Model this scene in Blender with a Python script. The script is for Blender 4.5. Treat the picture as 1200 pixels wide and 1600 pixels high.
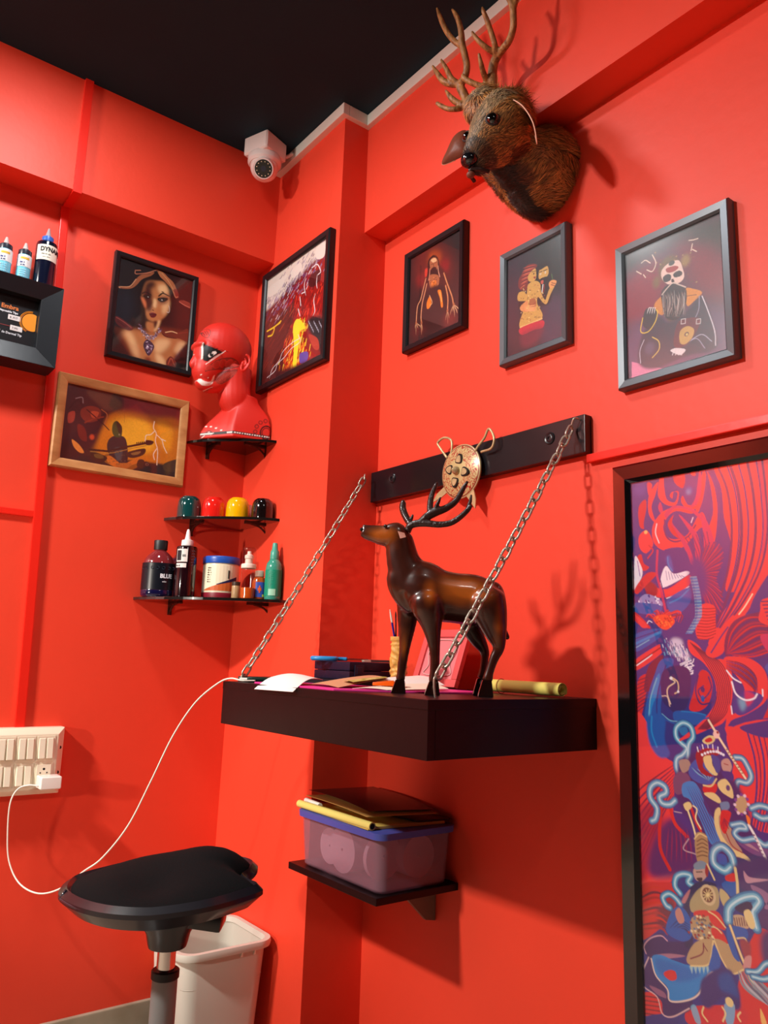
import bpy, bmesh, math, random
import numpy as np
from mathutils import Vector, Matrix, Euler, noise

random.seed(7)
rng = np.random.default_rng(7)
for o in list(bpy.data.objects):
    bpy.data.objects.remove(o)
scene = bpy.context.scene
COL = scene.collection

# ------------------------------------------------------------------ camera
YAW, PITCH, ROLL, FPX = 0.6497, 0.1851, 0.0322, 1231.08
CAM = Vector((0.0, 0.0, 1.01))
FW = Vector((math.sin(YAW) * math.cos(PITCH), math.cos(YAW) * math.cos(PITCH), math.sin(PITCH)))
_r = Vector((math.cos(YAW), -math.sin(YAW), 0))
_u = _r.cross(FW)
RT = _r * math.cos(ROLL) + _u * math.sin(ROLL)
UP = -_r * math.sin(ROLL) + _u * math.cos(ROLL)
cd = bpy.data.cameras.new('camera')
cam = bpy.data.objects.new('camera', cd)
COL.objects.link(cam)
cd.sensor_fit = 'VERTICAL'
cd.sensor_height = 36.0
cd.lens = FPX / 1600 * 36.0
cd.clip_start = 0.02
cam.matrix_world = Matrix(((RT.x, UP.x, -FW.x, CAM.x), (RT.y, UP.y, -FW.y, CAM.y),
                           (RT.z, UP.z, -FW.z, CAM.z), (0, 0, 0, 1)))
scene.camera = cam

def at(px, py, ax, v):
    """the point of the plane <ax> = v that was measured at photo pixel (px, py)"""
    d = FW + RT * ((px - 600) / FPX) - UP * ((py - 800) / FPX)
    i = 'xyz'.index(ax)
    return CAM + d * ((v - CAM[i]) / d[i])

# ------------------------------------------------------------------ light and exposure
scene.view_settings.view_transform = 'Standard'
scene.view_settings.look = 'None'
scene.view_settings.gamma = 1
scene.view_settings.use_curve_mapping = False
scene.view_settings.exposure = 0.0
world = bpy.data.worlds.new('room_air')
scene.world = world
world.use_nodes = True
world.node_tree.nodes['Background'].inputs[0].default_value = (0.9, 0.92, 1.0, 1)
world.node_tree.nodes['Background'].inputs[1].default_value = 0.3

def area(name, loc, target, size, sizey, power, color):
    l = bpy.data.lights.new(name, 'AREA')
    l.shape = 'RECTANGLE'
    l.size = size
    l.size_y = sizey
    l.energy = power
    l.color = color
    o = bpy.data.objects.new(name, l)
    COL.objects.link(o)
    o.location = loc
    o.rotation_euler = (Vector(target) - Vector(loc)).to_track_quat('-Z', 'Y').to_euler()
    return o

area('ceiling_panel_light', (0.37, 1.55, 2.585), (0.37, 1.55, 0), 0.16, 0.16, 10, (0.96, 0.98, 1.0))
area('ceiling_panel_light', (0.35, -0.15, 2.585), (0.35, -0.15, 0), 0.18, 0.18, 4, (1.0, 0.96, 0.9))
area('ceiling_panel_light', (-1.35, 1.52, 2.585), (-0.9, 1.48, 0), 0.2, 0.2, 150, (1.0, 0.96, 0.9))
# a work lamp at the left of the room, aimed at the corner
sl = bpy.data.lights.new('work_lamp', 'SPOT')
sl.energy = 175; sl.color = (1.0, 0.9, 0.78); sl.shadow_soft_size = 0.07
sl.spot_size = math.radians(25); sl.spot_blend = 0.45
so = bpy.data.objects.new('work_lamp', sl)
COL.objects.link(so)
so.location = (-2.3, 0.95, 1.35)
so.rotation_euler = (Vector((0.9, 2.12, 0.85)) - so.location).to_track_quat('-Z', 'Y').to_euler()

# ------------------------------------------------------------------ materials
def lin(c):
    c = c / 255.0
    return c / 12.92 if c <= 0.04045 else ((c + 0.055) / 1.055) ** 2.4

def rgb(c):
    return tuple(lin(v) for v in c[:3]) + (1.0,)

def mat(name, c, rough=0.5, metal=0.0, coat=0.0, spec=0.5, var=0.0, scale=20.0, bump=0.0, bscale=60.0,
        trans=0.0, ior=1.45, stretch=(1, 1, 1), c2=None, sheen=0.0):
    m = bpy.data.materials.new(name)
    m.use_nodes = True
    nt = m.node_tree
    b = nt.nodes['Principled BSDF']
    b.inputs['Base Color'].default_value = rgb(c)
    b.inputs['Roughness'].default_value = rough
    b.inputs['Metallic'].default_value = metal
    b.inputs['Coat Weight'].default_value = coat
    b.inputs['Coat Roughness'].default_value = 0.08
    b.inputs['Specular IOR Level'].default_value = spec
    b.inputs['Transmission Weight'].default_value = trans
    b.inputs['IOR'].default_value = ior
    if sheen:
        b.inputs['Sheen Weight'].default_value = sheen
    tc = nt.nodes.new('ShaderNodeTexCoord')
    mp = nt.nodes.new('ShaderNodeMapping')
    mp.inputs['Scale'].default_value = stretch
    nt.links.new(tc.outputs['Object'], mp.inputs[0])
    if var > 0 or c2:
        n = nt.nodes.new('ShaderNodeTexNoise')
        n.inputs['Scale'].default_value = scale
        n.inputs['Detail'].default_value = 5
        nt.links.new(mp.outputs[0], n.inputs['Vector'])
        r = nt.nodes.new('ShaderNodeValToRGB')
        r.color_ramp.elements[0].position = 0.3
        r.color_ramp.elements[1].position = 0.7
        a = rgb(c)
        if c2:
            d = rgb(c2)
        else:
            d = tuple(min(1, v * (1 + var)) for v in a[:3]) + (1,)
            a = tuple(v * (1 - var) for v in a[:3]) + (1,)
        r.color_ramp.elements[0].color = a
        r.color_ramp.elements[1].color = d
        nt.links.new(n.outputs['Fac'], r.inputs[0])
        nt.links.new(r.outputs[0], b.inputs['Base Color'])
    if bump > 0:
        n2 = nt.nodes.new('ShaderNodeTexNoise')
        n2.inputs['Scale'].default_value = bscale
        n2.inputs['Detail'].default_value = 4
        nt.links.new(mp.outputs[0], n2.inputs['Vector'])
        bp = nt.nodes.new('ShaderNodeBump')
        bp.inputs['Strength'].default_value = bump
        bp.inputs['Distance'].default_value = 0.002
        nt.links.new(n2.outputs['Fac'], bp.inputs['Height'])
        nt.links.new(bp.outputs[0], b.inputs['Normal'])
    return m

def attr_mat(name, rough=0.5, coat=0.0, spec=0.5, attr='col', sheen=0.0):
    m = bpy.data.materials.new(name)
    m.use_nodes = True
    nt = m.node_tree
    b = nt.nodes['Principled BSDF']
    a = nt.nodes.new('ShaderNodeAttribute')
    a.attribute_name = attr
    nt.links.new(a.outputs['Color'], b.inputs['Base Color'])
    b.inputs['Roughness'].default_value = rough
    b.inputs['Coat Weight'].default_value = coat
    b.inputs['Coat Roughness'].default_value = 0.06
    b.inputs['Specular IOR Level'].default_value = spec
    b.inputs['Sheen Weight'].default_value = sheen
    return m

def pane_mat(name, tint=(1, 1, 1), rough=0.03, refl=1.0, ior=1.5):
    """clear glazing: see-through with a fresnel reflection"""
    m = bpy.data.materials.new(name)
    m.use_nodes = True
    nt = m.node_tree
    nt.nodes.remove(nt.nodes['Principled BSDF'])
    out = nt.nodes['Material Output']
    t = nt.nodes.new('ShaderNodeBsdfTransparent')
    t.inputs[0].default_value = tuple(tint) + (1,)
    g = nt.nodes.new('ShaderNodeBsdfGlossy')
    g.inputs['Roughness'].default_value = rough
    g.inputs[0].default_value = (refl, refl, refl, 1)
    lw = nt.nodes.new('ShaderNodeLayerWeight')
    lw.inputs[0].default_value = 0.5
    pw = nt.nodes.new('ShaderNodeMath'); pw.operation = 'POWER'; pw.inputs[1].default_value = 5.0
    fr = nt.nodes.new('ShaderNodeMath'); fr.operation = 'MULTIPLY_ADD'
    fr.inputs[1].default_value = 0.7; fr.inputs[2].default_value = ((ior - 1) / (ior + 1)) ** 2
    nt.links.new(lw.outputs['Facing'], pw.inputs[0]); nt.links.new(pw.outputs[0], fr.inputs[0])
    mx = nt.nodes.new('ShaderNodeMixShader')
    nt.links.new(fr.outputs[0], mx.inputs[0])
    nt.links.new(t.outputs[0], mx.inputs[1])
    nt.links.new(g.outputs[0], mx.inputs[2])
    nt.links.new(mx.outputs[0], out.inputs[0])
    return m

RED = (237, 69, 44)
M = {}
M['red'] = mat('red_wall_paint', RED, 0.5, var=0.05, scale=2.2, bump=0.25, bscale=35)
M['redgloss'] = mat('red_trunking_paint', (235, 40, 26), 0.3, bump=0.2, bscale=25)
M['ceil'] = mat('black_ceiling_paint', (24, 50, 62), 0.75, spec=.25, var=0.1, scale=3)
M['dark'] = mat('bounce_damping_dark_wall', (44, 42, 44), 0.6)  # for the unseen walls, darkened to cut red bounce and reflections
M['floor'] = mat('beige_floor_tile', (170, 160, 140), 0.3, var=0.08, scale=6)
M['skirt'] = mat('beige_skirting_tile', (176, 168, 148), 0.35, c2=(150, 140, 118), scale=9)
M['white'] = mat('white_plastic', (235, 228, 215), 0.3, bump=0.05)
M['cream'] = mat('cream_plastic', (238, 226, 200), 0.28)
M['black'] = mat('black_lacquer', (12, 11, 13), 0.22, coat=0.3)
M['blackm'] = mat('black_satin', (16, 16, 19), 0.45)
M['hole'] = mat('dark_hole', (8, 6, 5), 0.8)
M['steel'] = mat('dull_steel', (190, 182, 165), 0.3, metal=.6, bump=0.15, bscale=120)
M['chrome'] = mat('chrome', (215, 212, 208), 0.12, metal=1.0)
M['glasspane'] = pane_mat('picture_glass', rough=0.04)

# ------------------------------------------------------------------ objects and tags
def tag(o, label=None, cat=None, group=None, kind=None):
    if label: o['label'] = label
    if cat: o['category'] = cat
    if group: o['group'] = group
    if kind: o['kind'] = kind
    return o

def thing(name, label, cat, loc=(0, 0, 0), rotz=0.0, group=None):
    o = bpy.data.objects.new(name, None)
    o.empty_display_size = 0.03
    COL.objects.link(o)
    o.location = loc
    o.rotation_euler = (0, 0, rotz)
    return tag(o, label, cat, group)

def obj(name, bm, m, parent=None, smooth=False, label=None):
    me = bpy.data.meshes.new(name)
    bm.to_mesh(me)
    bm.free()
    o = bpy.data.objects.new(name, me)
    COL.objects.link(o)
    me.materials.append(m)
    if smooth:
        me.polygons.foreach_set('use_smooth', [True] * len(me.polygons))
        if smooth != 'all':
            me.set_sharp_from_angle(angle=math.radians(35))
    if parent: o.parent = parent
    if label: o['label'] = label
    return o

def struct(name, bm, m, **k):
    return tag(obj(name, bm, m, **k), kind='structure')

def copy_tree(o, parent=None):
    c = o.copy()
    COL.objects.link(c)
    if parent: c.parent = parent
    for ch in [x for x in bpy.data.objects if x.parent == o]:
        copy_tree(ch, c)
    return c

# ------------------------------------------------------------------ shape helpers (each adds to a bmesh)
def NB(): return bmesh.new()

def box(bm, lo, hi, bev=0.0, seg=2, rot=None, about=None):
    r = bmesh.ops.create_cube(bm, size=1.0)
    vs = r['verts']
    c = [(a + b) / 2 for a, b in zip(lo, hi)]
    s = [abs(b - a) for a, b in zip(lo, hi)]
    for v in vs:
        v.co = Vector((v.co.x * s[0] + c[0], v.co.y * s[1] + c[1], v.co.z * s[2] + c[2]))
    if rot is not None:
        a = Vector(about if about is not None else c)
        for v in vs: v.co = rot @ (v.co - a) + a
    if bev > 0:
        es = list({e for v in vs for e in v.link_edges})
        bmesh.ops.bevel(bm, geom=es, offset=bev, segments=seg, profile=0.7, affect='EDGES')
    return bm

def hexa(bm, b, t, bev=0.0):
    """solid from four bottom points and four top points"""
    vb = [bm.verts.new(p) for p in b]
    vt = [bm.verts.new(p) for p in t]
    n = len(b)
    bm.faces.new(vb[::-1]); bm.faces.new(vt)
    for i in range(n):
        bm.faces.new((vb[i], vb[(i + 1) % n], vt[(i + 1) % n], vt[i]))
    fs = list({f for v in vb + vt for f in v.link_faces})
    bmesh.ops.recalc_face_normals(bm, faces=fs)
    if bev > 0:
        es = list({e for v in vb + vt for e in v.link_edges})
        bmesh.ops.bevel(bm, geom=es, offset=bev, segments=2, profile=0.7, affect='EDGES')
    return bm

def prism(bm, pts, axis, a, b, bev=0.0):
    """polygon pts (2D) extruded from a to b along an axis"""
    def mk(p, v):
        if axis == 'z': return (p[0], p[1], v)
        if axis == 'y': return (p[0], v, p[1])
        return (v, p[0], p[1])
    return hexa(bm, [mk(p, a) for p in pts], [mk(p, b) for p in pts], bev)

def lathe(bm, prof, n=32, c=(0, 0, 0), axis='z', caps=True):
    rings = []
    for r, h in prof:
        ring = []
        for i in range(n):
            t = 2 * math.pi * i / n
            x, y = r * math.cos(t), r * math.sin(t)
            p = {'z': (x, y, h), 'y': (x, h, y), 'x': (h, x, y)}[axis]
            ring.append(bm.verts.new(Vector(p) + Vector(c)))
        rings.append(ring)
    fs = []
    for a, b in zip(rings, rings[1:]):
        for i in range(n):
            fs.append(bm.faces.new((a[i], a[(i + 1) % n], b[(i + 1) % n], b[i])))
    if caps:
        fs.append(bm.faces.new(rings[0][::-1])); fs.append(bm.faces.new(rings[-1]))
    bmesh.ops.recalc_face_normals(bm, faces=fs)
    return bm

def cyl(bm, a, b, r, n=20, r2=None, caps=True):
    a, b = Vector(a), Vector(b)
    d = (b - a).normalized()
    u = d.orthogonal().normalized(); v = d.cross(u)
    r2 = r if r2 is None else r2
    R = []
    for c, rr in ((a, r), (b, r2)):
        R.append([bm.verts.new(c + (u * math.cos(2 * math.pi * i / n) + v * math.sin(2 * math.pi * i / n)) * rr) for i in range(n)])
    fs = [bm.faces.new((R[0][i], R[0][(i + 1) % n], R[1][(i + 1) % n], R[1][i])) for i in range(n)]
    if caps:
        fs += [bm.faces.new(R[0][::-1]), bm.faces.new(R[1])]
    bmesh.ops.recalc_face_normals(bm, faces=fs)
    return bm

def crom(pts, sub=8, closed=False):
    P = [np.array(p, float) for p in pts]
    n = len(P)
    if n < 3: return P
    out = []
    rngi = range(n) if closed else range(n - 1)
    for i in rngi:
        if closed:
            p0, p1, p2, p3 = P[(i - 1) % n], P[i], P[(i + 1) % n], P[(i + 2) % n]
        else:
            p1, p2 = P[i], P[i + 1]
            p0 = P[i - 1] if i > 0 else 2 * p1 - p2
            p3 = P[i + 2] if i + 2 < n else 2 * p2 - p1
        for k in range(sub):
            t = k / sub
            out.append(0.5 * (2 * p1 + (p2 - p0) * t + (2 * p0 - 5 * p1 + 4 * p2 - p3) * t * t + (3 * p1 - p0 - 3 * p2 + p3) * t ** 3))
    if not closed: out.append(P[-1])
    return out

def tube(bm, pts, r=0.01, n=12, sub=6, closed=False, smooth=True, flat=1.0, up=None):
    """tube through pts; a point may carry its own radius as 4th value; flat squashes the section"""
    P = [tuple(p) + ((r,) if len(p) == 3 else ()) for p in pts]
    Q = crom(P, sub, closed) if smooth else [np.array(p, float) for p in P]
    m = len(Q)
    prev = None
    rings = []
    for i, q in enumerate(Q):
        a = Q[(i - 1) % m] if (closed or i > 0) else q
        b = Q[(i + 1) % m] if (closed or i < m - 1) else q
        d = Vector(b[:3] - a[:3])
        if d.length < 1e-9: d = Vector((0, 0, 1))
        d.normalize()
        if up is not None:
            u = d.cross(Vector(up))
            if u.length < 1e-4: u = d.orthogonal()
            u.normalize()
        elif prev is None:
            u = d.orthogonal().normalized()
        else:
            u = prev - d * prev.dot(d)
            u = u.normalized() if u.length > 1e-6 else d.orthogonal().normalized()
        prev = u
        v = d.cross(u)
        c = Vector(q[:3]); rr = max(float(q[3]), 1e-5)
        rings.append([bm.verts.new(c + (u * math.cos(2 * math.pi * k / n) + v * (flat * math.sin(2 * math.pi * k / n))) * rr) for k in range(n)])
    fs = []
    for i in range(m if closed else m - 1):
        A, B = rings[i], rings[(i + 1) % m]
        for k in range(n):
            fs.append(bm.faces.new((A[k], A[(k + 1) % n], B[(k + 1) % n], B[k])))
    if not closed:
        fs.append(bm.faces.new(rings[0][::-1])); fs.append(bm.faces.new(rings[-1]))
    bmesh.ops.recalc_face_normals(bm, faces=fs)
    return bm

def ball(bm, c, r, u=20, v=12, rot=None):
    """ellipsoid: r is a number or three radii"""
    if not hasattr(r, '__len__'): r = (r, r, r)
    res = bmesh.ops.create_uvsphere(bm, u_segments=u, v_segments=v, radius=1.0)
    for w in res['verts']:
        p = Vector((w.co.x * r[0], w.co.y * r[1], w.co.z * r[2]))
        if rot is not None: p = rot @ p
        w.co = p + Vector(c)
    return bm

def fused(name, bm, m, parent=None, voxel=0.004, smooth=6, fac=0.5, label=None):
    """melts overlapping closed shapes into one continuous skin"""
    me = bpy.data.meshes.new(name)
    bm.to_mesh(me); bm.free()
    t = bpy.data.objects.new('tmp', me)
    COL.objects.link(t)
    a = t.modifiers.new('r', 'REMESH'); a.mode = 'VOXEL'; a.voxel_size = voxel
    if smooth:
        s = t.modifiers.new('s', 'SMOOTH'); s.iterations = smooth; s.factor = fac
    dg = bpy.context.evaluated_depsgraph_get()
    me2 = bpy.data.meshes.new_from_object(t.evaluated_get(dg))
    bpy.data.objects.remove(t)
    me2.name = name
    me2.materials.clear(); me2.materials.append(m)
    me2.polygons.foreach_set('use_smooth', [True] * len(me2.polygons))
    o = bpy.data.objects.new(name, me2)
    COL.objects.link(o)
    if parent: o.parent = parent
    if label: o['label'] = label
    return o

def text_obj(name, s, size, m, parent, loc, rot=(math.pi / 2, 0, 0), depth=0.0003, align='LEFT', bend=None, sx=1.0, bold=0.0):
    """raised lettering as a mesh; bend = radius wraps it round a bottle (local -Y side)"""
    cu = bpy.data.curves.new(name, 'FONT')
    cu.body = s; cu.size = size; cu.extrude = depth; cu.align_x = align; cu.offset = bold
    cu.resolution_u = 2
    t = bpy.data.objects.new('tmp', cu)
    COL.objects.link(t)
    dg = bpy.context.evaluated_depsgraph_get()
    me = bpy.data.meshes.new_from_object(t.evaluated_get(dg))
    bpy.data.objects.remove(t)
    R = Euler(rot).to_matrix()
    for v in me.vertices:
        p = Vector((v.co.x * sx, v.co.y, v.co.z))
        if bend:
            a = p.x / bend[0] + bend[1]
            rr = bend[0] + p.z + 0.0002
            v.co = Vector((math.sin(a) * rr, -math.cos(a) * rr, p.y)) + Vector(loc)
        else:
            v.co = R @ p + Vector(loc)
    me.name = name
    me.materials.clear(); me.materials.append(m)
    o = bpy.data.objects.new(name, me)
    COL.objects.link(o)
    if parent: o.parent = parent
    return o
# ================================================================== the room
YA, XC, YP, XB, H = 2.2, 1.1157, 1.7204, 1.2807, 2.593     # left wall, pillar face, pillar step, right wall, ceiling
ZBA, YBA = 2.2528, 2.1027                                   # beam on the left wall
ZBB, XBB = 2.2243, 1.2034                                   # beam on the right wall
X0, Y0 = -2.6, -2.4
TT, TB, XT, TY0, TY1 = 0.9488, 0.8535, 0.852, 0.988, 1.7204  # the wall desk
RZ = -math.pi / 2                                           # things on the right-hand walls face -x

struct('floor', box(NB(), (X0, Y0, -0.05), (XB + 0.1, YA + 0.1, 0)), M['floor'])
struct('ceiling', box(NB(), (X0 - .1, Y0 - .1, H), (XB + 0.1, YA + 0.1, H + 0.05)), M['ceil'])
struct('wall_left', box(NB(), (X0, YA, 0), (XB + 0.1, YA + 0.1, H)), M['red'])
struct('wall_right', box(NB(), (XB, Y0, 0), (XB + 0.1, YA, H)), M['red'])
struct('wall_back', box(NB(), (X0 - .1, Y0 - 0.1, 0), (XB + 0.1, Y0, H)), M['dark'])
struct('wall_far_left', box(NB(), (X0 - 0.1, Y0, 0), (X0, YA, H)), M['dark'])
bm = NB()
hexa(bm, [(XC - .008, YP, 0), (XB + .01, YP, 0), (XB + .01, YA + .01, 0), (XC - .022, YA + .01, 0)],
     [(XC + .004, YP, H), (XB + .01, YP, H), (XB + .01, YA + .01, H), (XC + .010, YA + .01, H)])
struct('pillar', bm, M['red'])
struct('beam_left', box(NB(), (X0, YBA, ZBA), (XC + .02, YA + .02, H)), M['red'])
struct('beam_right', box(NB(), (XBB, Y0, ZBB), (XB + .02, YP + .02, H)), M['red'])
bm = NB(); box(bm, (X0, YA - 0.012, 0), (XC - .01, YA + .01, 0.1), 0.003)
struct('baseboard_left', bm, M['skirt'])

# white cable trunking under the ceiling, three lengths with mitred ends
TH, TD = 0.036, 0.016
for n, (lo, hi) in enumerate([((XC - TD + .002, YP - TD, H - TH), (XC + .008, 2.10, H - .001)),
                              ((XC + .008, YP - TD, H - TH), (XBB - TD, YP + .006, H - .001)),
                              ((XBB - TD, Y0, H - TH), (XBB + .006, YP + .006, H - .001))]):
    bm = NB(); box(bm, lo, hi, 0.002)
    struct('trim_%d' % (n + 1), bm, M['white'])
# red painted trunking: down the beam, under it, down the wall
bm = NB()
xa = 0.488
prism(bm, [(YBA - .010, H), (YBA - .010, ZBA - .010), (YA + .002, ZBA - .010), (YA + .002, ZBA + .003), (YBA + .003, ZBA + .003), (YBA + .003, H)], 'x', xa, xa + .022)
hexa(bm, [(xa + .030, YA - .010, .80), (xa + .054, YA - .010, .80), (xa + .054, YA + .004, .80), (xa + .030, YA + .004, .80)],
     [(xa - .004, YA - .010, ZBA - .0098), (xa + .018, YA - .010, ZBA - .0098), (xa + .018, YA + .004, ZBA - .0098), (xa - .004, YA + .004, ZBA - .0098)], .002)
struct('trim_4', bm, M['redgloss'])
bm = NB(); box(bm, (-1.2, YA - .009, 1.350), (xa + .024, YA + .004, 1.367), .002)
struct('trim_5', bm, M['redgloss'])
bm = NB(); box(bm, (XB - .014, -.6, 1.417), (XB + .004, .992, 1.434), .002)
struct('trim_6', bm, M['redgloss'])

# ------------------------------------------------------------------ switchboard
t = thing('switchboard', 'cream surface-mounted switchboard with rows of rocker switches and a socket, low on the left wall', 'switchboard', (0.635, YA, 0.650))
bm = NB()
W = 0.46
hexa(bm, [(-W, 0, 0), (0, 0, 0), (0, 0, .163), (-W, 0, .163)], [(-W, -.030, 0.0), (0.0, -.030, 0.0), (0.0, -.030, .163), (-W, -.030, .163)], .003)
obj('back_box', bm, M['cream'], t, smooth=True)
bm = NB()
hexa(bm, [(-W, -.030, 0.0), (0, -.030, 0.0), (0, -.030, .163), (-W, -.030, .163)],
     [(-W, -.044, .014), (-.017, -.044, .014), (-.017, -.044, .147), (-W, -.044, .147)], .002)
obj('front_plate', bm, M['cream'], t, smooth=True)
sw = mat('rocker_plastic', (240, 230, 206), 0.22)
def module(x0, x1, z0, z1, n=2):
    fr = obj('module_frame', box(NB(), (x0, -.0455, z0), (x1, -.043, z1), .001), M['cream'], t)
    if n == 0: return fr
    w = (x1 - x0 - .006) / n
    for i in range(n):
        a = x0 + .003 + i * w + .0015; b = a + w - .003
        bm = NB()
        hexa(bm, [(a, -.045, z0 + .005), (b, -.045, z0 + .005), (b, -.045, z1 - .005), (a, -.045, z1 - .005)],
             [(a + .001, -.053, z0 + .006), (b - .001, -.053, z0 + .006), (b - .001, -.047, z1 - .006), (a + .001, -.047, z1 - .006)], .0008)
        obj('rocker_switch', bm, sw, fr)
for k in range(5):
    x1 = -.0245 - k * .047
    module(x1 - .044, x1, .083, .143)
    if k: module(x1 - .044, x1, .020, .078)
sk = module(-.0245 - .044, -.0245, .020, .078, 0)
bm = NB(); box(bm, (-.064, -.048, .024), (-.029, -.045, .074), .001)
obj('socket', bm, sw, sk)
for i, (x, z, r) in enumerate([(-.0465, .063, .0030), (-.0545, .054, .0018), (-.0385, .054, .0018)]):
    obj('socket_hole', cyl(NB(), (x, -.0475, z), (x, -.0483, z), r, 14), M['hole'], sk)
for z in (.113, .052):
    obj('screw', cyl(NB(), (-.0105, -.030, z), (-.0105, -.0385, z), .0042, 14), M['hole'], t)

# the phone charger pushed in that socket and its long lead
t = thing('charger_plug', 'small white charger cube plugged into the socket of the switchboard', 'charger', (0.635, YA, 0.650))
bm = NB(); box(bm, (-.064, -.098, .020), (-.014, -.052, .050), .005, 3)
obj('plug_body', bm, mat('charger_white', (245, 240, 232), .2), t, smooth=True)
bm = NB(); box(bm, (-.054, -.054, .028), (-.034, -.0475, .044), .001)
obj('plug_face', bm, M['white'], t)
p = lambda a, b, y: tuple(at(a, b, 'y', y))
cab = [p(60, 1228, 2.12), p(45, 1227, 2.13), p(28, 1233, 2.142), p(16, 1255, 2.142), p(12, 1300, 2.150), p(14, 1345, 2.15), p(30, 1380, 2.12),
       p(60, 1396, 2.05), p(95, 1388, 1.98), p(130, 1362, 1.93), p(160, 1340, 1.9), p(200, 1290, 1.86), p(235, 1222, 1.83),
       p(270, 1150, 1.80), p(305, 1098, 1.77), p(340, 1068, 1.72), p(360, 1060, 1.69)]
e = at(378, 1057, 'y', 1.66)
cab.append((e.x, e.y, TT + .004))
cab.append((e.x + .03, e.y - .01, TT + .004))
bm = NB(); tube(bm, cab, .0019, 8, 8)
tag(obj('charging_cable', bm, mat('cable_white', (240, 232, 218), .4), smooth='all'), 'long thin white cable hanging from the charger plug up to the desk', 'cable')
# ================================================================== wall desk, plank and chains
t = thing('wall_desk', 'thick black wall-mounted desk slab held up by two chains', 'desk', (XT, TY0, TB))
L, D, HT = TY1 - TY0, XB - XT, TT - TB
tape = mat('black_desk_laminate', (15, 9, 11), 0.38, bump=0.3, bscale=18, spec=.3)
obj('top_panel', box(NB(), (-.001, -.001, HT - .017), (D, L, HT), .0015), tape, t)
obj('long_apron', box(NB(), (0, 0, 0), (.016, L, HT - .016), .001), tape, t)
obj('side_apron', box(NB(), (.0165, 0, 0), (D, .016, HT - .0165), .001), tape, t)
obj('bottom_panel', box(NB(), (.0165, .0165, .001), (D, L, .012)), tape, t)

t = thing('wall_plank', 'long black painted plank screwed flat across the right wall', 'plank', (XB, 1.354, 1.478))
bm = NB()
hexa(bm, [(-.022, -.366, -.041), (0, -.366, -.041), (0, .366, -.044), (-.022, .366, -.044)],
     [(-.022, -.366, .040), (0, -.366, .040), (0, .366, .040), (-.022, .366, .040)], .0015)
plank_m = mat('black_plank_paint', (15, 16, 21), 0.28, bump=0.35, bscale=9, stretch=(1, .25, 3), coat=.2)
obj('plank_board', bm, plank_m, t)
for px, py in ((613, 747), (859, 685)):
    q = at(px, py, 'x', XB - .022) - t.location
    bm = NB()
    lathe(bm, [(.0135, 0), (.0135, -.0015), (.0115, -.0030), (.0085, -.0022), (.0075, -.0028), (.0040, -.0028), (.0036, -.0006), (.0001, -.0006)], 28, (q.x, q.y, q.z), 'x')
    obj('bolt', bm, mat('bolt_black', (24, 24, 28), .3), t, smooth=True)

def link_mesh(name, pitch=.0246, d=.0050, wd=.0205):
    Lo = pitch + 2 * d; hw = (wd - d) / 2; hl = (Lo - d) / 2
    pts = []
    for s in (1, -1):
        for k in range(9):
            a = math.pi * k / 8
            pts.append((s * math.cos(a) * hw, 0, s * (hl - hw) + s * math.sin(a) * hw))
    bm = NB(); tube(bm, pts, d / 2, 8, 1, closed=True, smooth=False, up=(0, 1, 0))
    me = bpy.data.meshes.new(name); bm.to_mesh(me); bm.free()
    me.polygons.foreach_set('use_smooth', [True] * len(me.polygons))
    me.materials.append(M['steel'])
    return me
LINK = link_mesh('chain_link')

def chain(name, a, b, label, hook_top, hook_bot, sag=.006, group='chains holding the wall desk'):
    a, b = Vector(a), Vector(b)
    t = thing(name, label, 'chain', a, 0, group)
    n = max(3, round((b - a).length / .0246))
    pts = []
    for i in range(n + 1):
        f = i / n
        p = (b - a) * f; p.z -= sag * 4 * f * (1 - f)
        pts.append(p)
    for i in range(n):
        p, q = pts[i], pts[i + 1]
        d = (q - p).normalized()
        side = d.cross(Vector((.6, .8, 0))).normalized()
        nrm = d.cross(side)
        ang = math.radians(45 + (90 if i % 2 else 0) + random.uniform(-9, 9))
        x = side * math.cos(ang) + nrm * math.sin(ang)
        y = d.cross(x)
        o = bpy.data.objects.new('chain_link', LINK)
        COL.objects.link(o)
        o.parent = t
        R = Matrix((x, y, d)).transposed().to_4x4()
        R.translation = (p + q) / 2
        o.matrix_local = R
    bm = NB(); tube(bm, [tuple(Vector(v) - a) for v in hook_top], .002, 8, 6)
    obj('hook', bm, M['steel'], t, smooth='all')
    bm = NB(); tube(bm, [tuple(Vector(v) - a) for v in hook_bot], .002, 8, 6)
    obj('hook', bm, M['steel'], t, smooth='all')
    return t

ca = Vector((.888, 1.690, TT + .016)); cb = at(569, 748, 'y', 1.700)
chain('chain', ca, cb, 'steel chain left of the deer statue, rising from the desk to the pillar', 
      [cb + Vector((-.002, -.004, -.004)), cb + Vector((.0, -.002, .010)), cb + Vector((.006, .006, .012)), cb + Vector((.012, .022, .004))],
      [ca + Vector((.004, 0, .002)), ca + Vector((-.004, .002, -.002)), ca + Vector((-.004, .0, -.010)), ca + Vector((.001, 0, -.020))])
ca = at(684, 1058, 'y', 1.035); cb = at(893, 668, 'x', XB - .034)
chain('chain', ca, cb, 'steel chain crossing in front of the deer statue, up to the plank', 
      [cb + Vector((0, 0, -.004)), cb + Vector((-.002, -.004, .010)), cb + Vector((.0, -.010, .018)), cb + Vector((.020, -.014, .014))],
      [ca + Vector((.004, 0, .002)), ca + Vector((-.006, .002, -.002)), (ca.x - .006, ca.y, TT + .006), (ca.x, ca.y, TT - .008)])

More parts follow.
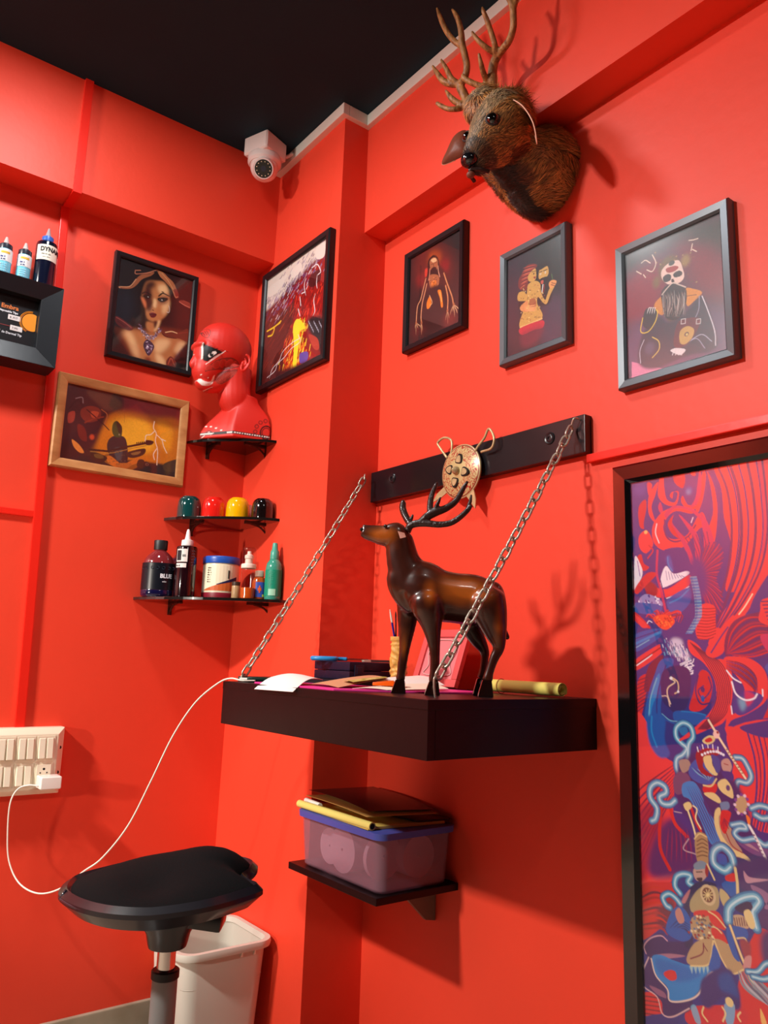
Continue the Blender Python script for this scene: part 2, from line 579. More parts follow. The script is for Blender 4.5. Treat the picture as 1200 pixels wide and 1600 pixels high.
# ------------------------------------------------------------------ shield ornament on the plank
c = at(721, 737, 'x', XB - .034)
t = thing('shield_ornament', 'small brass shield ornament with two crossed swords hanging on the black plank', 'ornament', (c.x, c.y, c.z))
brass = mat('old_brass', (206, 184, 136), .34, metal=.35, var=.2, scale=60, bump=.2)
SR = .066
nr, na = 46, 150
vs, fs, cs = [], [], []
for i in range(nr + 1):
    r = i / nr
    for k in range(na):
        a = 2 * math.pi * k / na
        vs.append((-(.014 * (1 - r * r)) - .002, math.cos(a) * r * SR, math.sin(a) * r * SR))
        n_ = noise.noise(Vector((math.cos(a) * r * 5, math.sin(a) * r * 5, .3)))
        w = abs(math.sin(a * 6 + 5 * math.sin(r * 9) + n_ * 6)) 
        w2 = abs(math.sin(r * 17 + 2.5 * math.sin(a * 8) + n_ * 4))
        red = (w < .30 or w2 < .26) and .45 < r < .93
        col = (168, 30, 26) if red else (206, 186, 130)
        if .93 <= r < .96: col = (140, 60, 40)
        if r > .975: col = (205, 185, 135)
        cs.append(rgb(col))
for i in range(nr):
    for k in range(na):
        fs.append((i * na + k, i * na + (k + 1) % na, (i + 1) * na + (k + 1) % na, (i + 1) * na + k))
base = len(vs)
for k in range(na):
    a = 2 * math.pi * k / na
    vs.append((.002, math.cos(a) * SR, math.sin(a) * SR)); cs.append(rgb((170, 140, 90)))
for k in range(na):
    fs.append((nr * na + k, nr * na + (k + 1) % na, base + (k + 1) % na, base + k))
fs.append(tuple(base + k for k in range(na)))
me = bpy.data.meshes.new('shield_disc'); me.from_pydata(vs, [], fs)
ca_ = me.color_attributes.new('col', 'FLOAT_COLOR', 'POINT'); ca_.data.foreach_set('color', np.array(cs, np.float32).ravel())
mm = attr_mat('engraved_brass', .3); mm.node_tree.nodes['Principled BSDF'].inputs['Metallic'].default_value = .1
me.materials.append(mm); me.polygons.foreach_set('use_smooth', [True] * len(me.polygons))
o = bpy.data.objects.new('shield_disc', me); COL.objects.link(o); o.parent = t
obj('boss', lathe(NB(), [(.0105, -.012), (.0105, -.019), (.008, -.025), (.004, -.029), (.0001, -.032)], 20, (0, 0, 0), 'x'), brass, t, smooth=True)
for k in range(4):
    a = math.pi / 4 * 0 + k * math.pi / 2 + .25
    py, pz = math.cos(a) * .026, math.sin(a) * .026
    R = Matrix.Rotation(a, 3, 'X')
    def heart(s, x0, x1):
        pts = []
        for j in range(20):
            u = 2 * math.pi * j / 20
            yy = s * (1.0 * math.cos(u) + .25 * math.cos(2 * u)); zz = s * math.sin(u) * .95
            pts.append(R @ Vector((0, yy, zz)) + Vector((0, py, pz)))
        return [(x0, p.y, p.z) for p in pts], [(x1, p.y, p.z) for p in pts]
    bm = NB(); hexa(bm, *heart(.0122, -.009, -.0155)); pe = obj('petal', bm, M['blackm'], t, label='black-rimmed petal')
    bm = NB(); hexa(bm, *heart(.0086, -.0150, -.0172)); obj('petal_inlay', bm, brass, pe)
# two swords behind the disc: blade, knuckle guard
for s, (hx, hy), (tx, ty), loop in ((1, (752, 700), (744, 794), [(752, 706), (768, 700), (772, 684), (764, 670), (757, 684), (748, 696), (742, 706)]),
                                    (-1, (697, 712), (680, 786), [(699, 716), (689, 702), (684, 692), (694, 684), (705, 688), (706, 702), (703, 716)])):
    pts = [at(a, b, 'x', XB - .036) - c for a, b in loop]
    bm = NB(); tube(bm, [tuple(p) for p in pts], .0030, 8, 6)
    g = obj('sword_handle', bm, brass, t, smooth='all')
    bl = [at(a, b, 'x', XB - .030) - c for a, b in ([(728, 752), (742, 762), (746, 780), (745, 795), (736, 782), (726, 768)] if s == 1 else
                                                 [(714, 752), (708, 764), (692, 778), (678, 786), (686, 772), (700, 758)])]
    bm = NB(); hexa(bm, [(-.002, p.y, p.z) for p in bl], [(.001, p.y, p.z) for p in bl])
    obj('sword_blade', bm, brass, t)

# ------------------------------------------------------------------ carved deer statue
fx = Vector((-.796, .605, 0)); lat = Vector((-.605, -.796, 0))     # nose direction, left flank
t = thing('deer_statue', 'glossy carved dark wooden deer statue with raised head and branching antlers on the desk', 'statue', (1.005, 1.122, TT))
t.rotation_euler = (0, 0, math.atan2(.605, -.796))
K = 1.042 / 2931.0
def D_(x, y, l=0.0): return ((545 - x) * K, l, (1530 - y) * K)
def dt(bm, pts, flat=.6, l=0.0, n=16):
    out = []
    for p in pts:
        ll = p[3] if len(p) > 3 else l
        a = D_(p[0], p[1], ll)
        out.append(a + (p[2] * K,))
    tube(bm, out, n=n, sub=5, up=(0, 1, 0), flat=flat)
bm = NB()
dt(bm, [(290, 980, 20), (310, 968, 78), (350, 965, 120), (410, 972, 148), (500, 1008, 142), (600, 1022, 136), (700, 1030, 138), (770, 1045, 118), (815, 1070, 82), (842, 1085, 28)], .66)
dt(bm, [(380, 960, 120), (345, 900, 108), (315, 830, 92), (300, 760, 82), (290, 700, 72), (290, 665, 50)], .62)
dt(bm, [(380, 880, 40), (300, 900, 60), (290, 960, 58), (330, 1040, 50), (380, 1090, 40)], .8)
dt(bm, [(330, 672, 40), (300, 684, 66), (250, 692, 66), (200, 700, 54), (150, 694, 42), (110, 686, 36), (84, 676, 27)], .72)
dt(bm, [(240, 668, 30), (180, 660, 20), (120, 655, 16), (85, 650, 12)], 1.2)
LW = .020
dt(bm, [(430, 980, 40), (438, 1030, 82), (448, 1085, 84), (465, 1140, 68), (478, 1210, 46), (490, 1300, 30), (492, 1380, 27), (490, 1430, 27), (488, 1465, 30)], .8, LW)
dt(bm, [(385, 960, 40), (375, 1010, 80), (362, 1070, 78), (350, 1120, 60), (345, 1200, 46), (338, 1290, 31), (328, 1370, 27), (322, 1430, 25), (318, 1465, 29)], .8, -LW)
dt(bm, [(745, 960, 40), (755, 1010, 96), (768, 1065, 100), (785, 1120, 88), (808, 1200, 62), (825, 1275, 34), (800, 1335, 27), (778, 1400, 25), (765, 1450, 30)], .75, LW)
dt(bm, [(715, 1010, 40), (705, 1060, 76), (695, 1110, 72), (695, 1170, 56), (735, 1240, 44), (770, 1300, 27), (765, 1380, 23), (755, 1440, 28)], .75, -LW * 1.5)
dt(bm, [(770, 960, 40), (795, 980, 60), (826, 1030, 48), (840, 1090, 26), (842, 1110, 12)], .8)
wood_deer = attr_mat('varnished_dark_wood', .28, .4)
body = fused('body', bm, wood_deer, t, .0024, 18)
me = body.data
cs = np.ones((len(me.vertices), 4), np.float32)
for i, v in enumerate(me.vertices):           # stain: dark neck, shoulders and belly, amber flank, face and thighs
    px_, pz_ = 545 - v.co.x / K, 1530 - v.co.z / K
    n_ = noise.noise(Vector((v.co.x * 30, v.co.y * 30, v.co.z * 60))) * .25 + noise.noise(v.co * 14) * .35
    g = 0.0
    g = max(g, 1 - math.hypot((px_ - 640) / 190, (pz_ - 985) / 110))
    g = max(g, .9 - math.hypot((px_ - 190) / 120, (pz_ - 700) / 70))
    g = max(g, .75 - math.hypot((px_ - 460) / 70, (pz_ - 1010) / 130))
    g = max(g, .7 - math.hypot((px_ - 815) / 60, (pz_ - 1180) / 190))
    g = max(g, .6 - math.hypot((px_ - 335) / 45, (pz_ - 1300) / 150))
    g = min(1, max(0, g * 1.5 + n_))
    c_ = Vector((58, 22, 12)).lerp(Vector((172, 88, 26)), g)
    cs[i, :3] = [lin(max(0, q)) for q in c_]
me.color_attributes.new('col', 'FLOAT_COLOR', 'POINT').data.foreach_set('color', cs.ravel())
bm = NB()
for x, y, l in ((487, 1465, LW), (316, 1465, -LW), (762, 1450, LW), (752, 1445, -LW * 1.5)):
    a = D_(x, y, l)
    hexa(bm, [(a[0] - .012, a[1] - .011, 0), (a[0] + .017, a[1] - .009, 0), (a[0] + .017, a[1] + .009, 0), (a[0] - .012, a[1] + .011, 0)],
         [(a[0] - .009, a[1] - .007, a[2] + .002), (a[0] + .008, a[1] - .007, a[2] + .002), (a[0] + .008, a[1] + .007, a[2] + .002), (a[0] - .009, a[1] + .007, a[2] + .002)], .003)
    obj('hoof', bm, mat('hoof_black', (28, 10, 8), .12, coat=.6), t, smooth=True); bm = NB()
bm.free()
bm = NB(); dt(bm, [(835, 1095, 22), (842, 1140, 17), (858, 1185, 17), (876, 1220, 14), (880, 1232, 6)], .9)
obj('tail', bm, mat('tail_dark_wood', (40, 14, 10), .2, coat=.5), t, smooth='all')
for s in (1, -1):
    a = Vector(D_(288, 700, s * .022))
    bm = NB()
    hexa(bm, [tuple(a + Vector((.003, 0, .007))), tuple(a + Vector((-.010, s * .004, .003))), tuple(a + Vector((-.013, s * .012, -.006))), tuple(a + Vector((-.002, s * .010, -.009)))],
         [tuple(a + Vector((.003, s * .003, .007))), tuple(a + Vector((-.010, s * .007, .003))), tuple(a + Vector((-.013, s * .014, -.006))), tuple(a + Vector((-.002, s * .013, -.009)))], .001)
    obj('ear', bm, mat('ear_pale_wood', (170, 110, 90), .5), t, label='pale carved ear')
    a = D_(213, 652, s * .0145)
    obj('eye', ball(NB(), a, (.0042, .0036, .0036)), mat('statue_eye', (18, 10, 8), .08, coat=1), t, smooth='all')
    bm = NB(); ball(bm, D_(84, 668, s * .005), (.003, .003, .003), 10, 8)
    obj('nostril', bm, M['hole'], t)
ant = mat('dark_antler_wood', (44, 22, 16), .35, coat=.2, bump=.8, bscale=160)
def antler(brs, name='antler'):
    bm = NB()
    for b in brs: dt(bm, b, .9, n=10)
    return fused(name, bm, ant, t, .0016, 2)
antler([[(335, 672, 20, .008), (345, 645, 20, .010), (380, 632, 21, .014), (430, 632, 20, .020), (500, 640, 18, .028), (560, 632, 17, .034), (610, 600, 16, .038), (650, 560, 14, .040), (668, 535, 7, .041)],
        [(400, 628, 20, .016), (440, 592, 24, .018), (490, 566, 23, .020), (540, 545, 20, .022), (590, 505, 17, .022), (625, 440, 14, .020), (652, 392, 8, .018)],
        [(640, 570, 10, .039), (660, 520, 11, .036), (668, 475, 6, .034)],
        [(455, 585, 20, .019), (452, 530, 18, .012), (460, 470, 16, .006), (480, 415, 12, .002), (492, 392, 6, .001)],
        [(470, 570, 12, .019), (492, 520, 11, .024), (506, 488, 5, .026)]])
antler([[(335, 672, 18, -.008), (350, 630, 18, -.010), (335, 600, 20, -.016), (318, 565, 20, -.022), (306, 525, 20, -.026), (310, 492, 16, -.03), (318, 485, 8, -.03)],
        [(345, 612, 12, -.014), (356, 592, 10, -.012), (362, 570, 6, -.01)],
        [(318, 570, 12, -.022), (330, 555, 8, -.018)]])
# ================================================================== corner shelves and what stands on them
def shelf(name, z, R, mid, label):
    t = thing(name, label, 'shelf', (XC, YA, z), 0, 'dark glass corner shelves')
    pts = [(0, 0)]
    for k in range(17):
        a = math.pi / 2 * k / 16
        r = R + (mid - R) * math.sin(2 * a) ** 1.2
        pts.append((-r * math.cos(a), -r * math.sin(a)))
    bm = NB(); prism(bm, pts, 'z', -.008, 0, .0008)
    g = mat('dark_shelf_glass', (24, 20, 18), .06, coat=1.0)
    obj('glass_plate', bm, g, t)
    bk = mat('bracket_metal', (70, 38, 30), .3, metal=.4)
    for ax in (0, 1):
        q = R * .66
        bm = NB()
        if ax == 0:   # on the left wall
            box(bm, (-q - .005, -.075, -.013), (-q + .005, -.003, -.008), .001)
            box(bm, (-q - .006, -.004, -.044), (-q + .006, 0, -.008), .001)
            tube(bm, [(-q, -.055, -.011), (-q, -.025, -.018), (-q, -.004, -.034)], .003, 8, 5)
            box(bm, (-q - .005, -.080, -.014), (-q + .005, -.066, -.0085), .001)
            cyl(bm, (-q, -.003, -.036), (-q, -.0065, -.036), .003, 12)
        else:
            box(bm, (-.075, -q - .005, -.013), (-.003, -q + .005, -.008), .001)
            box(bm, (-.004, -q - .006, -.044), (.008, -q + .006, -.008), .001)
            tube(bm, [(-.055, -q, -.011), (-.025, -q, -.018), (-.004, -q, -.034)], .003, 8, 5)
            cyl(bm, (-.003, -q, -.036), (-.0065, -q, -.036), .003, 12)
        obj('bracket', bm, bk, t)
    return t
S1, S2, S3 = 1.640, 1.397, 1.161
shelf('corner_shelf', S1, .200, .165, 'smallest and topmost dark glass corner shelf, under the painted bust')
shelf('corner_shelf', S2, .252, .215, 'middle dark glass corner shelf, carrying four upturned cups')
shelf('corner_shelf', S3, .322, .290, 'widest and lowest dark glass corner shelf, carrying bottles and a tub')

for (x, y), c, lab in (((.917, 2.148), (14, 62, 62), 'dark green upturned glossy cup, leftmost on the corner shelf'),
                       ((.975, 2.108), (222, 32, 24), 'red upturned glossy cup on the corner shelf'),
                       ((1.030, 2.062), (238, 176, 8), 'yellow upturned glossy cup on the corner shelf'),
                       ((1.077, 1.998), (16, 9, 9), 'black upturned glossy cup, rightmost on the corner shelf')):
    bm = NB()
    k = 1.03 if y > 2.05 else .96
    prof = [(.0330, 0), (.0335, .004), (.0333, .030), (.0315, .046), (.0275, .0555), (.0215, .0595), (.0205, .0610), (.0190, .0613), (.0180, .0600), (.0001, .0600)]
    lathe(bm, [(r * k, h * k) for r, h in prof], 40)
    o = obj('cup', bm, mat('glazed_cup', c, .08, coat=1), None, smooth=True)
    o.location = (x, y, S2); tag(o, lab, 'cup', 'upturned cups on the middle corner shelf')
bm = NB(); box(bm, (-.013, -.001, 0), (.013, .001, .052), .0004)
o = obj('paper_card', bm, mat('card_pale', (220, 190, 175), .6), None); o.location = (1.078, 2.075, S2); o.rotation_euler = (0, 0, .2)
tag(o, 'small pale card standing behind the yellow and black cups', 'card')

def bottle(name, label, cat, x, y, z, parts, group=None, rot=0.0, fx_=1.0, fy_=1.0):
    """parts: (name, profile, material, label)"""
    t = thing(name, label, cat, (x, y, z), rot, group)
    for p in parts:
        bm = NB(); lathe(bm, p[1], 32)
        if (fx_ != 1 or fy_ != 1):
            for v in bm.verts: v.co.x *= fx_; v.co.y *= fy_
        obj(p[0], bm, p[2], t, smooth=True, label=p[3] if len(p) > 3 else None)
    return t
ROTV = -.45   # turned towards the room's middle
GB = 'bottles and jars on the lowest corner shelf'
clear = pane_mat('clear_plastic', (.93, .9, .88), .06, ior=1.35)
# mouthwash
mw = mat('mouthwash_label', (14, 16, 26), .3)
t = bottle('mouthwash_bottle', 'large clear bottle with black cap and navy label reading BLUE', 'bottle', .838, 2.140, S3,
    [('body', [(.040, 0), (.044, .004), (.045, .02), (.045, .085), (.043, .098), (.036, .112), (.024, .124), (.0165, .130), (.0165, .134)], mat('smoky_plastic', (120, 38, 42), .08, coat=.6), 'smoky see-through body'),
     ('liquid_fill', [(.0405, -.0001), (.0447, .004), (.0455, .010), (.0455, .018), (.0447, .019)], mat('dark_blue_liquid', (16, 14, 52), .1, coat=.8), 'dark blue liquid'),
     ('cap', [(.0185, .133), (.0188, .136), (.0188, .158), (.0175, .160), (.0001, .160)], M['blackm'], 'black cap'),
     ('paper_label', [(.0452, .019), (.0458, .0195), (.0458, .0935), (.0452, .094)], mw, 'navy label')], GB, ROTV, 1, .72)
wt = mat('label_white', (225, 228, 235), .5)
tx = text_obj('lettering', 'BLUE', .016, wt, t, (0, 0, .052), bend=(.0466, .15), bold=.0006)
for v in tx.data.vertices: v.co.y = v.co.y * .74
tx = text_obj('lettering', 'ıııılıııı', .006, wt, t, (0, 0, .040), bend=(.0466, .30))
for v in tx.data.vertices: v.co.y = v.co.y * .74
bm = NB()
for a in range(7):
    th = -1.0 + a * .33
    lathe(bm, [(.0044, -.0004), (.0044, .0004), (.0034, .0004), (.0034, -.0004)], 14, (math.sin(th) * .0466, -math.cos(th) * .0466 * .735, .080), 'y', caps=False)
obj('ring_print', bm, mat('print_slate', (70, 80, 100), .5), t)
# translucent bottle behind
bottle('squeeze_bottle', 'pale pinkish squeeze bottle mostly hidden behind the black ink bottle', 'bottle', .915, 2.165, S3,
    [('body', [(.024, 0), (.026, .003), (.026, .115), (.022, .126), (.014, .130)], mat('pink_translucent', (190, 80, 70), .25)),
     ('collar', [(.0265, .108), (.0268, .109), (.0268, .116), (.0262, .117)], mat('purple_band', (90, 30, 90), .3))], GB)
# ink bottle with nozzle
t = bottle('ink_bottle', 'tall near-black ink bottle with white pointed nozzle cap on the lowest corner shelf', 'bottle', .894, 2.087, S3,
    [('body', [(.026, 0), (.0285, .003), (.029, .006), (.029, .138), (.027, .143), (.014, .146), (.013, .148)], mat('black_ink_plastic', (28, 6, 12), .1, coat=.8)),
     ('nozzle_cap', [(.0165, .146), (.0168, .147), (.0162, .161), (.0085, .164), (.0072, .170), (.0050, .186), (.0030, .193), (.0001, .194)], mat('nozzle_white', (245, 240, 236), .35), 'white nozzle cap'),
     ], GB, ROTV)
def patch(t, r, a0, a1, z0, z1, m, name='paper_label', label=None, squash=1.0, th=.0004):
    """a sheet label wrapped on a round bottle between two angles"""
    bm = NB(); n = 14; A = []
    for rr in (r, r + th):
        row = []
        for k in range(n + 1):
            a = a0 + (a1 - a0) * k / n
            row.append((bm.verts.new((math.sin(a) * rr, -math.cos(a) * rr * squash, z0)), bm.verts.new((math.sin(a) * rr, -math.cos(a) * rr * squash, z1))))
        A.append(row)
    fs = []
    for k in range(n):
        fs.append(bm.faces.new((A[1][k][0], A[1][k + 1][0], A[1][k + 1][1], A[1][k][1])))
        fs.append(bm.faces.new((A[0][k + 1][0], A[0][k][0], A[0][k][1], A[0][k + 1][1])))
        fs.append(bm.faces.new((A[1][k][1], A[1][k + 1][1], A[0][k + 1][1], A[0][k][1])))
        fs.append(bm.faces.new((A[0][k][0], A[0][k + 1][0], A[1][k + 1][0], A[1][k][0])))
    for k in (0, n):
        fs.append(bm.faces.new((A[0][k][0], A[1][k][0], A[1][k][1], A[0][k][1])))
    bmesh.ops.recalc_face_normals(bm, faces=fs)
    return obj(name, bm, m, t, label=label)
lw_ = mat('label_offwhite', (222, 215, 210), .5)
lk = mat('label_ink', (22, 18, 26), .6)
pl = patch(t, .0291, -1.0, .15, .098, .134, lw_)
pl2 = patch(t, .0291, -1.0, .08, .082, .094, lw_)
patch(t, .0296, -.92, -.45, .102, .130, lk, 'printed_block')
text_obj('lettering', 'IIIII', .010, lk, t, (0, 0, .112), bend=(.0297, -.35), sx=.8)
text_obj('lettering', 'ılıı ıılı', .0065, lk, t, (0, 0, .0855), bend=(.0297, -.95))
for k in range(6):
    text_obj('lettering', 'ı l ı l ı', .005, mat('label_grey', (110, 90, 100), .6), t, (0, 0, .128 - k * .008), bend=(.0293, .55))
# cream tub with blue lid
t = bottle('supplement_tub', 'wide cream tub with flat blue screw lid on the lowest corner shelf', 'tub', .998, 2.078, S3,
    [('body', [(.047, 0), (.050, .003), (.051, .010), (.051, .098), (.049, .103), (.047, .105)], mat('tub_cream', (232, 220, 190), .3)),
     ('lid', [(.0525, .102), (.053, .103), (.053, .119), (.051, .122), (.0001, .122)], mat('tub_lid_blue', (32, 82, 178), .35), 'blue screw lid'),
     ('base_band', [(.0512, .004), (.0516, .005), (.0516, .018), (.0512, .019)], mat('tub_band_maroon', (130, 20, 40), .4), 'maroon band')], GB, ROTV)
lm = mat('tub_label', (238, 226, 196), .4)
patch(t, .0511, -1.35, 1.2, .022, .096, lm)
tanm = mat('label_orange', (205, 96, 40), .5)
def wrap_poly(t, r, pts, m, name, th=.0004):
    bm = NB()
    N = 10
    top = [p for p in pts]
    # pts: list of (angle, zlow, zhigh)
    for (a, l0, h0), (b, l1, h1) in zip(pts, pts[1:]):
        for q in range(3):
            f0, f1 = q / 3, (q + 1) / 3
            aa, bb = a + (b - a) * f0, a + (b - a) * f1
            la, lb = l0 + (l1 - l0) * f0, l0 + (l1 - l0) * f1
            ha, hb = h0 + (h1 - h0) * f0, h0 + (h1 - h0) * f1
            P = lambda an, z, rr: (math.sin(an) * rr, -math.cos(an) * rr, z)
            hexa(bm, [P(aa, la, r), P(bb, lb, r), P(bb, lb, r + th), P(aa, la, r + th)], [P(aa, ha, r), P(bb, hb, r), P(bb, hb, r + th), P(aa, ha, r + th)])
    return obj(name, bm, m, t)
wrap_poly(t, .0518, [(-1.0, .024, .026), (-.3, .024, .038), (.3, .024, .048), (1.0, .024, .056)], tanm, 'printed_swoosh')
wrap_poly(t, .0521, [(-.2, .040, .042), (.3, .046, .052), (1.0, .055, .066)], mat('label_navy', (30, 34, 80), .5), 'printed_swoosh')
for k in range(7):
    text_obj('lettering', ('ııılııııı', 'ılııı ıı', 'ıılıı  ıı', 'ıılııı  ı', 'ıııı  ı', 'ııı ıı ı', 'ılııı ıı')[k], .0062, mat('label_brown', (120, 96, 84), .6), t, (0, 0, .086 - k * .0065), bend=(.0519, -.78))
for k in range(9):
    patch(t, .0519, .40 + k * .012 , .405 + k * .012, .058, .082, lk, 'barcode_bar')
# jar before the tub
bottle('spice_jar', 'tiny jar with dark lid standing before the cream tub', 'jar', 1.004, 1.990, S3,
    [('body', [(.0105, 0), (.0115, .002), (.0115, .036), (.010, .039)], mat('jar_tan', (176, 142, 100), .3)),
     ('lid', [(.0118, .038), (.012, .039), (.012, .048), (.0001, .049)], mat('jar_lid', (62, 44, 34), .4), 'dark lid')], GB)
# foam pump
t = bottle('foam_pump_bottle', 'clear foam pump bottle with white pump and amber liquid', 'bottle', 1.027, 1.966, S3,
    [('body', [(.0185, 0), (.0200, .003), (.0205, .03), (.0195, .07), (.0185, .082), (.0170, .086)], clear, 'clear body'),
     ('liquid_fill', [(.0175, .002), (.0190, .004), (.0192, .032), (.0001, .033)], mat('amber_liquid', (205, 90, 24), .1, coat=.5), 'amber liquid'),
     ('pump_collar', [(.0205, .086), (.0210, .087), (.0210, .096), (.0195, .098)], mat('pump_white', (240, 225, 212), .35), 'white collar'),
     ('pump_head', [(.0110, .098), (.0105, .112), (.0125, .114), (.0125, .122), (.0060, .126), (.0055, .134), (.0001, .135)], mat('pump_white_head', (244, 230, 218), .35), 'white pump head'),
     ('overcap', [(.0200, .098), (.0200, .138), (.0180, .144), (.0150, .146), (.0001, .147)], clear, 'clear overcap')], GB)
# small orange bottle
t = bottle('antiseptic_bottle', 'short amber bottle with white cap and blue plus-sign label', 'bottle', 1.064, 1.968, S3,
    [('body', [(.0185, 0), (.0200, .003), (.0200, .050), (.0160, .062), (.0105, .066)], mat('amber_plastic', (190, 80, 18), .12, coat=.6)),
     ('cap', [(.0125, .066), (.0128, .067), (.0128, .081), (.0118, .083), (.0001, .083)], mat('cap_pale', (240, 215, 196), .4), 'pale cap')], GB, ROTV)
patch(t, .0201, -.55, .75, .008, .050, mat('label_blue', (60, 84, 180), .4))
plus = mat('plus_orange', (236, 96, 40), .5)
patch(t, .0207, -.20, .28, .026, .034, plus, 'plus_sign'); patch(t, .0208, -.05, .13, .020, .040, plus, 'plus_sign')
patch(t, .0207, .45, .72, .009, .016, mat('label_yellow', (240, 220, 60), .5), 'yellow_print')
# teal spray
t = bottle('spray_bottle', 'slim teal spray bottle at the right end of the lowest corner shelf', 'bottle', 1.084, 1.925, S3,
    [('body', [(.0205, 0), (.0225, .003), (.0230, .01), (.0228, .088), (.0205, .102), (.0135, .112), (.0110, .115)], mat('teal_translucent', (60, 150, 128), .15, coat=.5)),
     ('spray_cap', [(.0125, .114), (.0128, .116), (.0120, .136), (.0085, .141), (.0075, .156), (.0062, .160), (.0001, .161)], mat('teal_cap', (70, 160, 140), .3), 'ridged teal cap'),
     ('paper_label', [(.0232, .010), (.0236, .0105), (.0236, .083), (.0232, .0835)], mat('teal_label', (6, 140, 108), .45), 'green label')], GB, ROTV)
patch(t, .0238, -.6, .25, .012, .030, mat('label_mint', (150, 210, 180), .5), 'barcode_panel')
for k in range(8):
    text_obj('lettering', ('ııı ılıııııı ııı', 'ıılıı ıı ıııı', 'ıııı ııııı ıı', 'ılıııı ııı ııı', 'ıılıı ıı ı ııı', 'ııı ıılıı', 'ıılıı ıılııı', 'ıııı ııı')[k], .0048, mat('label_teal_print', (90, 195, 165), .5), t, (0, 0, .076 - k * .0055), bend=(.0239, -.7))

# ------------------------------------------------------------------ shadow-box display and bottles on it
t = thing('shadow_box', 'deep black display box on the left wall holding a product card', 'display box', (.4995, YA, 1.741))
W, HB, DP = .46, .226, .082
bm = NB()
fr = []
bw, inn = .050, .056
o_ = [(-W, 0), (0, 0), (0, HB), (-W, HB)]
i_ = [(-W + bw, bw), (-bw, bw), (-bw, HB - bw * .8), (-W + bw, HB - bw * .8)]
for k in range(4):
    a, b = o_[k], o_[(k + 1) % 4]; c_, d_ = i_[(k + 1) % 4], i_[k]
    bm = NB()
    hexa(bm, [(a[0], 0, a[1]), (b[0], 0, b[1]), (c_[0], -.005, c_[1]), (d_[0], -.005, d_[1])],
         [(a[0], -DP, a[1]), (b[0], -DP, b[1]), (c_[0], -DP + .018, c_[1]), (d_[0], -DP + .018, d_[1])], .001)
    obj('frame_side', bm, mat('black_box_paint', (26, 28, 33), .35, bump=.2, bscale=14), t)
card = obj('product_card', box(NB(), (-W + bw - .004, -.040, bw - .004), (-bw + .004, -.036, HB - bw * .8 + .004)), mat('card_black', (22, 20, 24), .35), t)
om = mat('print_orange', (245, 150, 30), .45)
bm = NB(); cyl(bm, (-.062, -.0400, .124), (-.062, -.0412, .124), .0245, 40)
for v in bm.verts: v.co.x = min(v.co.x, -.0518)
obj('orange_disc', bm, om, card)
bm = NB()
for rr in (.0275, .0305):
    tube(bm, [(-.062 - math.sin(a) * rr, -.0406, .124 + math.cos(a) * rr) for a in [j * .25 for j in range(0, 12)]], .0007, 6, 3)
obj('orange_arc', bm, om, card)
text_obj('lettering', 'Embra', .0165, mat('print_copper', (225, 125, 60), .4, metal=.3), card, (-.1405, -.0402, .1470), bold=.0004)
text_obj('lettering', 'Disposable Tips', .0075, wt, card, (-.146, -.0402, .1365), bold=.0003)
text_obj('lettering', 'ııılı', .0075, wt, card, (-.160, -.0402, .1240), bold=.0003)
st = mat('sticker_white', (228, 222, 220), .5)
for (x, z, s) in ((-.121, .118, '$ .917'), (-.113, .090, '7 M1')):
    s_ = obj('price_sticker', box(NB(), (x, -.0412, z), (x + .030, -.0398, z + .014), .0006), st, card)
    text_obj('lettering', s, .0075, lk, s_, (x + .004, -.0414, z + .0042))
text_obj('lettering', 'ılıı Dermal Tip', .0085, wt, card, (-.132, -.0402, .0780), bold=.0002)
bm = NB(); ball(bm, (-.139, -.0402, .0835), (.0035, .0008, .0045), 12, 8)
obj('drop_print', bm, wt, card)
bm = NB(); box(bm, (-.2, -.0410, .0990), (-.056, -.0400, .1005)); box(bm, (-.2, -.0410, .0955), (-.15, -.0400, .0965))
obj('red_stripe', bm, mat('print_maroon', (140, 50, 50), .5), card)

ZT = 1.741 + HB
g = 'ink bottles on the display box'
t = bottle('ink_bottle', 'tall blue-black ink bottle with blue cap and white lettered label on the display box', 'bottle', .453, 2.160, ZT,
    [('body', [(.0255, 0), (.0275, .003), (.028, .008), (.028, .122), (.0265, .130), (.020, .136), (.014, .138)], mat('ink_dark_blue', (14, 18, 38), .12, coat=.7)),
     ('collar_cap', [(.0155, .136), (.0158, .138), (.0150, .150), (.0110, .153)], mat('cap_blue', (60, 110, 200), .3), 'blue cap'),
     ('nozzle', [(.0085, .152), (.0070, .158), (.0045, .168), (.0025, .178), (.0001, .180)], mat('nozzle_grey', (170, 160, 165), .35), 'grey nozzle')], g, -.15)
patch(t, .0282, -1.0, 1.15, .074, .118, mat('label_cream', (238, 232, 214), .5))
text_obj('lettering', 'DYNAMIC', .0175, lk, t, (0, 0, .099), bend=(.0287, -.62), bold=.0007, sx=.85)
text_obj('lettering', 'ıılııı ıılı ıılıı', .0062, lk, t, (0, 0, .089), bend=(.0287, -.50))
text_obj('lettering', 'ıı ıı ı ıılı ıı', .0052, lk, t, (0, 0, .081), bend=(.0287, -.35))
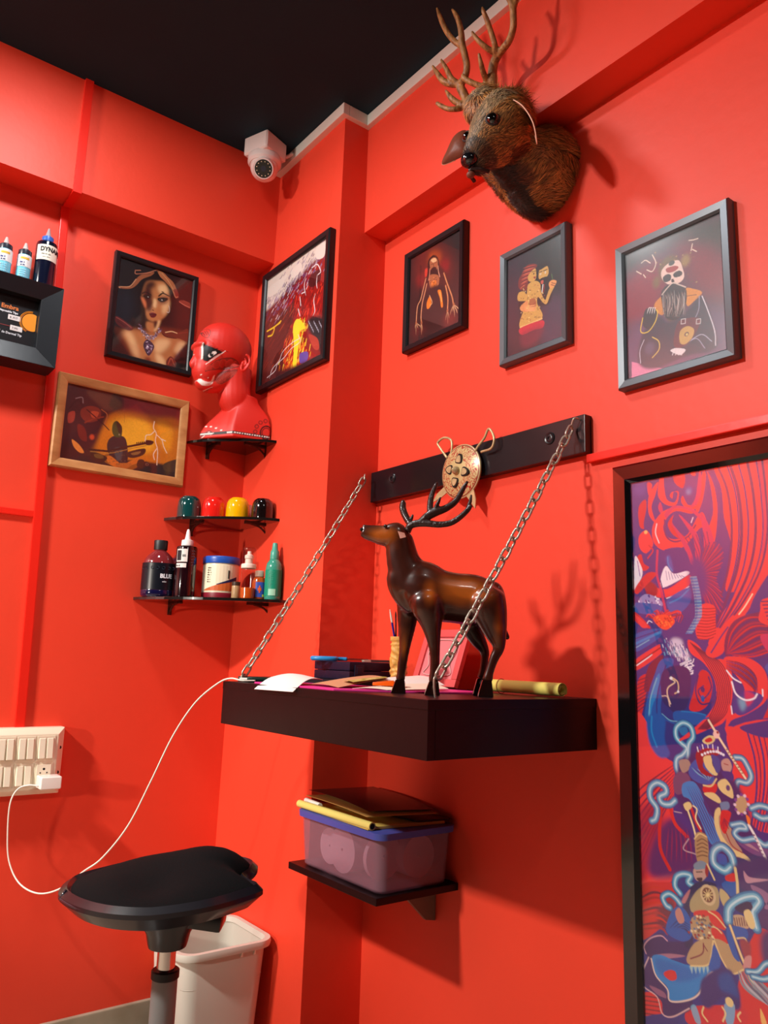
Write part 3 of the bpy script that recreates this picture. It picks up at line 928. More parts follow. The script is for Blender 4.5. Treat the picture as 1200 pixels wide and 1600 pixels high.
for x, lab, dz in ((.400, 'small bottle of light blue ink with dark collar, next to the tall ink bottle', .0), (.352, 'small light blue ink bottle cut by the left edge of the photo', .004)):
    t = bottle('ink_bottle', lab, 'bottle', x, 2.158, ZT,
        [('body', [(.0165, 0), (.0180, .002), (.0182, .072), (.0165, .078)], mat('ink_light_blue', (120, 200, 222), .2, coat=.3)),
         ('collar_cap', [(.0170, .076), (.0172, .077), (.0165, .090), (.0115, .094)], mat('collar_dark', (40, 46, 60), .3), 'dark collar'),
         ('nozzle', [(.0085, .093), (.0065, .100), (.0045, .108), (.0030, .114), (.0001, .116)], mat('nozzle_pale', (205, 190, 186), .3), 'pale nozzle')], g, .1)
    patch(t, .0183, -1.2, 1.2, .040, .074, mat('label_white_band', (238, 240, 240), .5))
    text_obj('lettering', 'ılııı ıl', .0068, mat('print_blue', (50, 60, 130), .5), t, (0, 0, .050), bend=(.0188, -.85), bold=.0003)
    text_obj('lettering', 'ııı ıııı', .0062, mat('print_navy', (40, 50, 110), .5), t, (0, 0, .043), bend=(.0188, -.75), bold=.0003)
    patch(t, .0188, -.8, .4, .061, .067, mat('label_ochre', (225, 185, 60), .5), 'yellow_print')
    for k in range(4):
        text_obj('lettering', 'ııılı ıılı ıı ıılı', .0042, wt, t, (0, 0, .030 - k * .006), bend=(.0188, -.8))
# ================================================================== painted mannequin bust on the top corner shelf
YM = 2.105
def mpt(a, b, y=YM):
    """profile point of the bust: (x, z) on its middle plane"""
    p = at(280 + a / 6.4, 490 + b / 6.4, 'y', y)
    return p.x, p.z
t = thing('mannequin_bust', 'red mannequin head and shoulders with painted black and white face patterns on corner shelf', 'mannequin', (1.04, YM, S1))
O = Vector((1.04, YM, S1))
def mp3(a, b, dy=0.0):
    x, z = mpt(a, b)
    return Vector((x, YM + dy, z)) - O
bm = NB()
c = mp3(455, 345); ball(bm, c, (.086, .062, .076), 32, 20)                    # cranium
c = mp3(300, 430); ball(bm, c, (.050, .050, .075), 24, 16)                    # face mass
c = mp3(260, 560); ball(bm, c, (.040, .041, .052), 24, 16)                    # cheeks and mouth
c = mp3(245, 700); ball(bm, c, (.026, .027, .022), 20, 12)                    # chin
tube(bm, [tuple(mp3(250, 730)) + (.020,), tuple(mp3(380, 690)) + (.032,), tuple(mp3(520, 600)) + (.040,)], n=16, up=(0, 1, 0))
for a, b, r in ((215, 640, .0085), (210, 680, .0085)):                          # lips
    ball(bm, mp3(a - 20, b), (r, .017, r * .8), 16, 10)
tube(bm, [tuple(mp3(178, 400)) + (.008,), tuple(mp3(160, 450)) + (.010,), tuple(mp3(142, 505)) + (.0125,), tuple(mp3(158, 525)) + (.011,)], n=12, up=(0, 1, 0))
for s in (-1, 1): ball(bm, mp3(168, 522, s * .009), (.010, .008, .008), 12, 8)
ball(bm, mp3(200, 330), (.020, .040, .014), 16, 10)                           # brow
# neck, then shoulders cut flat at the arms
tube(bm, [tuple(mp3(560, 560)) + (.052,), tuple(mp3(552, 720)) + (.049,), tuple(mp3(552, 860)) + (.050,), tuple(mp3(562, 960)) + (.040,), tuple(mp3(570, 1080)) + (.020,)], n=20, up=(0, 1, 0), flat=.92)
def ring(cx, cy, z, rx, ry, e, n=36):
    out = []
    for k in range(n):
        a = 2 * math.pi * k / n
        ca_, sa_ = math.cos(a), math.sin(a)
        out.append(((cx + rx * math.copysign(abs(ca_) ** (2 / e), ca_)), cy + ry * math.copysign(abs(sa_) ** (2 / e), sa_), z))
    return out
def loft(bm, rings):
    R = [[bm.verts.new(p) for p in r] for r in rings]
    n = len(R[0]); fs = []
    for A, B in zip(R, R[1:]):
        for k in range(n): fs.append(bm.faces.new((A[k], A[(k + 1) % n], B[(k + 1) % n], B[k])))
    fs.append(bm.faces.new(R[0][::-1])); fs.append(bm.faces.new(R[-1]))
    bmesh.ops.recalc_face_normals(bm, faces=fs)
foot = [(-.113, .058), (-.045, -.047), (.071, -.073), (.071, .068)]
def footR(a):
    best = .1
    for (x1, y1), (x2, y2) in zip(foot, foot[1:] + foot[:1]):
        dx, dy = math.cos(a), math.sin(a)
        den = dx * (y2 - y1) - dy * (x2 - x1)
        if abs(den) < 1e-9: continue
        tt = (x1 * (y2 - y1) - y1 * (x2 - x1)) / den
        ss = (x1 * dy - y1 * dx) / den
        if tt > 0 and -1e-6 <= ss <= 1 + 1e-6: best = tt
    return best
rings = []
for z, tt in ((.002, 0), (.012, 0), (.022, .02), (.040, .14), (.058, .32), (.076, .52), (.094, .72), (.110, .87), (.126, .97), (.140, 1)):
    rr = []
    for k in range(60):
        a = 2 * math.pi * k / 60
        te = tt ** (1 + 1.6 * max(0, math.cos(a + 1.15)))
        r = footR(a) * (1 - te) + .044 * te
        rr.append((r * math.cos(a) + .004 * tt, r * math.sin(a), z))
    rings.append(rr)
loft(bm, rings)
for sgn in (-1,):                                                              # ear on the near side
    pass
bust_m = attr_mat('painted_red_gloss', .48, .0)
bust = fused('head_and_shoulders', bm, bust_m, t, .0021, 9)
# paint: side-on drawing, the same on both sides of the face
class Paint:
    """small raster to draw on; x right, y down, any units through self.map"""
    def __init__(s, w, h, bg, mp=None):
        s.w, s.h = w, h
        s.a = np.zeros((h, w, 3), np.float32); s.a[:] = [lin(v) for v in bg]
        s.mp = mp
        s.Y, s.X = np.mgrid[0:h, 0:w].astype(np.float32)
        s.X += .5; s.Y += .5
    def P(s, pts):
        return np.array([s.mp(*p[:2]) if s.mp else p[:2] for p in pts], float)
    def _bb(s, Q, m):
        x0 = max(0, int(Q[:, 0].min() - m)); x1 = min(s.w, int(Q[:, 0].max() + m) + 2)
        y0 = max(0, int(Q[:, 1].min() - m)); y1 = min(s.h, int(Q[:, 1].max() + m) + 2)
        return x0, x1, y0, y1
    def _mix(s, x0, x1, y0, y1, al, col):
        c = np.array([lin(v) for v in col], np.float32)
        r = s.a[y0:y1, x0:x1]
        r += (c - r) * al[..., None]
    def fill(s, pts, col, alpha=1.0, smooth=True, soft=0.0, closed=True):
        Q = s.P(pts)
        if smooth and len(Q) > 2: Q = np.array(crom(Q, 6, True))
        x0, x1, y0, y1 = s._bb(Q, 2 + soft * 2)
        if x1 <= x0 or y1 <= y0: return
        acc = np.zeros((y1 - y0, x1 - x0), np.float32)
        subs = ((.25, .25), (-.25, -.25), (.25, -.25), (-.25, .25))
        for dx, dy in subs:
            X = s.X[y0:y1, x0:x1] + dx; Y = s.Y[y0:y1, x0:x1] + dy
            ins = np.zeros(X.shape, bool)
            n = len(Q)
            for i in range(n):
                xa, ya = Q[i]; xb, yb = Q[(i + 1) % n]
                if ya == yb: continue
                c = ((ya > Y) != (yb > Y)) & (X < (xb - xa) * (Y - ya) / (yb - ya) + xa)
                ins ^= c
            acc += ins
        acc /= len(subs)
        if soft > 0:
            k = int(max(1, soft))
            for _ in range(2):
                for axn in (0, 1):
                    pad = [(0, 0), (0, 0)]; pad[axn] = (k, k)
                    p = np.pad(acc, pad, mode='edge')
                    cs = np.cumsum(p, axis=axn)
                    z = np.zeros_like(np.take(cs, [0], axis=axn))
                    cs = np.concatenate([z, cs], axis=axn)
                    L = acc.shape[axn]
                    acc = (np.take(cs, range(2 * k + 1, 2 * k + 1 + L), axis=axn) - np.take(cs, range(0, L), axis=axn)) / (2 * k + 1)
        s._mix(x0, x1, y0, y1, acc * alpha, col)
    def stroke(s, pts, w, col, alpha=1.0, w2=None, smooth=True, soft=.7, taper=False):
        """w in cells; taper thins both ends"""
        Q = s.P(pts)
        if smooth and len(Q) > 2: Q = np.array(crom(Q, 6))
        n = len(Q) - 1
        if n < 1: return
        x0, x1, y0, y1 = s._bb(Q, w + 2)
        if x1 <= x0 or y1 <= y0: return
        X = s.X[y0:y1, x0:x1]; Y = s.Y[y0:y1, x0:x1]
        al = np.zeros(X.shape, np.float32)
        for i in range(n):
            xa, ya = Q[i]; xb, yb = Q[i + 1]
            dx, dy = xb - xa, yb - ya
            L = dx * dx + dy * dy + 1e-9
            u = np.clip(((X - xa) * dx + (Y - ya) * dy) / L, 0, 1)
            d = np.hypot(X - xa - u * dx, Y - ya - u * dy)
            f = (i + .5) / n
            ww = w + ((w2 - w) * f if w2 is not None else 0)
            if taper: ww = ww * (.25 + .75 * math.sin(math.pi * f))
            al = np.maximum(al, np.clip((ww / 2 - d) / soft + .5, 0, 1) * min(1.0, ww + .2))
        s._mix(x0, x1, y0, y1, al * alpha, col)
    def blob(s, c, rx, ry, col, alpha=1.0, rot=0.0, soft=0.0, n=20):
        c = np.array(s.mp(*c) if s.mp else c, float)
        pts = []
        for k in range(n):
            a = 2 * math.pi * k / n
            x, y = rx * math.cos(a), ry * math.sin(a)
            pts.append((c[0] + x * math.cos(rot) - y * math.sin(rot), c[1] + x * math.sin(rot) + y * math.cos(rot)))
        m = s.mp; s.mp = None; s.fill(pts, col, alpha, False, soft); s.mp = m
    def sample(s, x, y):
        xi = np.clip(np.asarray(x), 0, s.w - 1.001); yi = np.clip(np.asarray(y), 0, s.h - 1.001)
        x0 = xi.astype(int); y0 = yi.astype(int)
        fx_ = (xi - x0)[..., None]; fy_ = (yi - y0)[..., None]
        a = s.a; x1 = np.minimum(x0 + 1, s.w - 1); y1 = np.minimum(y0 + 1, s.h - 1)
        return (a[y0, x0] * (1 - fx_) + a[y0, x1] * fx_) * (1 - fy_) + (a[y1, x0] * (1 - fx_) + a[y1, x1] * fx_) * fy_

YF = YM - .036                                    # the near cheek
PXR = (110, 1010, 90, 1300)
pa = Paint(450, 605, (222, 44, 32), lambda a, b: ((a - 110) * .5, (b - 90) * .5))
BK, WH, DR = (14, 8, 8), (250, 235, 225), (78, 30, 26)
# near eye
pa.fill([(236, 290), (262, 318), (320, 350), (375, 375), (420, 400), (372, 418), (320, 455), (282, 482), (250, 470), (230, 420), (236, 350)], BK, smooth=False)
pa.stroke([(225, 285), (262, 312), (320, 340), (380, 372), (460, 402)], 1.6, DR)
pa.fill([(282, 420), (305, 398), (340, 390), (356, 408), (330, 428), (300, 446), (284, 438)], WH)
pa.blob((308, 418), 9, 11, BK); pa.blob((316, 408), 3, 3, WH)
for k in range(13): pa.blob((238 - k * .2, 300 + k * 12), 3.4, 4.2, WH)
for k in range(16): pa.blob((268 + k * 11, 505 - k * 7.0 - (k / 16) ** 2 * 8), 3.0, 2.6, WH)
pa.stroke([(300, 478), (350, 438), (425, 404)], 2.2, WH)
# eye on the nose side, brow marks
for k in range(7): pa.blob((143 - k * .8, 335 + k * 11), 2.4, 3.2, WH)
pa.stroke([(172, 236), (182, 258), (205, 250), (218, 222)], 5.5, WH, taper=True)
pa.stroke([(176, 330), (184, 344), (198, 334)], 1.8, WH)
pa.stroke([(168, 380), (182, 385), (196, 378)], 1.6, WH)
pa.stroke([(165, 215), (210, 180), (262, 140), (300, 140), (315, 180), (290, 240), (262, 205), (266, 160)], 2.0, DR)
for k in range(3): pa.stroke([(268 + k * 12, 160), (274 + k * 12, 215)], 2.0, DR)
pa.stroke([(165, 215), (190, 195), (228, 170)], 5, DR, .7)
# band of circles over the cheek, scales below
pa.fill([(262, 560), (300, 520), (360, 480), (440, 456), (520, 462), (590, 500), (580, 540), (520, 552), (420, 556), (330, 566), (270, 580)], (150, 48, 38), .9)
for cx, cy, r in ((292, 545, 17), (362, 515, 20), (432, 500, 20), (498, 500, 17), (555, 510, 14)):
    pa.blob((cx, cy), r, r, (214, 60, 46))
    pa.blob((cx + 3, cy + 3), r * .8, r * .75, (196, 50, 38))
pa.stroke([(300, 520), (360, 480), (440, 456), (520, 462), (590, 500)], 2.2, DR)
pa.stroke([(262, 578), (330, 566), (420, 556), (520, 552), (582, 542)], 2.2, DR)
pa.fill([(385, 600), (440, 575), (560, 562), (566, 590), (530, 640), (480, 680), (430, 702), (390, 690), (370, 650)], (138, 44, 34), .9)
for r in range(9):
    for q in range(12):
        x = 382 + q * 16 + (r % 2) * 8; y = 590 + r * 13
        if (x - 380) * .62 + (y - 570) < 150 and y > 650 - (x - 372) * .9 - 40 and x < 562: pa.blob((x, y), 3.1, 2.6, (214, 76, 58), .8)
# tusk, mouth dots, lip lines
pa.fill([(218, 640), (240, 636), (262, 660), (300, 676), (336, 664), (344, 630), (362, 612), (360, 660), (345, 696), (305, 712), (262, 704), (236, 680)], WH)
for x, y in ((145, 565), (180, 592), (236, 602), (300, 638), (168, 650), (176, 700), (205, 706)): pa.blob((x, y), 3.2, 3.2, WH)
pa.stroke([(210, 768), (250, 748), (300, 742), (356, 722)], 2.4, WH)
pa.stroke([(196, 775), (245, 757), (300, 750), (350, 732)], 1.8, BK)
pa.stroke([(160, 640), (200, 628), (222, 640)], 4, (150, 30, 24))
pa.stroke([(172, 690), (190, 700), (220, 690)], 3, (150, 30, 24))
# shoulders: sun marks and the dotted hem
for dy, rr, cc in ((0, 58, BK), (0, 48, (210, 40, 30)), (0, 40, BK), (0, 34, (220, 50, 38))):
    pa.blob((818, 1215), rr * .5, rr * .62, cc)
for k in range(7):
    a = math.pi * (k + .1) / 6.2
    pa.blob((818 + 98 * math.cos(a), 1205 - 108 * math.sin(a)), 10, 11, (120, 28, 22)); pa.blob((818 + 98 * math.cos(a), 1205 - 108 * math.sin(a)), 6, 7, (214, 44, 34))
pa.stroke([(318, 1200), (350, 1160), (385, 1132), (404, 1160)], 3, BK); pa.stroke([(330, 1204), (360, 1168), (385, 1146), (394, 1180)], 3, WH)
for k in range(7): pa.blob((300 + k * 26, 1130 - math.sin(k * .55) * 62 + 10), 3.4, 3.4, WH)
me = bust.data
co = np.empty(len(me.vertices) * 3, np.float32); me.vertices.foreach_get('co', co); co = co.reshape(-1, 3) + np.array(O, np.float32)
# invert the (x, z) -> drawing mapping on the near-cheek plane
src = np.array([(a, b) for a in range(110, 1011, 90) for b in range(90, 1301, 110)], float)
dst = np.array([mpt(a, b, YF) for a, b in src])
x_, z_ = dst[:, 0], dst[:, 1]
Am = np.stack([np.ones_like(x_), x_, z_, x_ * z_, x_ ** 2, z_ ** 2], 1)
ka, *_ = np.linalg.lstsq(Am, src[:, 0], rcond=None); kb, *_ = np.linalg.lstsq(Am, src[:, 1], rcond=None)
V = np.stack([np.ones(len(co)), co[:, 0], co[:, 2], co[:, 0] * co[:, 2], co[:, 0] ** 2, co[:, 2] ** 2], 1)
A_ = V @ ka; B_ = V @ kb
A_ = A_ + np.where((co[:, 1] > YM + .004) & (B_ < 560), 62.0, 0.0)
cols = pa.sample((A_ - 110) * .5, (B_ - 90) * .5)
# dotted hem runs round the foot of the bust
hz = co[:, 2] - S1
hem = (hz > .010) & (hz < .019)
sarc = (co[:, 0] * 1.0 + co[:, 1] * .7)
dots = hem & (hz > .0125) & (hz < .0165) & (np.modf(sarc / .0062)[0] % 1.0 > .35)
cols[hem] = [lin(v) for v in (20, 8, 8)]; cols[dots] = [lin(v) for v in WH]
ca_ = me.color_attributes.new('col', 'FLOAT_COLOR', 'POINT')
ca_.data.foreach_set('color', np.concatenate([cols, np.ones((len(cols), 1))], 1).astype(np.float32).ravel())
for s in (-1, 1):
    e_ = at(280 + 632 / 6.4, 490 + 498 / 6.4, 'y', YM - .058) - O
    e = Vector((e_.x, s * .058, e_.z))
    pts = [(.006, .028), (.016, .022), (.019, .006), (.012, -.012), (.002, -.024), (-.004, -.020), (-.003, -.004)]
    bm = NB()
    tube(bm, [(e.x + a, e.y + s * (.004 + a * .25), e.z + b, .0042) for a, b in pts], n=10, sub=5)
    ball(bm, (e.x + .004, e.y + s * .001, e.z - .004), (.009, .004, .014), 14, 10)
    tube(bm, [(e.x + .004, e.y + s * .005, e.z + .016, .0022), (e.x + .010, e.y + s * .006, e.z + .004, .0024), (e.x + .005, e.y + s * .005, e.z - .008, .0024)], n=8)
    fused('ear', bm, mat('bust_ear_red', (222, 44, 32), .36, coat=.1), t, .0016, 4)

# ================================================================== mounted deer head
c0 = Vector((XB, 1.098, 2.122))
t = thing('mounted_deer_head', 'furry brown mounted deer head with antlers and glass eyes high on the right wall', 'trophy head', c0)
def w3(px, py, x): return at(px, py, 'x', x) - c0
bm = NB()
tube(bm, [(0.0, 0, -.004, .098), (-.020, .0, -.004, .104), (-.060, .004, -.006, .096), (-.105, .012, .004, .080), (-.140, .020, .026, .070), (-.160, .026, .050, .062)], n=24, up=(0, 1, 0), flat=.86)
HX = 1.115
hc = w3(790, 185, HX)
ball(bm, hc, (.062, .056, .056), 24, 16)
nose = w3(737, 250, 1.030)
ball(bm, w3(756, 168, 1.085), (.040, .046, .040), 20, 14)
tube(bm, [tuple(hc + Vector((.0, 0, -.004))) + (.060,), tuple(hc.lerp(nose, .35)) + (.054,), tuple(hc.lerp(nose, .62)) + (.041,), tuple(hc.lerp(nose, .85)) + (.031,), tuple(nose) + (.023,)], n=20, up=(0, 0, 1), flat=1)
jaw = nose + Vector((.010, 0, -.020))
tube(bm, [tuple(hc + Vector((.02, 0, -.045))) + (.045,), tuple(hc.lerp(jaw, .6) + Vector((0, 0, -.012))) + (.034,), tuple(jaw) + (.015,)], n=16)
tube(bm, [tuple(c0 * 0 + Vector((-.02, .0, -.085))) + (.030,), (-.055, .002, -.088, .034), (-.085, .008, -.060, .042)], n=12)
hide = attr_mat('deer_hide', .7, sheen=.2)
head = fused('head_and_neck', bm, hide, t, .0042, 8)
me = head.data
def furcol(p, nrm):
    """brown hide, grey down the muzzle, dark throat"""
    q = Vector(p)
    d = (q - hc).dot((nose - hc).normalized()) / (nose - hc).length
    n_ = noise.noise(q * 28) * .5 + .5
    base = Vector((158, 110, 56)).lerp(Vector((110, 70, 34)), n_)
    top = nrm.z > .25 or (nrm.x < -.45 and abs(q.y - hc.y) < .03 and q.z > nose.z)
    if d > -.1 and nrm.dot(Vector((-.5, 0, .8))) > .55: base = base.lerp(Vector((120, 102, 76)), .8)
    if d > .8: base = base.lerp(Vector((60, 46, 36)), .7)
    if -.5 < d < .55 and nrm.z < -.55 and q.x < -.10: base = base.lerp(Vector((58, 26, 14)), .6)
    if q.z < -.02 and q.x < -.012 and nrm.z < -.1 and abs(q.y - .004 - noise.noise(q * 22) * .01) < .020: base = base.lerp(Vector((26, 14, 10)), .85)
    return base
cs = np.zeros((len(me.vertices), 4), np.float32); cs[:, 3] = 1
for i, v in enumerate(me.vertices):
    f = furcol(v.co, v.normal) * .8
    cs[i, :3] = [lin(x) for x in f]
me.color_attributes.new('col', 'FLOAT_COLOR', 'POINT').data.foreach_set('color', cs.ravel())
# coat of hair: each hair a thin curved blade, all in one mesh
me.calc_loop_triangles()
tri = me.loop_triangles
areas = np.array([x.area for x in tri]); cdf = np.cumsum(areas) / areas.sum()
NH = 30000
vs, fs, hcs = [], [], []
axis_n = (nose - hc).normalized()
pick = np.searchsorted(cdf, rng.random(NH))
for ti in pick:
    tr = tri[int(ti)]
    a, b, c_ = [me.vertices[k].co for k in tr.vertices]
    u, v = random.random(), random.random()
    if u + v > 1: u, v = 1 - u, 1 - v
    p = a + (b - a) * u + (c_ - a) * v
    nrm = tr.normal
    if p.x > -.003: continue
    dface = (p - hc).dot(axis_n) / (nose - hc).length
    # hair lies back from the nose, towards the wall and down
    flow = Vector((.85, -.05, -.35)) if dface < .2 else -axis_n + Vector((0, 0, -.1))
    if p.z < .0 and dface < 0: flow = Vector((.25, -.05, -1.0))
    L = (.006 if dface > .55 else .013 if dface > -.1 else .024) * random.uniform(.6, 1.3)
    if dface < .25 and p.z > hc.z + .035 and p.x > hc.x - .02: L *= 1.7; flow = Vector((.5, random.uniform(-.4, .4), .7))
    if p.z < -.05: L *= 1.25
    jit = Vector((noise.noise(p * 30), noise.noise(p * 30 + Vector((9, 0, 0))), noise.noise(p * 30 + Vector((0, 9, 0))))) * .7
    flow = (flow + jit + Vector((random.uniform(-.15, .15),) * 3)).normalized()
    tan = (flow - nrm * flow.dot(nrm))
    if tan.length < .05: continue
    tan.normalize()
    lift = .28 + random.uniform(-.1, .15)
    mid = p + (tan + nrm * lift).normalized() * L * .55
    tip = mid + (tan + nrm * lift * .3 + Vector((0, 0, -.12))).normalized() * L * .55
    sd = tan.cross(nrm).normalized() * (.00055 if dface > .4 else .00085)
    i0 = len(vs)
    vs += [tuple(p - sd), tuple(p + sd), tuple(mid + sd * .7), tuple(mid - sd * .7), tuple(tip)]
    fs += [(i0, i0 + 1, i0 + 2, i0 + 3), (i0 + 3, i0 + 2, i0 + 4)]
    f = furcol(p, nrm) * random.uniform(.75, 1.75)
    cl = [lin(min(255, x)) for x in f] + [1]
    hcs += [cl] * 5
fm = bpy.data.meshes.new('coat_of_hair'); fm.from_pydata(vs, [], fs)
fm.color_attributes.new('col', 'FLOAT_COLOR', 'POINT').data.foreach_set('color', np.array(hcs, np.float32).ravel())
fm.materials.append(attr_mat('deer_hair', .55))
fo = bpy.data.objects.new('coat_of_hair', fm); COL.objects.link(fo); fo.parent = t; fo['kind'] = 'stuff'
glassb = mat('black_glass_eye', (10, 6, 5), .04, coat=1)
dirn = axis_n
def on_head(px, py):
    """where the sight of that spot meets the head"""
    d = (FW + RT * ((px - 600) / FPX) - UP * ((py - 800) / FPX)).normalized()
    ok, loc, nr_, _ = head.ray_cast(CAM - c0, d)
    return (loc, nr_) if ok else (w3(px, py, 1.06), Vector((-1, 0, 0)))
e1, n1 = on_head(770, 186)
e2 = Vector((e1.x, 2 * hc.y - e1.y, e1.z)); e2b, n2 = on_head(729, 213)
for e, nn, r in ((e1, n1, .0145), (e2b, n2, .0115)):
    ob = obj('eye', ball(NB(), e - nn * .003, r, 24, 16), glassb, t, smooth='all')
    obj('eyelid', (lambda b: (tube(b, [tuple(e + (Matrix.Rotation(k * math.pi / 6, 3, nn) @ nn.orthogonal().normalized()) * r * .92) for k in range(12)], .0026, 8, 3, closed=True), b)[1])(NB()), mat('eyelid_dark', (38, 24, 18), .6), ob, smooth='all')
ng = mat('wet_black_nose', (14, 14, 18), .15, coat=.8)
bm = NB(); nd, nn = on_head(742, 250)
ball(bm, nose + axis_n * .010 + Vector((0, 0, .006)), (.018, .020, .016), 20, 14)
fused('nose', bm, ng, t, .0018, 2)
bm = NB()
for s in (-1, 1): tube(bm, [tuple(nose + axis_n * .006 + Vector((.0, 0, -.018))), tuple(nose + Vector((.010, s * .014, -.024))), tuple(nose + Vector((.030, s * .022, -.026)))], .0045, 8)
fused('mouth', bm, mat('mouth_dark', (40, 18, 14), .4), t, .0016, 2)
bm = NB(); ball(bm, nose + axis_n * .004 + Vector((.002, .002, -.030)), (.009, .009, .007), 14, 10)
obj('chin', bm, mat('chin_brown', (120, 66, 48), .6), t, smooth='all')
# ears: leaf-shaped, leathery, with a pale rim
leather = mat('ear_leather', (120, 62, 40), .5, bump=.4, bscale=80)
rimm = mat('ear_rim_pale', (236, 180, 150), .5)
def ear(pts, depth, name='ear'):
    P = [Vector(p) for p in pts]
    n0 = (P[2] - P[0]).cross(P[4] - P[0]).normalized() * depth
    Q = [Vector(p) for p in crom([tuple(p) for p in P], 5, True)]
    cen = sum(Q, Vector()) / len(Q)
    bm = NB(); n = len(Q)
    f = [bm.verts.new(p) for p in Q]; g = [bm.verts.new(p + n0 * .18) for p in Q]
    cf = bm.verts.new(cen + n0); cg = bm.verts.new(cen + n0 * 1.25)
    for k in range(n):
        bm.faces.new((f[k], f[(k + 1) % n], cf)); bm.faces.new((g[(k + 1) % n], g[k], cg)); bm.faces.new((f[k], g[k], g[(k + 1) % n], f[(k + 1) % n]))
    bmesh.ops.recalc_face_normals(bm, faces=bm.faces)
    e = obj(name, bm, leather, t, smooth='all')
    bm = NB(); k0 = int(n * .08)
    tube(bm, [tuple(p) for p in Q[k0:int(n * .60)]], .0012, 6, 1, smooth=False)
    obj('ear_rim', bm, rimm, e, smooth='all')
# far ear (towards the left in the photo) and near ear, seen nearly edge-on
ear([w3(728, 204, 1.135), w3(711, 212, 1.125), w3(699, 235, 1.12), w3(691, 257, 1.118), w3(712, 250, 1.13), w3(733, 238, 1.14), w3(738, 220, 1.145)], .010)
ear([w3(797, 154, 1.090), w3(816, 165, 1.078), w3(833, 192, 1.078), w3(839, 224, 1.09), w3(836, 212, 1.125), w3(828, 190, 1.145), w3(810, 164, 1.135)], .010)
antm = mat('antler_bone', (112, 70, 36), .5, c2=(186, 132, 76), scale=110, bump=1.0, bscale=170, stretch=(1, 1, .4))
def head_antler(brs):
    bm = NB()
    for b in brs:
        tube(bm, [tuple(w3(660 + x / 4.573, y / 4.573, xx)) + (r / 4.573 / 735,) for x, y, r, xx in b], n=10, sub=5)
    return fused('antler', bm, antm, t, .0019, 2)
# crop coordinates measured at 4.573 per photo pixel
head_antler([[(515, 700, 36, 1.120), (500, 640, 34, 1.126), (505, 590, 36, 1.130), (500, 520, 38, 1.128), (515, 440, 36, 1.122), (560, 370, 30, 1.115), (620, 290, 28, 1.108), (648, 200, 27, 1.10), (650, 110, 27, 1.095), (640, 30, 26, 1.09), (600, -40, 20, 1.085), (560, -90, 10, 1.08)],
             [(650, 60, 24, 1.092), (672, -20, 24, 1.095), (690, -110, 18, 1.10), (700, -180, 8, 1.10)],
             [(530, 420, 24, 1.12), (520, 330, 23, 1.10), (490, 230, 22, 1.085), (460, 140, 20, 1.07), (435, 80, 16, 1.06), (428, 50, 8, 1.058)],
             [(525, 380, 24, 1.115), (470, 350, 22, 1.095), (420, 310, 20, 1.08), (375, 262, 17, 1.07), (352, 222, 9, 1.062)],
             [(470, 600, 28, 1.13), (436, 520, 22, 1.105), (418, 450, 19, 1.09), (402, 380, 10, 1.08)],
             [(500, 620, 26, 1.13), (420, 615, 24, 1.115), (350, 590, 23, 1.10), (300, 560, 22, 1.09), (285, 530, 12, 1.085)]])
head_antler([[(352, 840, 34, 1.10), (334, 780, 34, 1.108), (318, 720, 34, 1.112), (290, 660, 36, 1.108), (268, 610, 34, 1.105), (300, 560, 30, 1.10), (318, 480, 28, 1.095), (305, 400, 28, 1.09), (285, 320, 28, 1.085), (278, 240, 25, 1.08), (262, 160, 22, 1.075), (235, 100, 18, 1.07), (212, 66, 9, 1.068)],
             [(285, 330, 24, 1.085), (235, 300, 24, 1.08), (190, 250, 23, 1.075), (150, 180, 22, 1.07), (122, 110, 18, 1.065), (104, 56, 9, 1.062)],
             [(262, 600, 28, 1.105), (205, 600, 28, 1.095), (150, 580, 26, 1.085), (110, 530, 22, 1.08), (72, 470, 10, 1.075)],
             [(245, 590, 24, 1.10), (205, 560, 24, 1.09), (175, 500, 21, 1.085), (152, 460, 17, 1.08), (132, 424, 9, 1.078)],
             [(310, 760, 30, 1.112), (250, 735, 26, 1.10), (205, 700, 23, 1.09), (165, 645, 10, 1.085)],
             [(280, 770, 26, 1.11), (235, 780, 22, 1.095), (180, 778, 20, 1.085), (130, 755, 19, 1.08), (100, 735, 14, 1.075)]])

# ================================================================== security camera under the ceiling
t = thing('security_camera', 'white dome security camera hanging in the ceiling corner', 'security camera', (1.016, 2.010, H), math.radians(-22))
cw = mat('camera_white', (236, 216, 208), .35)
bm = NB(); box(bm, (-.048, -.048, -.062), (.048, .048, 0), .012, 3, rot=Matrix.Rotation(math.radians(42), 3, 'Z'))
obj('junction_box', bm, cw, t, smooth=True)
bm = NB(); lathe(bm, [(.050, -.058), (.052, -.062), (.052, -.078), (.046, -.086), (.0001, -.088)], 36, (0, 0, 0))
bd = obj('mount_ring', bm, cw, t, smooth=True)
bm = NB(); ball(bm, (0, -.002, -.092), .043, 32, 20)
hd = obj('camera_ball', bm, cw, t, smooth='all')
dd = Vector((-.12, -.78, -.60)).normalized()
fc = Vector((0, -.002, -.092)) + dd * .026
bm = NB(); cyl(bm, fc, fc + dd * .022, .034, 36, .030)
obj('lens_barrel', bm, cw, hd, smooth=True)
bm = NB(); cyl(bm, fc + dd * .0215, fc + dd * .0230, .0262, 32)
ln = obj('lens_window', bm, mat('lens_black', (10, 10, 14), .08, coat=1), hd, smooth=True)
u_ = dd.orthogonal().normalized(); v_ = dd.cross(u_)
for k in range(12):
    a = 2 * math.pi * k / 12
    p = fc + dd * .0232 + (u_ * math.cos(a) + v_ * math.sin(a)) * .0205
    obj('led', cyl(NB(), p, p + dd * .0008, .0016, 8), mat('led_pale', (230, 210, 170), .3) if k == 0 else bpy.data.materials['led_pale'], ln)
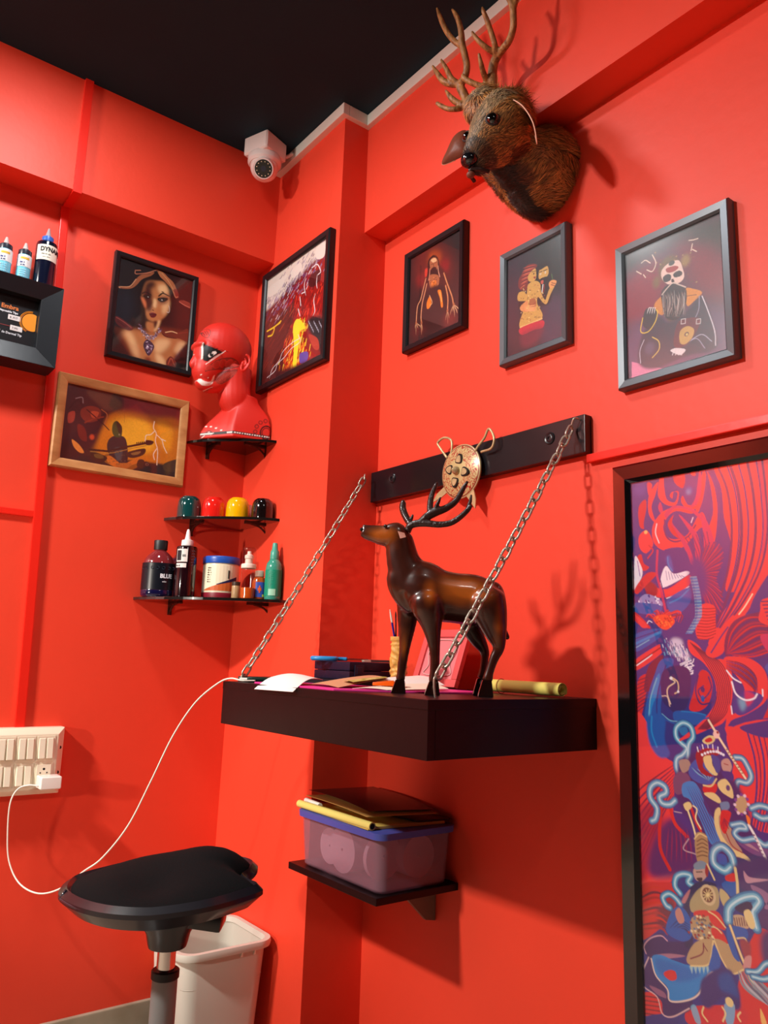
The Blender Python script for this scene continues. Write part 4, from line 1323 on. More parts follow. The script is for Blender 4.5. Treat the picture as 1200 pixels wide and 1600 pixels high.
cyl_ = NB(); cyl(cyl_, fc + dd * .0228, fc + dd * .0240, .0085, 24)
obj('lens', cyl_, mat('lens_blue', (20, 26, 50), .05, coat=1), ln)
bm = NB(); tube(bm, [(.050, .030, -.030), (.075, .020, -.022), (.088, .005, -.018)], .006, 8)
obj('cable_stub', bm, cw, t, smooth='all')
# ================================================================== framed pictures, each painted stroke by stroke
class Art(Paint):
    """canvas lying on a wall plane; drawing coordinates are measured on the wall through at()"""
    def __init__(s, ax, v, a0, a1, z0, z1, res, bg):
        s.ax, s.v, s.a0, s.a1, s.z0, s.z1, s.res = ax, v, a0, a1, z0, z1, res
        Paint.__init__(s, int(abs(a1 - a0) * res), int((z1 - z0) * res), bg)
        s.ox = s.oy = 0; s.sc = 1
        s.mp = s._m
    def crop(s, ox, oy, sc):
        s.ox, s.oy, s.sc = ox, oy, sc
    def _m(s, x, y):
        p = at(s.ox + x / s.sc, s.oy + y / s.sc, s.ax, s.v)
        a = p.x if s.ax == 'y' else p.y
        return ((a - s.a0) / (s.a1 - s.a0) * s.w, (s.z1 - p.z) / (s.z1 - s.z0) * s.h)
    def F(s, col, *pts, **k): s.fill(pts, col, k.get('a', 1), k.get('sm', True), k.get('soft', 0))
    def S(s, w, col, *pts, **k): s.stroke(pts, w, col, k.get('a', 1), None, k.get('sm', True), .8, k.get('t', False))
    def B(s, col, x, y, rx, ry, **k): s.blob((x, y), rx, ry, col, k.get('a', 1), k.get('rot', 0), k.get('soft', 0))
    def grain(s, amt, fs=3):
        n = rng.random((s.h // fs + 2, s.w // fs + 2)).astype(np.float32)
        n = np.repeat(np.repeat(n, fs, 0), fs, 1)[:s.h, :s.w]
        s.a *= (1 + amt * (n - .5))[..., None]

def wall_frame(name, label, art, parent_loc, rotz, w, h, bar, depth, fm, inset=.006, bevel=.004, group=None, glass=None, facewidth=None):
    """mitred frame (four sides), the picture and its glass; local x right, z up, front towards -y"""
    t = thing(name, label, 'picture', parent_loc, rotz, group)
    o_ = [(0, 0), (w, 0), (w, h), (0, h)]
    i_ = [(bar, bar), (w - bar, bar), (w - bar, h - bar), (bar, h - bar)]
    for k in range(4):
        a, b = o_[k], o_[(k + 1) % 4]; d_, c_ = i_[k], i_[(k + 1) % 4]
        e = bevel
        f_ = lambda p, q, r: (p[0] + (q[0] - p[0]) * r, p[1] + (q[1] - p[1]) * r)
        bm = NB()
        prof = [(0, 0), (0, -depth + e), (.14, -depth), (.80, -depth + e * .4), (1, -depth + inset), (1, 0)]
        A = [bm.verts.new((f_(a, d_, r)[0], y, f_(a, d_, r)[1])) for r, y in prof]
        Bv = [bm.verts.new((f_(b, c_, r)[0], y, f_(b, c_, r)[1])) for r, y in prof]
        n = len(prof)
        for j in range(n): bm.faces.new((A[j], A[(j + 1) % n], Bv[(j + 1) % n], Bv[j]))
        bm.faces.new(A[::-1]); bm.faces.new(Bv)
        bmesh.ops.recalc_face_normals(bm, faces=bm.faces)
        obj('frame_side', bm, fm, t, smooth=True)
    # picture: a sheet carrying the painted colours
    gw, gh = art.w, art.h
    xs = np.linspace(bar - .001, w - bar + .001, gw); zs = np.linspace(h - bar + .001, bar - .001, gh)
    X, Z = np.meshgrid(xs, zs)
    yv = -depth + inset + .004
    co = np.stack([X.ravel(), np.full(X.size, yv), Z.ravel()], 1).astype(np.float32)
    idx = np.arange(gw * gh, dtype=np.int32).reshape(gh, gw)
    q = np.stack([idx[:-1, :-1].ravel(), idx[1:, :-1].ravel(), idx[1:, 1:].ravel(), idx[:-1, 1:].ravel()], 1)
    # a plain back closes the sheet
    nb = co.shape[0]
    cb = np.array([[xs[0], yv + .002, zs[0]], [xs[-1], yv + .002, zs[0]], [xs[-1], yv + .002, zs[-1]], [xs[0], yv + .002, zs[-1]]], np.float32)
    co = np.concatenate([co, cb]); q = np.concatenate([q, [[nb, nb + 1, nb + 2, nb + 3]]]).astype(np.int32)
    me = bpy.data.meshes.new('picture_print')
    me.vertices.add(len(co)); me.vertices.foreach_set('co', co.ravel())
    me.loops.add(q.size); me.loops.foreach_set('vertex_index', q.ravel())
    me.polygons.add(len(q)); me.polygons.foreach_set('loop_start', np.arange(0, q.size, 4, dtype=np.int32))
    me.update(calc_edges=True)
    c4 = np.ones((len(co), 4), np.float32); c4[:nb, :3] = np.clip(art.a.reshape(-1, 3), 0, 1)
    me.color_attributes.new('col', 'FLOAT_COLOR', 'POINT').data.foreach_set('color', c4.ravel())
    me.materials.append(PRINT)
    o = bpy.data.objects.new('picture_print', me); COL.objects.link(o); o.parent = t
    bm = NB(); box(bm, (bar - .001, yv - .003, bar - .001), (w - bar + .001, yv - .0015, h - bar + .001))
    obj('glass_pane', bm, glass or M['glasspane'], t)
    return t
PRINT = attr_mat('printed_picture', .45)
haze = pane_mat('rough_picture_glass', rough=.16)  # rougher glass, so its reflections turn hazy
black_fr = mat('black_picture_frame', (24, 25, 29), .3, bump=.1, bscale=30)
sheen_fr = mat('black_frame_painted_sheen', (92, 100, 106), .34, metal=.3)  # black frames too; the lighter base stands in for reflected glare

def place_left(name, label, x0, x1, z0, z1, bar, fm, paint, res=850, depth=.020, bg=(20, 14, 16), **k):
    art = Art('y', YA - depth, x0 + bar, x1 - bar, z0 + bar, z1 - bar, res, bg)
    paint(art)
    return wall_frame(name, label, art, (x0, YA, z0), 0, x1 - x0, z1 - z0, bar, depth, fm, **k)
def place_right(name, label, xw, y0, y1, z0, z1, bar, fm, paint, res=850, depth=.022, bg=(20, 14, 16), **k):
    art = Art('x', xw - depth, y0 - bar, y1 + bar, z0 + bar, z1 - bar, res, bg)
    paint(art)
    return wall_frame(name, label, art, (xw, y0, z0), RZ, y0 - y1, z1 - z0, bar, depth, fm, **k)

def paint_woman(A):
    A.crop(160, 380, 7.275)
    A.F((38, 18, 20), (640, 250), (1080, 400), (1000, 1450), (780, 1300), (820, 700), soft=14)
    A.F((70, 26, 26), (850, 420), (1050, 470), (1000, 900), (860, 880), soft=12)
    A.F((24, 28, 40), (150, 560), (330, 540), (380, 760), (280, 900), (120, 900), soft=14)
    sk, sd, hi, dk = (190, 124, 74), (120, 56, 38), (244, 206, 150), (26, 12, 12)
    # shoulders and chest
    A.F((96, 40, 24), (160, 930), (260, 960), (420, 960), (530, 950), (690, 940), (860, 960), (980, 1010), (970, 1120), (900, 1400), (600, 1360), (380, 1290), (240, 1130), (170, 1010), soft=3)
    A.F(sk, (250, 980), (400, 970), (520, 1000), (700, 1010), (880, 1060), (960, 1130), (860, 1230), (740, 1370), (560, 1350), (380, 1280), (330, 1180), (260, 1060), soft=5)
    A.F(hi, (640, 1080), (780, 1090), (740, 1180), (640, 1240), (600, 1160), soft=5, a=.85)
    A.F(hi, (280, 1000), (350, 1010), (420, 1180), (430, 1290), (370, 1240), (320, 1120), soft=5, a=.7)
    A.F(hi, (620, 1240), (700, 1280), (730, 1370), (640, 1340), soft=4, a=.9)
    A.F(hi, (880, 1110), (960, 1130), (860, 1230), (830, 1200), soft=4, a=.8)
    A.F(sd, (500, 1280), (560, 1290), (560, 1350), (520, 1340), soft=3)
    A.F(dk, (880, 1230), (980, 1130), (960, 1420), (840, 1400), (830, 1300), soft=2)
    A.F((110, 44, 34), (740, 1320), (790, 1270), (850, 1340), (830, 1400), (750, 1380))
    A.S(2, (190, 90, 60), (760, 1360), (790, 1290), (830, 1370))
    # hair, head
    A.F((14, 8, 10), (470, 420), (560, 330), (650, 320), (760, 400), (830, 540), (810, 720), (740, 880), (640, 890), (520, 850), (450, 720), (430, 560), soft=4)
    A.F(sk, (520, 430), (640, 420), (720, 440), (770, 560), (775, 690), (740, 800), (660, 870), (590, 880), (530, 850), (510, 790), (500, 700), (470, 640), (470, 560), soft=2)
    A.F((70, 28, 24), (470, 560), (530, 470), (580, 560), (570, 680), (520, 760), (500, 700), soft=4)
    A.F((60, 26, 22), (520, 430), (600, 420), (620, 470), (560, 520), (500, 500), soft=5)
    A.F((216, 120, 78), (455, 600), (500, 640), (520, 690), (500, 720), soft=2)
    A.F(hi, (660, 470), (730, 470), (760, 540), (700, 570), (650, 530), soft=4, a=.8)
    A.F(hi, (700, 680), (770, 640), (760, 740), (700, 800), soft=4, a=.7)
    A.F(hi, (600, 620), (630, 640), (620, 720), (590, 700), soft=2, a=.8)
    A.F((84, 36, 28), (520, 660), (575, 640), (570, 730), (540, 760), soft=3)
    A.S(3.2, dk, (655, 590), (700, 560), (770, 590)); A.S(2.4, dk, (470, 560), (510, 545), (570, 580))
    A.F((110, 50, 30), (650, 610), (760, 600), (740, 680), (660, 670), soft=3, a=.7)
    A.F(dk, (640, 620), (690, 605), (760, 620), (720, 655), (670, 655)); A.B((230, 220, 210), 692, 635, 2.0, 1.2); A.B(dk, 698, 634, .9, 1.2)
    A.F(dk, (480, 590), (530, 580), (560, 605), (520, 620)); A.B((225, 215, 205), 535, 600, 1.8, 1.0)
    A.S(1.2, dk, (470, 600), (520, 570), (570, 600)); A.B(dk, 700, 545, 4, 1.2)
    A.B((60, 20, 18), 590, 750, 2.6, 1.2)
    A.F((96, 26, 34), (548, 790), (580, 775), (630, 795), (610, 830), (570, 830)); A.S(1.0, (170, 90, 90), (560, 785), (585, 775), (610, 785)); A.S(.9, dk, (552, 796), (590, 798), (628, 798))
    A.F(sk, (520, 880), (600, 890), (680, 850), (640, 960), (580, 1000), (520, 960), soft=2); A.F(hi, (640, 880), (670, 870), (640, 960), (600, 990), soft=2, a=.8)
    A.F((50, 22, 20), (600, 880), (640, 880), (610, 960), soft=2)
    A.S(1.2, (230, 220, 215), (768, 700), (776, 740), (768, 775), (745, 770))
    # hands over the head
    A.F((150, 88, 56), (215, 480), (260, 480), (350, 480), (400, 400), (460, 350), (600, 320), (570, 360), (470, 400), (400, 470), (340, 505), (240, 505))
    A.S(2, (206, 150, 110), (220, 500), (215, 485), (330, 480), (400, 400)); A.S(2, (190, 120, 90), (390, 310), (400, 340), (520, 330), (620, 300), (650, 295))
    A.S(1.6, (200, 130, 96), (390, 300), (450, 300)); A.S(1.5, (90, 46, 36), (420, 345), (560, 340))
    A.F((176, 108, 68), (640, 300), (700, 320), (760, 380), (820, 440), (860, 540), (850, 620), (820, 560), (790, 500), (720, 420), (670, 370))
    for k in range(4): A.S(1.2, (236, 180, 120) if k % 2 else (60, 24, 20), (650 + k * 12, 310 + k * 6), (730 + k * 8, 380 + k * 10), (800 + k * 6, 480 + k * 12))
    A.F((140, 50, 40), (820, 520), (860, 520), (880, 600), (850, 615), (830, 580)); A.S(1.6, (220, 150, 110), (820, 540), (840, 600), (870, 600))
    A.F((150, 64, 50), (880, 650), (930, 640), (1010, 680), (1010, 730), (940, 700)); A.S(1.3, (226, 140, 116), (885, 655), (940, 690), (1005, 720)); A.S(1.0, (190, 90, 70), (930, 640), (1000, 670))
    # hands at the shoulders
    A.F((96, 36, 38), (160, 830), (200, 820), (300, 890), (370, 950), (330, 980), (250, 950), (180, 900)); A.S(1.4, (170, 90, 80), (180, 830), (260, 880), (350, 950)); A.S(1.2, (50, 16, 20), (190, 870), (260, 920), (320, 960))
    A.F((110, 50, 34), (690, 980), (780, 970), (880, 1000), (980, 960), (980, 1100), (880, 1070), (760, 1060), (700, 1030)); A.S(2.2, hi, (730, 1000), (800, 990), (860, 1010)); A.S(1.6, dk, (690, 1010), (740, 1050), (850, 1070)); A.S(1.6, (150, 60, 50), (880, 1010), (980, 1000))
    # necklace
    for k in range(34):
        f = k / 33; x = 440 + 230 * f; y = 930 + 110 * math.sin(math.pi * f) + 40 * f
        for j in range(3):
            A.B(((74, 62, 84), (180, 172, 190), (120, 108, 136))[(k + j) % 3], x + rng.uniform(-16, 16), y + rng.uniform(-24, 24), 1.7, 1.7)
    A.F((60, 48, 70), (530, 1080), (590, 1130), (600, 1180), (540, 1265), (485, 1170), (490, 1110))
    for k in range(46):
        a = rng.uniform(0, 6.28); r = rng.uniform(0, 1)
        A.B([(214, 206, 220), (110, 96, 140), (150, 120, 150)][k % 3], 540 + 48 * r * math.cos(a), 1165 + 76 * r * math.sin(a), 1.2, 1.2)
    A.B((255, 250, 250), 528, 1158, 1.9, 1.9); A.B((240, 235, 240), 530, 1040, 1.4, 1.8)
place_left('framed_picture', 'black framed picture of a woman with a jewelled necklace on the left wall', .6451, .9045, 1.8387, 2.1638, .0165, black_fr, paint_woman, bg=(22, 16, 20))

def paint_lute(A):
    A.crop(0, 320, 3.479)
    A.F((110, 34, 40), (370, 970), (980, 1090), (980, 1230), (640, 1160), (380, 1100), soft=8)
    A.F((214, 128, 26), (560, 1150), (700, 1130), (830, 1160), (980, 1190), (960, 1420), (560, 1400), soft=8)
    A.F((250, 190, 50), (620, 1170), (760, 1160), (830, 1200), (840, 1330), (700, 1330), (640, 1260), soft=7)
    A.F((250, 176, 40), (860, 1180), (940, 1210), (930, 1330), (880, 1300), soft=6)
    A.F((120, 60, 30), (700, 1130), (980, 1180), (980, 1215), (820, 1180), soft=5, a=.6)
    A.F((44, 36, 36), (340, 1350), (600, 1370), (980, 1420), (980, 1480), (340, 1400), soft=2)
    A.F((70, 56, 44), (900, 1400), (980, 1380), (980, 1440), (900, 1440))
    # big brooding figure at the left
    A.F((60, 30, 34), (375, 975), (620, 1010), (680, 1080), (600, 1140), (560, 1220), (520, 1300), (440, 1350), (340, 1380), soft=4)
    A.F((96, 64, 50), (480, 1010), (620, 1040), (670, 1090), (600, 1120), (540, 1080), soft=3); A.F((130, 50, 36), (450, 1110), (500, 1090), (550, 1110), (550, 1160), (490, 1180), (450, 1150))
    A.F((196, 84, 50), (505, 1120), (545, 1125), (530, 1155), (505, 1150)); A.S(2, (190, 110, 60), (560, 1110), (590, 1140), (570, 1200)); A.S(2.4, (30, 18, 22), (380, 1110), (430, 1060), (460, 1090)); A.S(2, (150, 130, 130), (420, 1050), (455, 1045), (460, 1075))
    A.F((170, 66, 50), (380, 1130), (415, 1120), (410, 1170), (380, 1180)); A.S(2.4, (36, 22, 26), (480, 1110), (560, 1180), (600, 1220)); A.S(3, (150, 60, 36), (470, 1180), (520, 1160), (570, 1150))
    A.B((206, 76, 40), 508, 1258, 5.5, 6.5, soft=1); A.F((120, 40, 30), (430, 1190), (470, 1210), (480, 1280), (440, 1260)); A.F((230, 140, 60), (400, 1270), (440, 1300), (465, 1340), (440, 1340), (410, 1310)); A.F((60, 28, 26), (360, 1280), (420, 1330), (440, 1350), (345, 1370))
    # lightning
    W = (255, 250, 240)
    for p in ([(845, 1175), (840, 1210), (855, 1240), (850, 1280), (862, 1330), (858, 1408)], [(848, 1225), (825, 1245), (800, 1250), (795, 1280)], [(855, 1245), (885, 1275), (895, 1310), (912, 1345)], [(858, 1320), (840, 1350), (845, 1380)], [(885, 1270), (905, 1280)]):
        A.S(3.2, (255, 226, 170), *p, a=.35); A.S(1.3, W, *p)
    # seated lute player
    A.F((150, 90, 30), (590, 1400), (560, 1370), (600, 1350), (680, 1400), (760, 1380), (780, 1400), (700, 1440))
    A.F((40, 44, 46), (600, 1270), (640, 1250), (690, 1270), (700, 1380), (660, 1410), (620, 1390), (590, 1320)); A.F((66, 80, 84), (630, 1320), (670, 1320), (665, 1380), (640, 1380), soft=1)
    A.F((66, 84, 40), (620, 1190), (640, 1172), (665, 1200), (668, 1250), (640, 1260), (618, 1235)); A.F((40, 48, 34), (640, 1172), (668, 1200), (668, 1240), (650, 1230)); A.B((150, 150, 120), 655, 1245, 1.6, 2.2)
    A.F((214, 120, 40), (585, 1370), (610, 1360), (665, 1410), (640, 1420), (600, 1400)); A.F((214, 120, 40), (700, 1395), (760, 1370), (770, 1390), (700, 1415)); A.F((190, 110, 44), (640, 1400), (720, 1400), (700, 1425), (650, 1425))
    A.S(5.0, (50, 34, 26), (490, 1325), (600, 1335), (700, 1310), (835, 1285), sm=False); A.S(1.8, (176, 130, 60), (500, 1335), (600, 1345), (720, 1320), (800, 1305)); A.F((60, 40, 30), (800, 1275), (840, 1282), (830, 1300), (800, 1300))
    for k in range(8): A.B((30, 20, 20), 750 + k * 10, 1290 - k * 1, 1.6, 2.2)
    A.F((52, 38, 26), (500, 1340), (545, 1345), (590, 1370), (560, 1395), (510, 1375)); A.F((110, 84, 40), (520, 1350), (560, 1352), (570, 1372), (530, 1370)); A.F((54, 44, 34), (700, 1340), (790, 1320), (790, 1350), (740, 1370), (700, 1365)); A.F((140, 110, 60), (720, 1345), (770, 1335), (760, 1350), (730, 1355))
    A.B((40, 30, 28), 800, 1405, 8.5, 7); A.B((110, 84, 70), 805, 1405, 4.5, 4); A.B((40, 30, 28), 806, 1406, 2, 2); A.F((60, 44, 30), (760, 1380), (790, 1385), (780, 1425), (750, 1415))
    for k in range(30): A.B((60, 50, 44) if k % 2 else (130, 100, 60), 620 + rng.uniform(-20, 70), 1330 + rng.uniform(0, 80), 1.2, 1.0)
    A.grain(.12)
    # a crease of light down the glass stays out; the paper fold is faint
    A.S(.8, (120, 70, 50), (684, 1050), (683, 1180), a=.5)
wood_fr = mat('tan_wood_frame', (176, 116, 66), .4, c2=(206, 150, 94), scale=14, bump=.2, bscale=40, stretch=(1, 1, 3))
place_left('framed_picture', 'tan wood framed landscape picture of a lute player and lightning on the left wall', .5268, .9078, 1.4941, 1.759, .026, wood_fr, paint_lute, bg=(70, 40, 34))

def paint_volcano(A):
    A.crop(280, 340, 3.75)
    A.F((226, 218, 206), (490, 370), (840, 130), (840, 200), (760, 260), (650, 380), (520, 520), (490, 520), soft=3)
    A.F((150, 22, 18), (840, 230), (760, 300), (660, 400), (600, 520), (560, 700), (640, 900), (840, 800), soft=3)
    A.F((74, 30, 26), (660, 440), (640, 500), (560, 560), (490, 640), (480, 960), (560, 960), (600, 760), (650, 600), soft=3)
    for k in range(420):                                     # broken purple storm clouds
        f = rng.random(); x = 500 + 330 * f + rng.uniform(-40, 60); y = 520 - 330 * f + rng.uniform(-70, 90)
        c = [(62, 48, 104), (96, 84, 140), (34, 26, 60), (150, 140, 176), (220, 210, 210)][int(rng.integers(0, 5))]
        d_ = rng.uniform(8, 30)
        if y < 600: A.S(rng.uniform(1.2, 3.2), c, (x, y), (x - d_ * .5, y + d_), a=.85)
    for p in ([(500, 420), (570, 360), (620, 330), (560, 430), (510, 460)], [(640, 310), (690, 260), (700, 300), (650, 350)], [(780, 190), (830, 140), (832, 220), (790, 240)]): A.F((232, 226, 216), *p)
    for k in range(200):
        x = rng.uniform(640, 825); y = rng.uniform(330, 620)
        c = [(214, 34, 20), (150, 16, 16), (80, 10, 16), (236, 60, 30)][int(rng.integers(0, 4))]
        if y > 470 - (x - 640) * .9: A.S(rng.uniform(2, 4), c, (x, y), (x - 10, y + rng.uniform(20, 50)), a=.9)
    A.F((60, 14, 20), (750, 340), (800, 300), (810, 350), (770, 400), (740, 390)); A.S(2.5, (240, 235, 235), (760, 290), (790, 270), (810, 310), (795, 330)); 
    for p in ([(722, 350), (715, 400), (724, 450)], [(790, 330), (786, 380), (790, 410)], [(780, 440), (770, 480), (776, 540), (765, 570)], [(690, 460), (695, 510)], [(680, 530), (690, 570)], [(700, 440), (720, 430)]):
        A.S(2.6, (238, 230, 234), *p, t=True)
    for k in range(170):                                      # brown slope streaks
        x = rng.uniform(490, 660); y = rng.uniform(520, 900)
        if x < 670 - (y - 520) * .12: A.S(rng.uniform(1.5, 3.5), [(92, 34, 30), (56, 22, 24), (140, 44, 30), (180, 70, 30)][int(rng.choice(4, p=[.4, .35, .15, .1]))], (x, y), (x - 26, y + 44), a=.9, t=True)
    for p in ([(500, 660), (540, 640), (530, 680), (505, 690)], [(520, 650), (575, 610)], [(560, 620), (580, 600)]): A.S(4.0, (240, 200, 40), *p)
    for k in range(260):                                      # lava
        f = rng.random(); x = 700 - 40 * f + rng.normal(0, 10 + 30 * f); y = 580 + 290 * f
        A.S(rng.uniform(1.5, 3.8), [(255, 226, 40), (250, 120, 20), (226, 50, 20), (255, 240, 90)][int(rng.integers(0, 4))], (x, y), (x - 6, y + rng.uniform(14, 40)), a=.9, t=True)
    A.F((255, 232, 50), (670, 590), (700, 600), (720, 640), (690, 660), (685, 720), (665, 860), (650, 860), (655, 740), (650, 640))
    for k in range(90):
        x = rng.uniform(600, 640); y = rng.uniform(700, 880); A.S(2.4, [(214, 60, 24), (170, 30, 20), (240, 130, 40)][k % 3], (x, y), (x - 6, y + 20), t=True)
    A.F((40, 30, 34), (750, 580), (830, 590), (828, 800), (770, 700), (740, 640), soft=3); A.F((190, 60, 40), (740, 680), (790, 700), (800, 760), (770, 760)); A.F((90, 80, 170), (690, 790), (735, 780), (730, 830), (690, 845))
    for k in range(14): A.S(1.4, (190, 190, 210), (740 + k * 6, 600 + (k % 5) * 12), (744 + k * 6, 616 + (k % 5) * 12))
    A.F((56, 26, 28), (480, 900), (600, 880), (820, 800), (825, 830), (480, 985), soft=3)
    for p in ([(690, 700), (640, 730), (590, 780), (570, 830), (530, 880), (512, 935)], [(680, 680), (690, 720), (640, 760), (600, 810), (560, 850), (545, 890), (500, 930)]): A.S(1.7, (240, 222, 226), *p)
place_right('framed_picture', 'black framed abstract volcano picture with red lava on the pillar', XC - .0, 2.127, 1.738, 1.815, 2.2105, .022, black_fr, paint_volcano, bg=(110, 30, 30), res=750)

def paint_saint(A):
    A.crop(620, 340, 7.273)
    A.F((110, 28, 20), (200, 420), (420, 300), (560, 360), (600, 600), (560, 700), (300, 800), (180, 700), soft=16, a=.8)
    A.F((190, 80, 20), (330, 420), (400, 370), (470, 420), (440, 520), (340, 520), soft=9, a=.9); A.F((150, 20, 24), (470, 480), (550, 470), (550, 580), (480, 600), soft=6, a=.8)
    A.F((140, 24, 22), (200, 650), (280, 640), (280, 760), (210, 760), soft=6, a=.7)
    sk, dk, hi = (176, 104, 66), (24, 10, 12), (240, 190, 140)
    A.F((70, 26, 22), (320, 560), (480, 560), (560, 760), (520, 900), (470, 1200), (240, 1200), (260, 900), (300, 700), soft=3)
    A.F(dk, (330, 470), (390, 415), (440, 460), (450, 600), (430, 700), (330, 700), (320, 560), soft=1)
    A.F(sk, (345, 480), (390, 440), (430, 470), (430, 560), (400, 600), (360, 590), (345, 540)); A.F(hi, (355, 470), (400, 450), (420, 480), (380, 500)); A.S(1.3, dk, (358, 520), (384, 516)); A.S(1.3, dk, (396, 506), (420, 496)); A.S(1.2, dk, (388, 520), (386, 560)); A.F(dk, (362, 570), (415, 556), (410, 660), (385, 690), (362, 650))
    A.S(2.4, (230, 150, 120), (345, 570), (340, 640), (330, 700)); A.S(2.4, (236, 170, 140), (436, 540), (440, 600), (455, 660)); A.F((220, 60, 40), (290, 580), (318, 570), (310, 650), (290, 660), soft=1)
    A.F(sk, (350, 640), (430, 640), (450, 700), (420, 800), (360, 800), (335, 720)); A.F((220, 120, 40), (360, 720), (410, 700), (415, 760), (370, 790)); 
    for k in range(26): A.B([(60, 26, 20), (236, 160, 100), (200, 100, 40)][k % 3], rng.uniform(345, 440), rng.uniform(660, 810), 1.5, 1.5)
    A.F((70, 34, 84), (375, 830), (410, 820), (400, 900), (380, 900)); A.F(dk, (300, 830), (520, 780), (520, 1180), (260, 1230), soft=3); A.F((240, 130, 20), (430, 820), (465, 810), (480, 880), (490, 990), (470, 1000), (455, 900)); A.F((240, 130, 20), (310, 950), (345, 880), (360, 960), (340, 1010), (312, 1020)); A.S(2, (250, 200, 120), (455, 830), (475, 940)); A.S(1.6, hi, (340, 870), (370, 950), (345, 985))
    # long arms and hands
    for p in ([(300, 680), (270, 800), (240, 920), (205, 1000), (190, 1180)], [(310, 740), (290, 830), (260, 960), (245, 1100), (250, 1180)]): A.S(4.2, sk, *p, a=.9); A.S(1.4, hi, *p)
    for p in ([(500, 620), (540, 740), (590, 880), (605, 960)], [(520, 760), (545, 900), (540, 1040)]): A.S(4.8, sk, *p, a=.9); A.S(1.6, (236, 170, 110), *p)
    for x0, y0, L in ((190, 1180, [(-12, 60), (-2, 130), (20, 60), (45, 40)]), (250, 1180, [(-12, 60), (0, 130), (10, 90)]), (610, 970, [(-40, 120), (10, 140), (40, 100), (60, 60), (-10, 80)]), (540, 1040, [(-20, 110), (5, 150), (20, 90)])):
        for dx, dy in L: A.S(1.9, hi, (x0, y0), (x0 + dx * .7, y0 + dy * .6), (x0 + dx, y0 + dy), t=True)
        A.B(sk, x0, y0, 3.4, 4.2)
    A.F((120, 30, 24), (500, 1100), (620, 1060), (640, 1160), (520, 1220), soft=8, a=.7); A.F((100, 26, 24), (150, 1220), (300, 1240), (220, 1340), (150, 1340), soft=8, a=.6)
    A.grain(.3, 2)
place_right('framed_picture', 'black framed dark picture of a bearded long-armed man, leftmost on the right wall', XB, 1.6021, 1.3609, 1.834, 2.1268, .019, black_fr, paint_saint, bg=(40, 20, 22), res=950)

def paint_couple(A):
    A.crop(770, 340, 6.808)
    A.F((24, 30, 30), (400, 250), (690, 180), (700, 700), (500, 600), soft=12); A.F((64, 58, 84), (520, 880), (700, 840), (700, 1230), (480, 1300), soft=12, a=.8); A.F((52, 36, 56), (140, 500), (260, 460), (260, 900), (150, 1350), soft=12, a=.7)
    sk, dk, hi = (206, 164, 84), (18, 14, 18), (250, 226, 150)
    A.F(dk, (430, 520), (560, 450), (580, 600), (600, 760), (560, 900), (440, 900), (400, 700), soft=2)
    A.F((120, 40, 36), (330, 500), (400, 480), (440, 500), (400, 560), (350, 660), (330, 760), (250, 740), (250, 640), (300, 560))
    for k in range(16): 
        y = 500 + k * 15; A.S(1.7, [(196, 80, 60), (90, 26, 28), (226, 120, 90)][k % 3], (430 - k * 8, y - 10), (360 - k * 5, y + 6), (290 - k * 2, y + 30), t=True)
    A.F(sk, (380, 560), (420, 530), (430, 580), (425, 640), (390, 670), (350, 660), (345, 610)); A.B(dk, 405, 585, 1.6, 2.2); A.S(1.2, dk, (385, 568), (425, 556)); A.F((150, 50, 40), (400, 620), (425, 615), (415, 640))
    A.F(sk, (470, 540), (540, 500), (560, 560), (545, 610), (500, 650), (460, 640), (455, 590)); A.F(dk, (460, 510), (560, 470), (565, 520), (540, 505), (470, 545)); A.S(1.8, dk, (462, 570), (490, 560)); A.S(1.8, dk, (505, 555), (545, 540)); A.B((250, 246, 230), 475, 590, 2, 2); A.B((250, 246, 230), 524, 572, 2, 2.4); A.B(dk, 476, 590, .9, 1.2); A.B(dk, 523, 573, .9, 1.2)
    A.F(dk, (465, 650), (500, 625), (545, 620), (520, 690), (480, 690)); A.F((200, 90, 70), (480, 660), (505, 655), (500, 690), (480, 690)); A.S(2.2, (240, 240, 240), (500, 700), (490, 780)); A.S(1.2, (200, 60, 50), (515, 700), (505, 780))
    A.F(sk, (345, 700), (420, 660), (470, 690), (480, 780), (520, 860), (540, 820), (560, 760), (590, 700), (610, 660), (640, 670), (620, 720), (580, 800), (540, 900), (500, 890), (450, 830), (440, 900), (490, 1050), (260, 1150), (300, 960), (330, 880), (240, 870), (245, 790), (300, 770), (330, 800))
    for k in range(90):
        x = rng.uniform(270, 560); y = rng.uniform(700, 1110)
        if (x < 470 and y < 1110) or (x > 470 and y < 900 and y > 760 - (x - 500) * .2): A.B([(120, 84, 40), hi, (90, 60, 40), (160, 70, 50)][k % 4], x, y, 1.5, 1.3, a=.75)
    A.F(dk, (250, 880), (330, 890), (300, 960), (250, 950), soft=1, a=.8); A.F((150, 50, 40), (360, 860), (420, 850), (425, 930), (370, 960), a=.7)
    A.F((220, 150, 90), (260, 940), (330, 870), (345, 905), (330, 960), (420, 930), (400, 975), (290, 985)); 
    for k in range(4): A.S(2.0, (240, 180, 120), (310, 930 + k * 14), (370, 925 + k * 17), (425, 915 + k * 20), t=True)
    A.F((230, 160, 90), (570, 670), (600, 650), (640, 660), (630, 700), (600, 730), (575, 740), (560, 700)); A.S(1.5, (120, 60, 40), (590, 680), (630, 690)); A.S(1.5, (120, 60, 40), (585, 700), (622, 712)); A.S(2, (70, 110, 60), (590, 590), (600, 640))
    A.S(3.6, (226, 190, 120), (262, 1150), (370, 1110), (488, 1058)); A.F((196, 40, 60), (262, 1160), (490, 1075), (500, 1150), (400, 1180), (280, 1230)); A.F((120, 40, 60), (270, 1220), (500, 1140), (440, 1300), (290, 1360), soft=5, a=.7)
    A.grain(.15, 2)
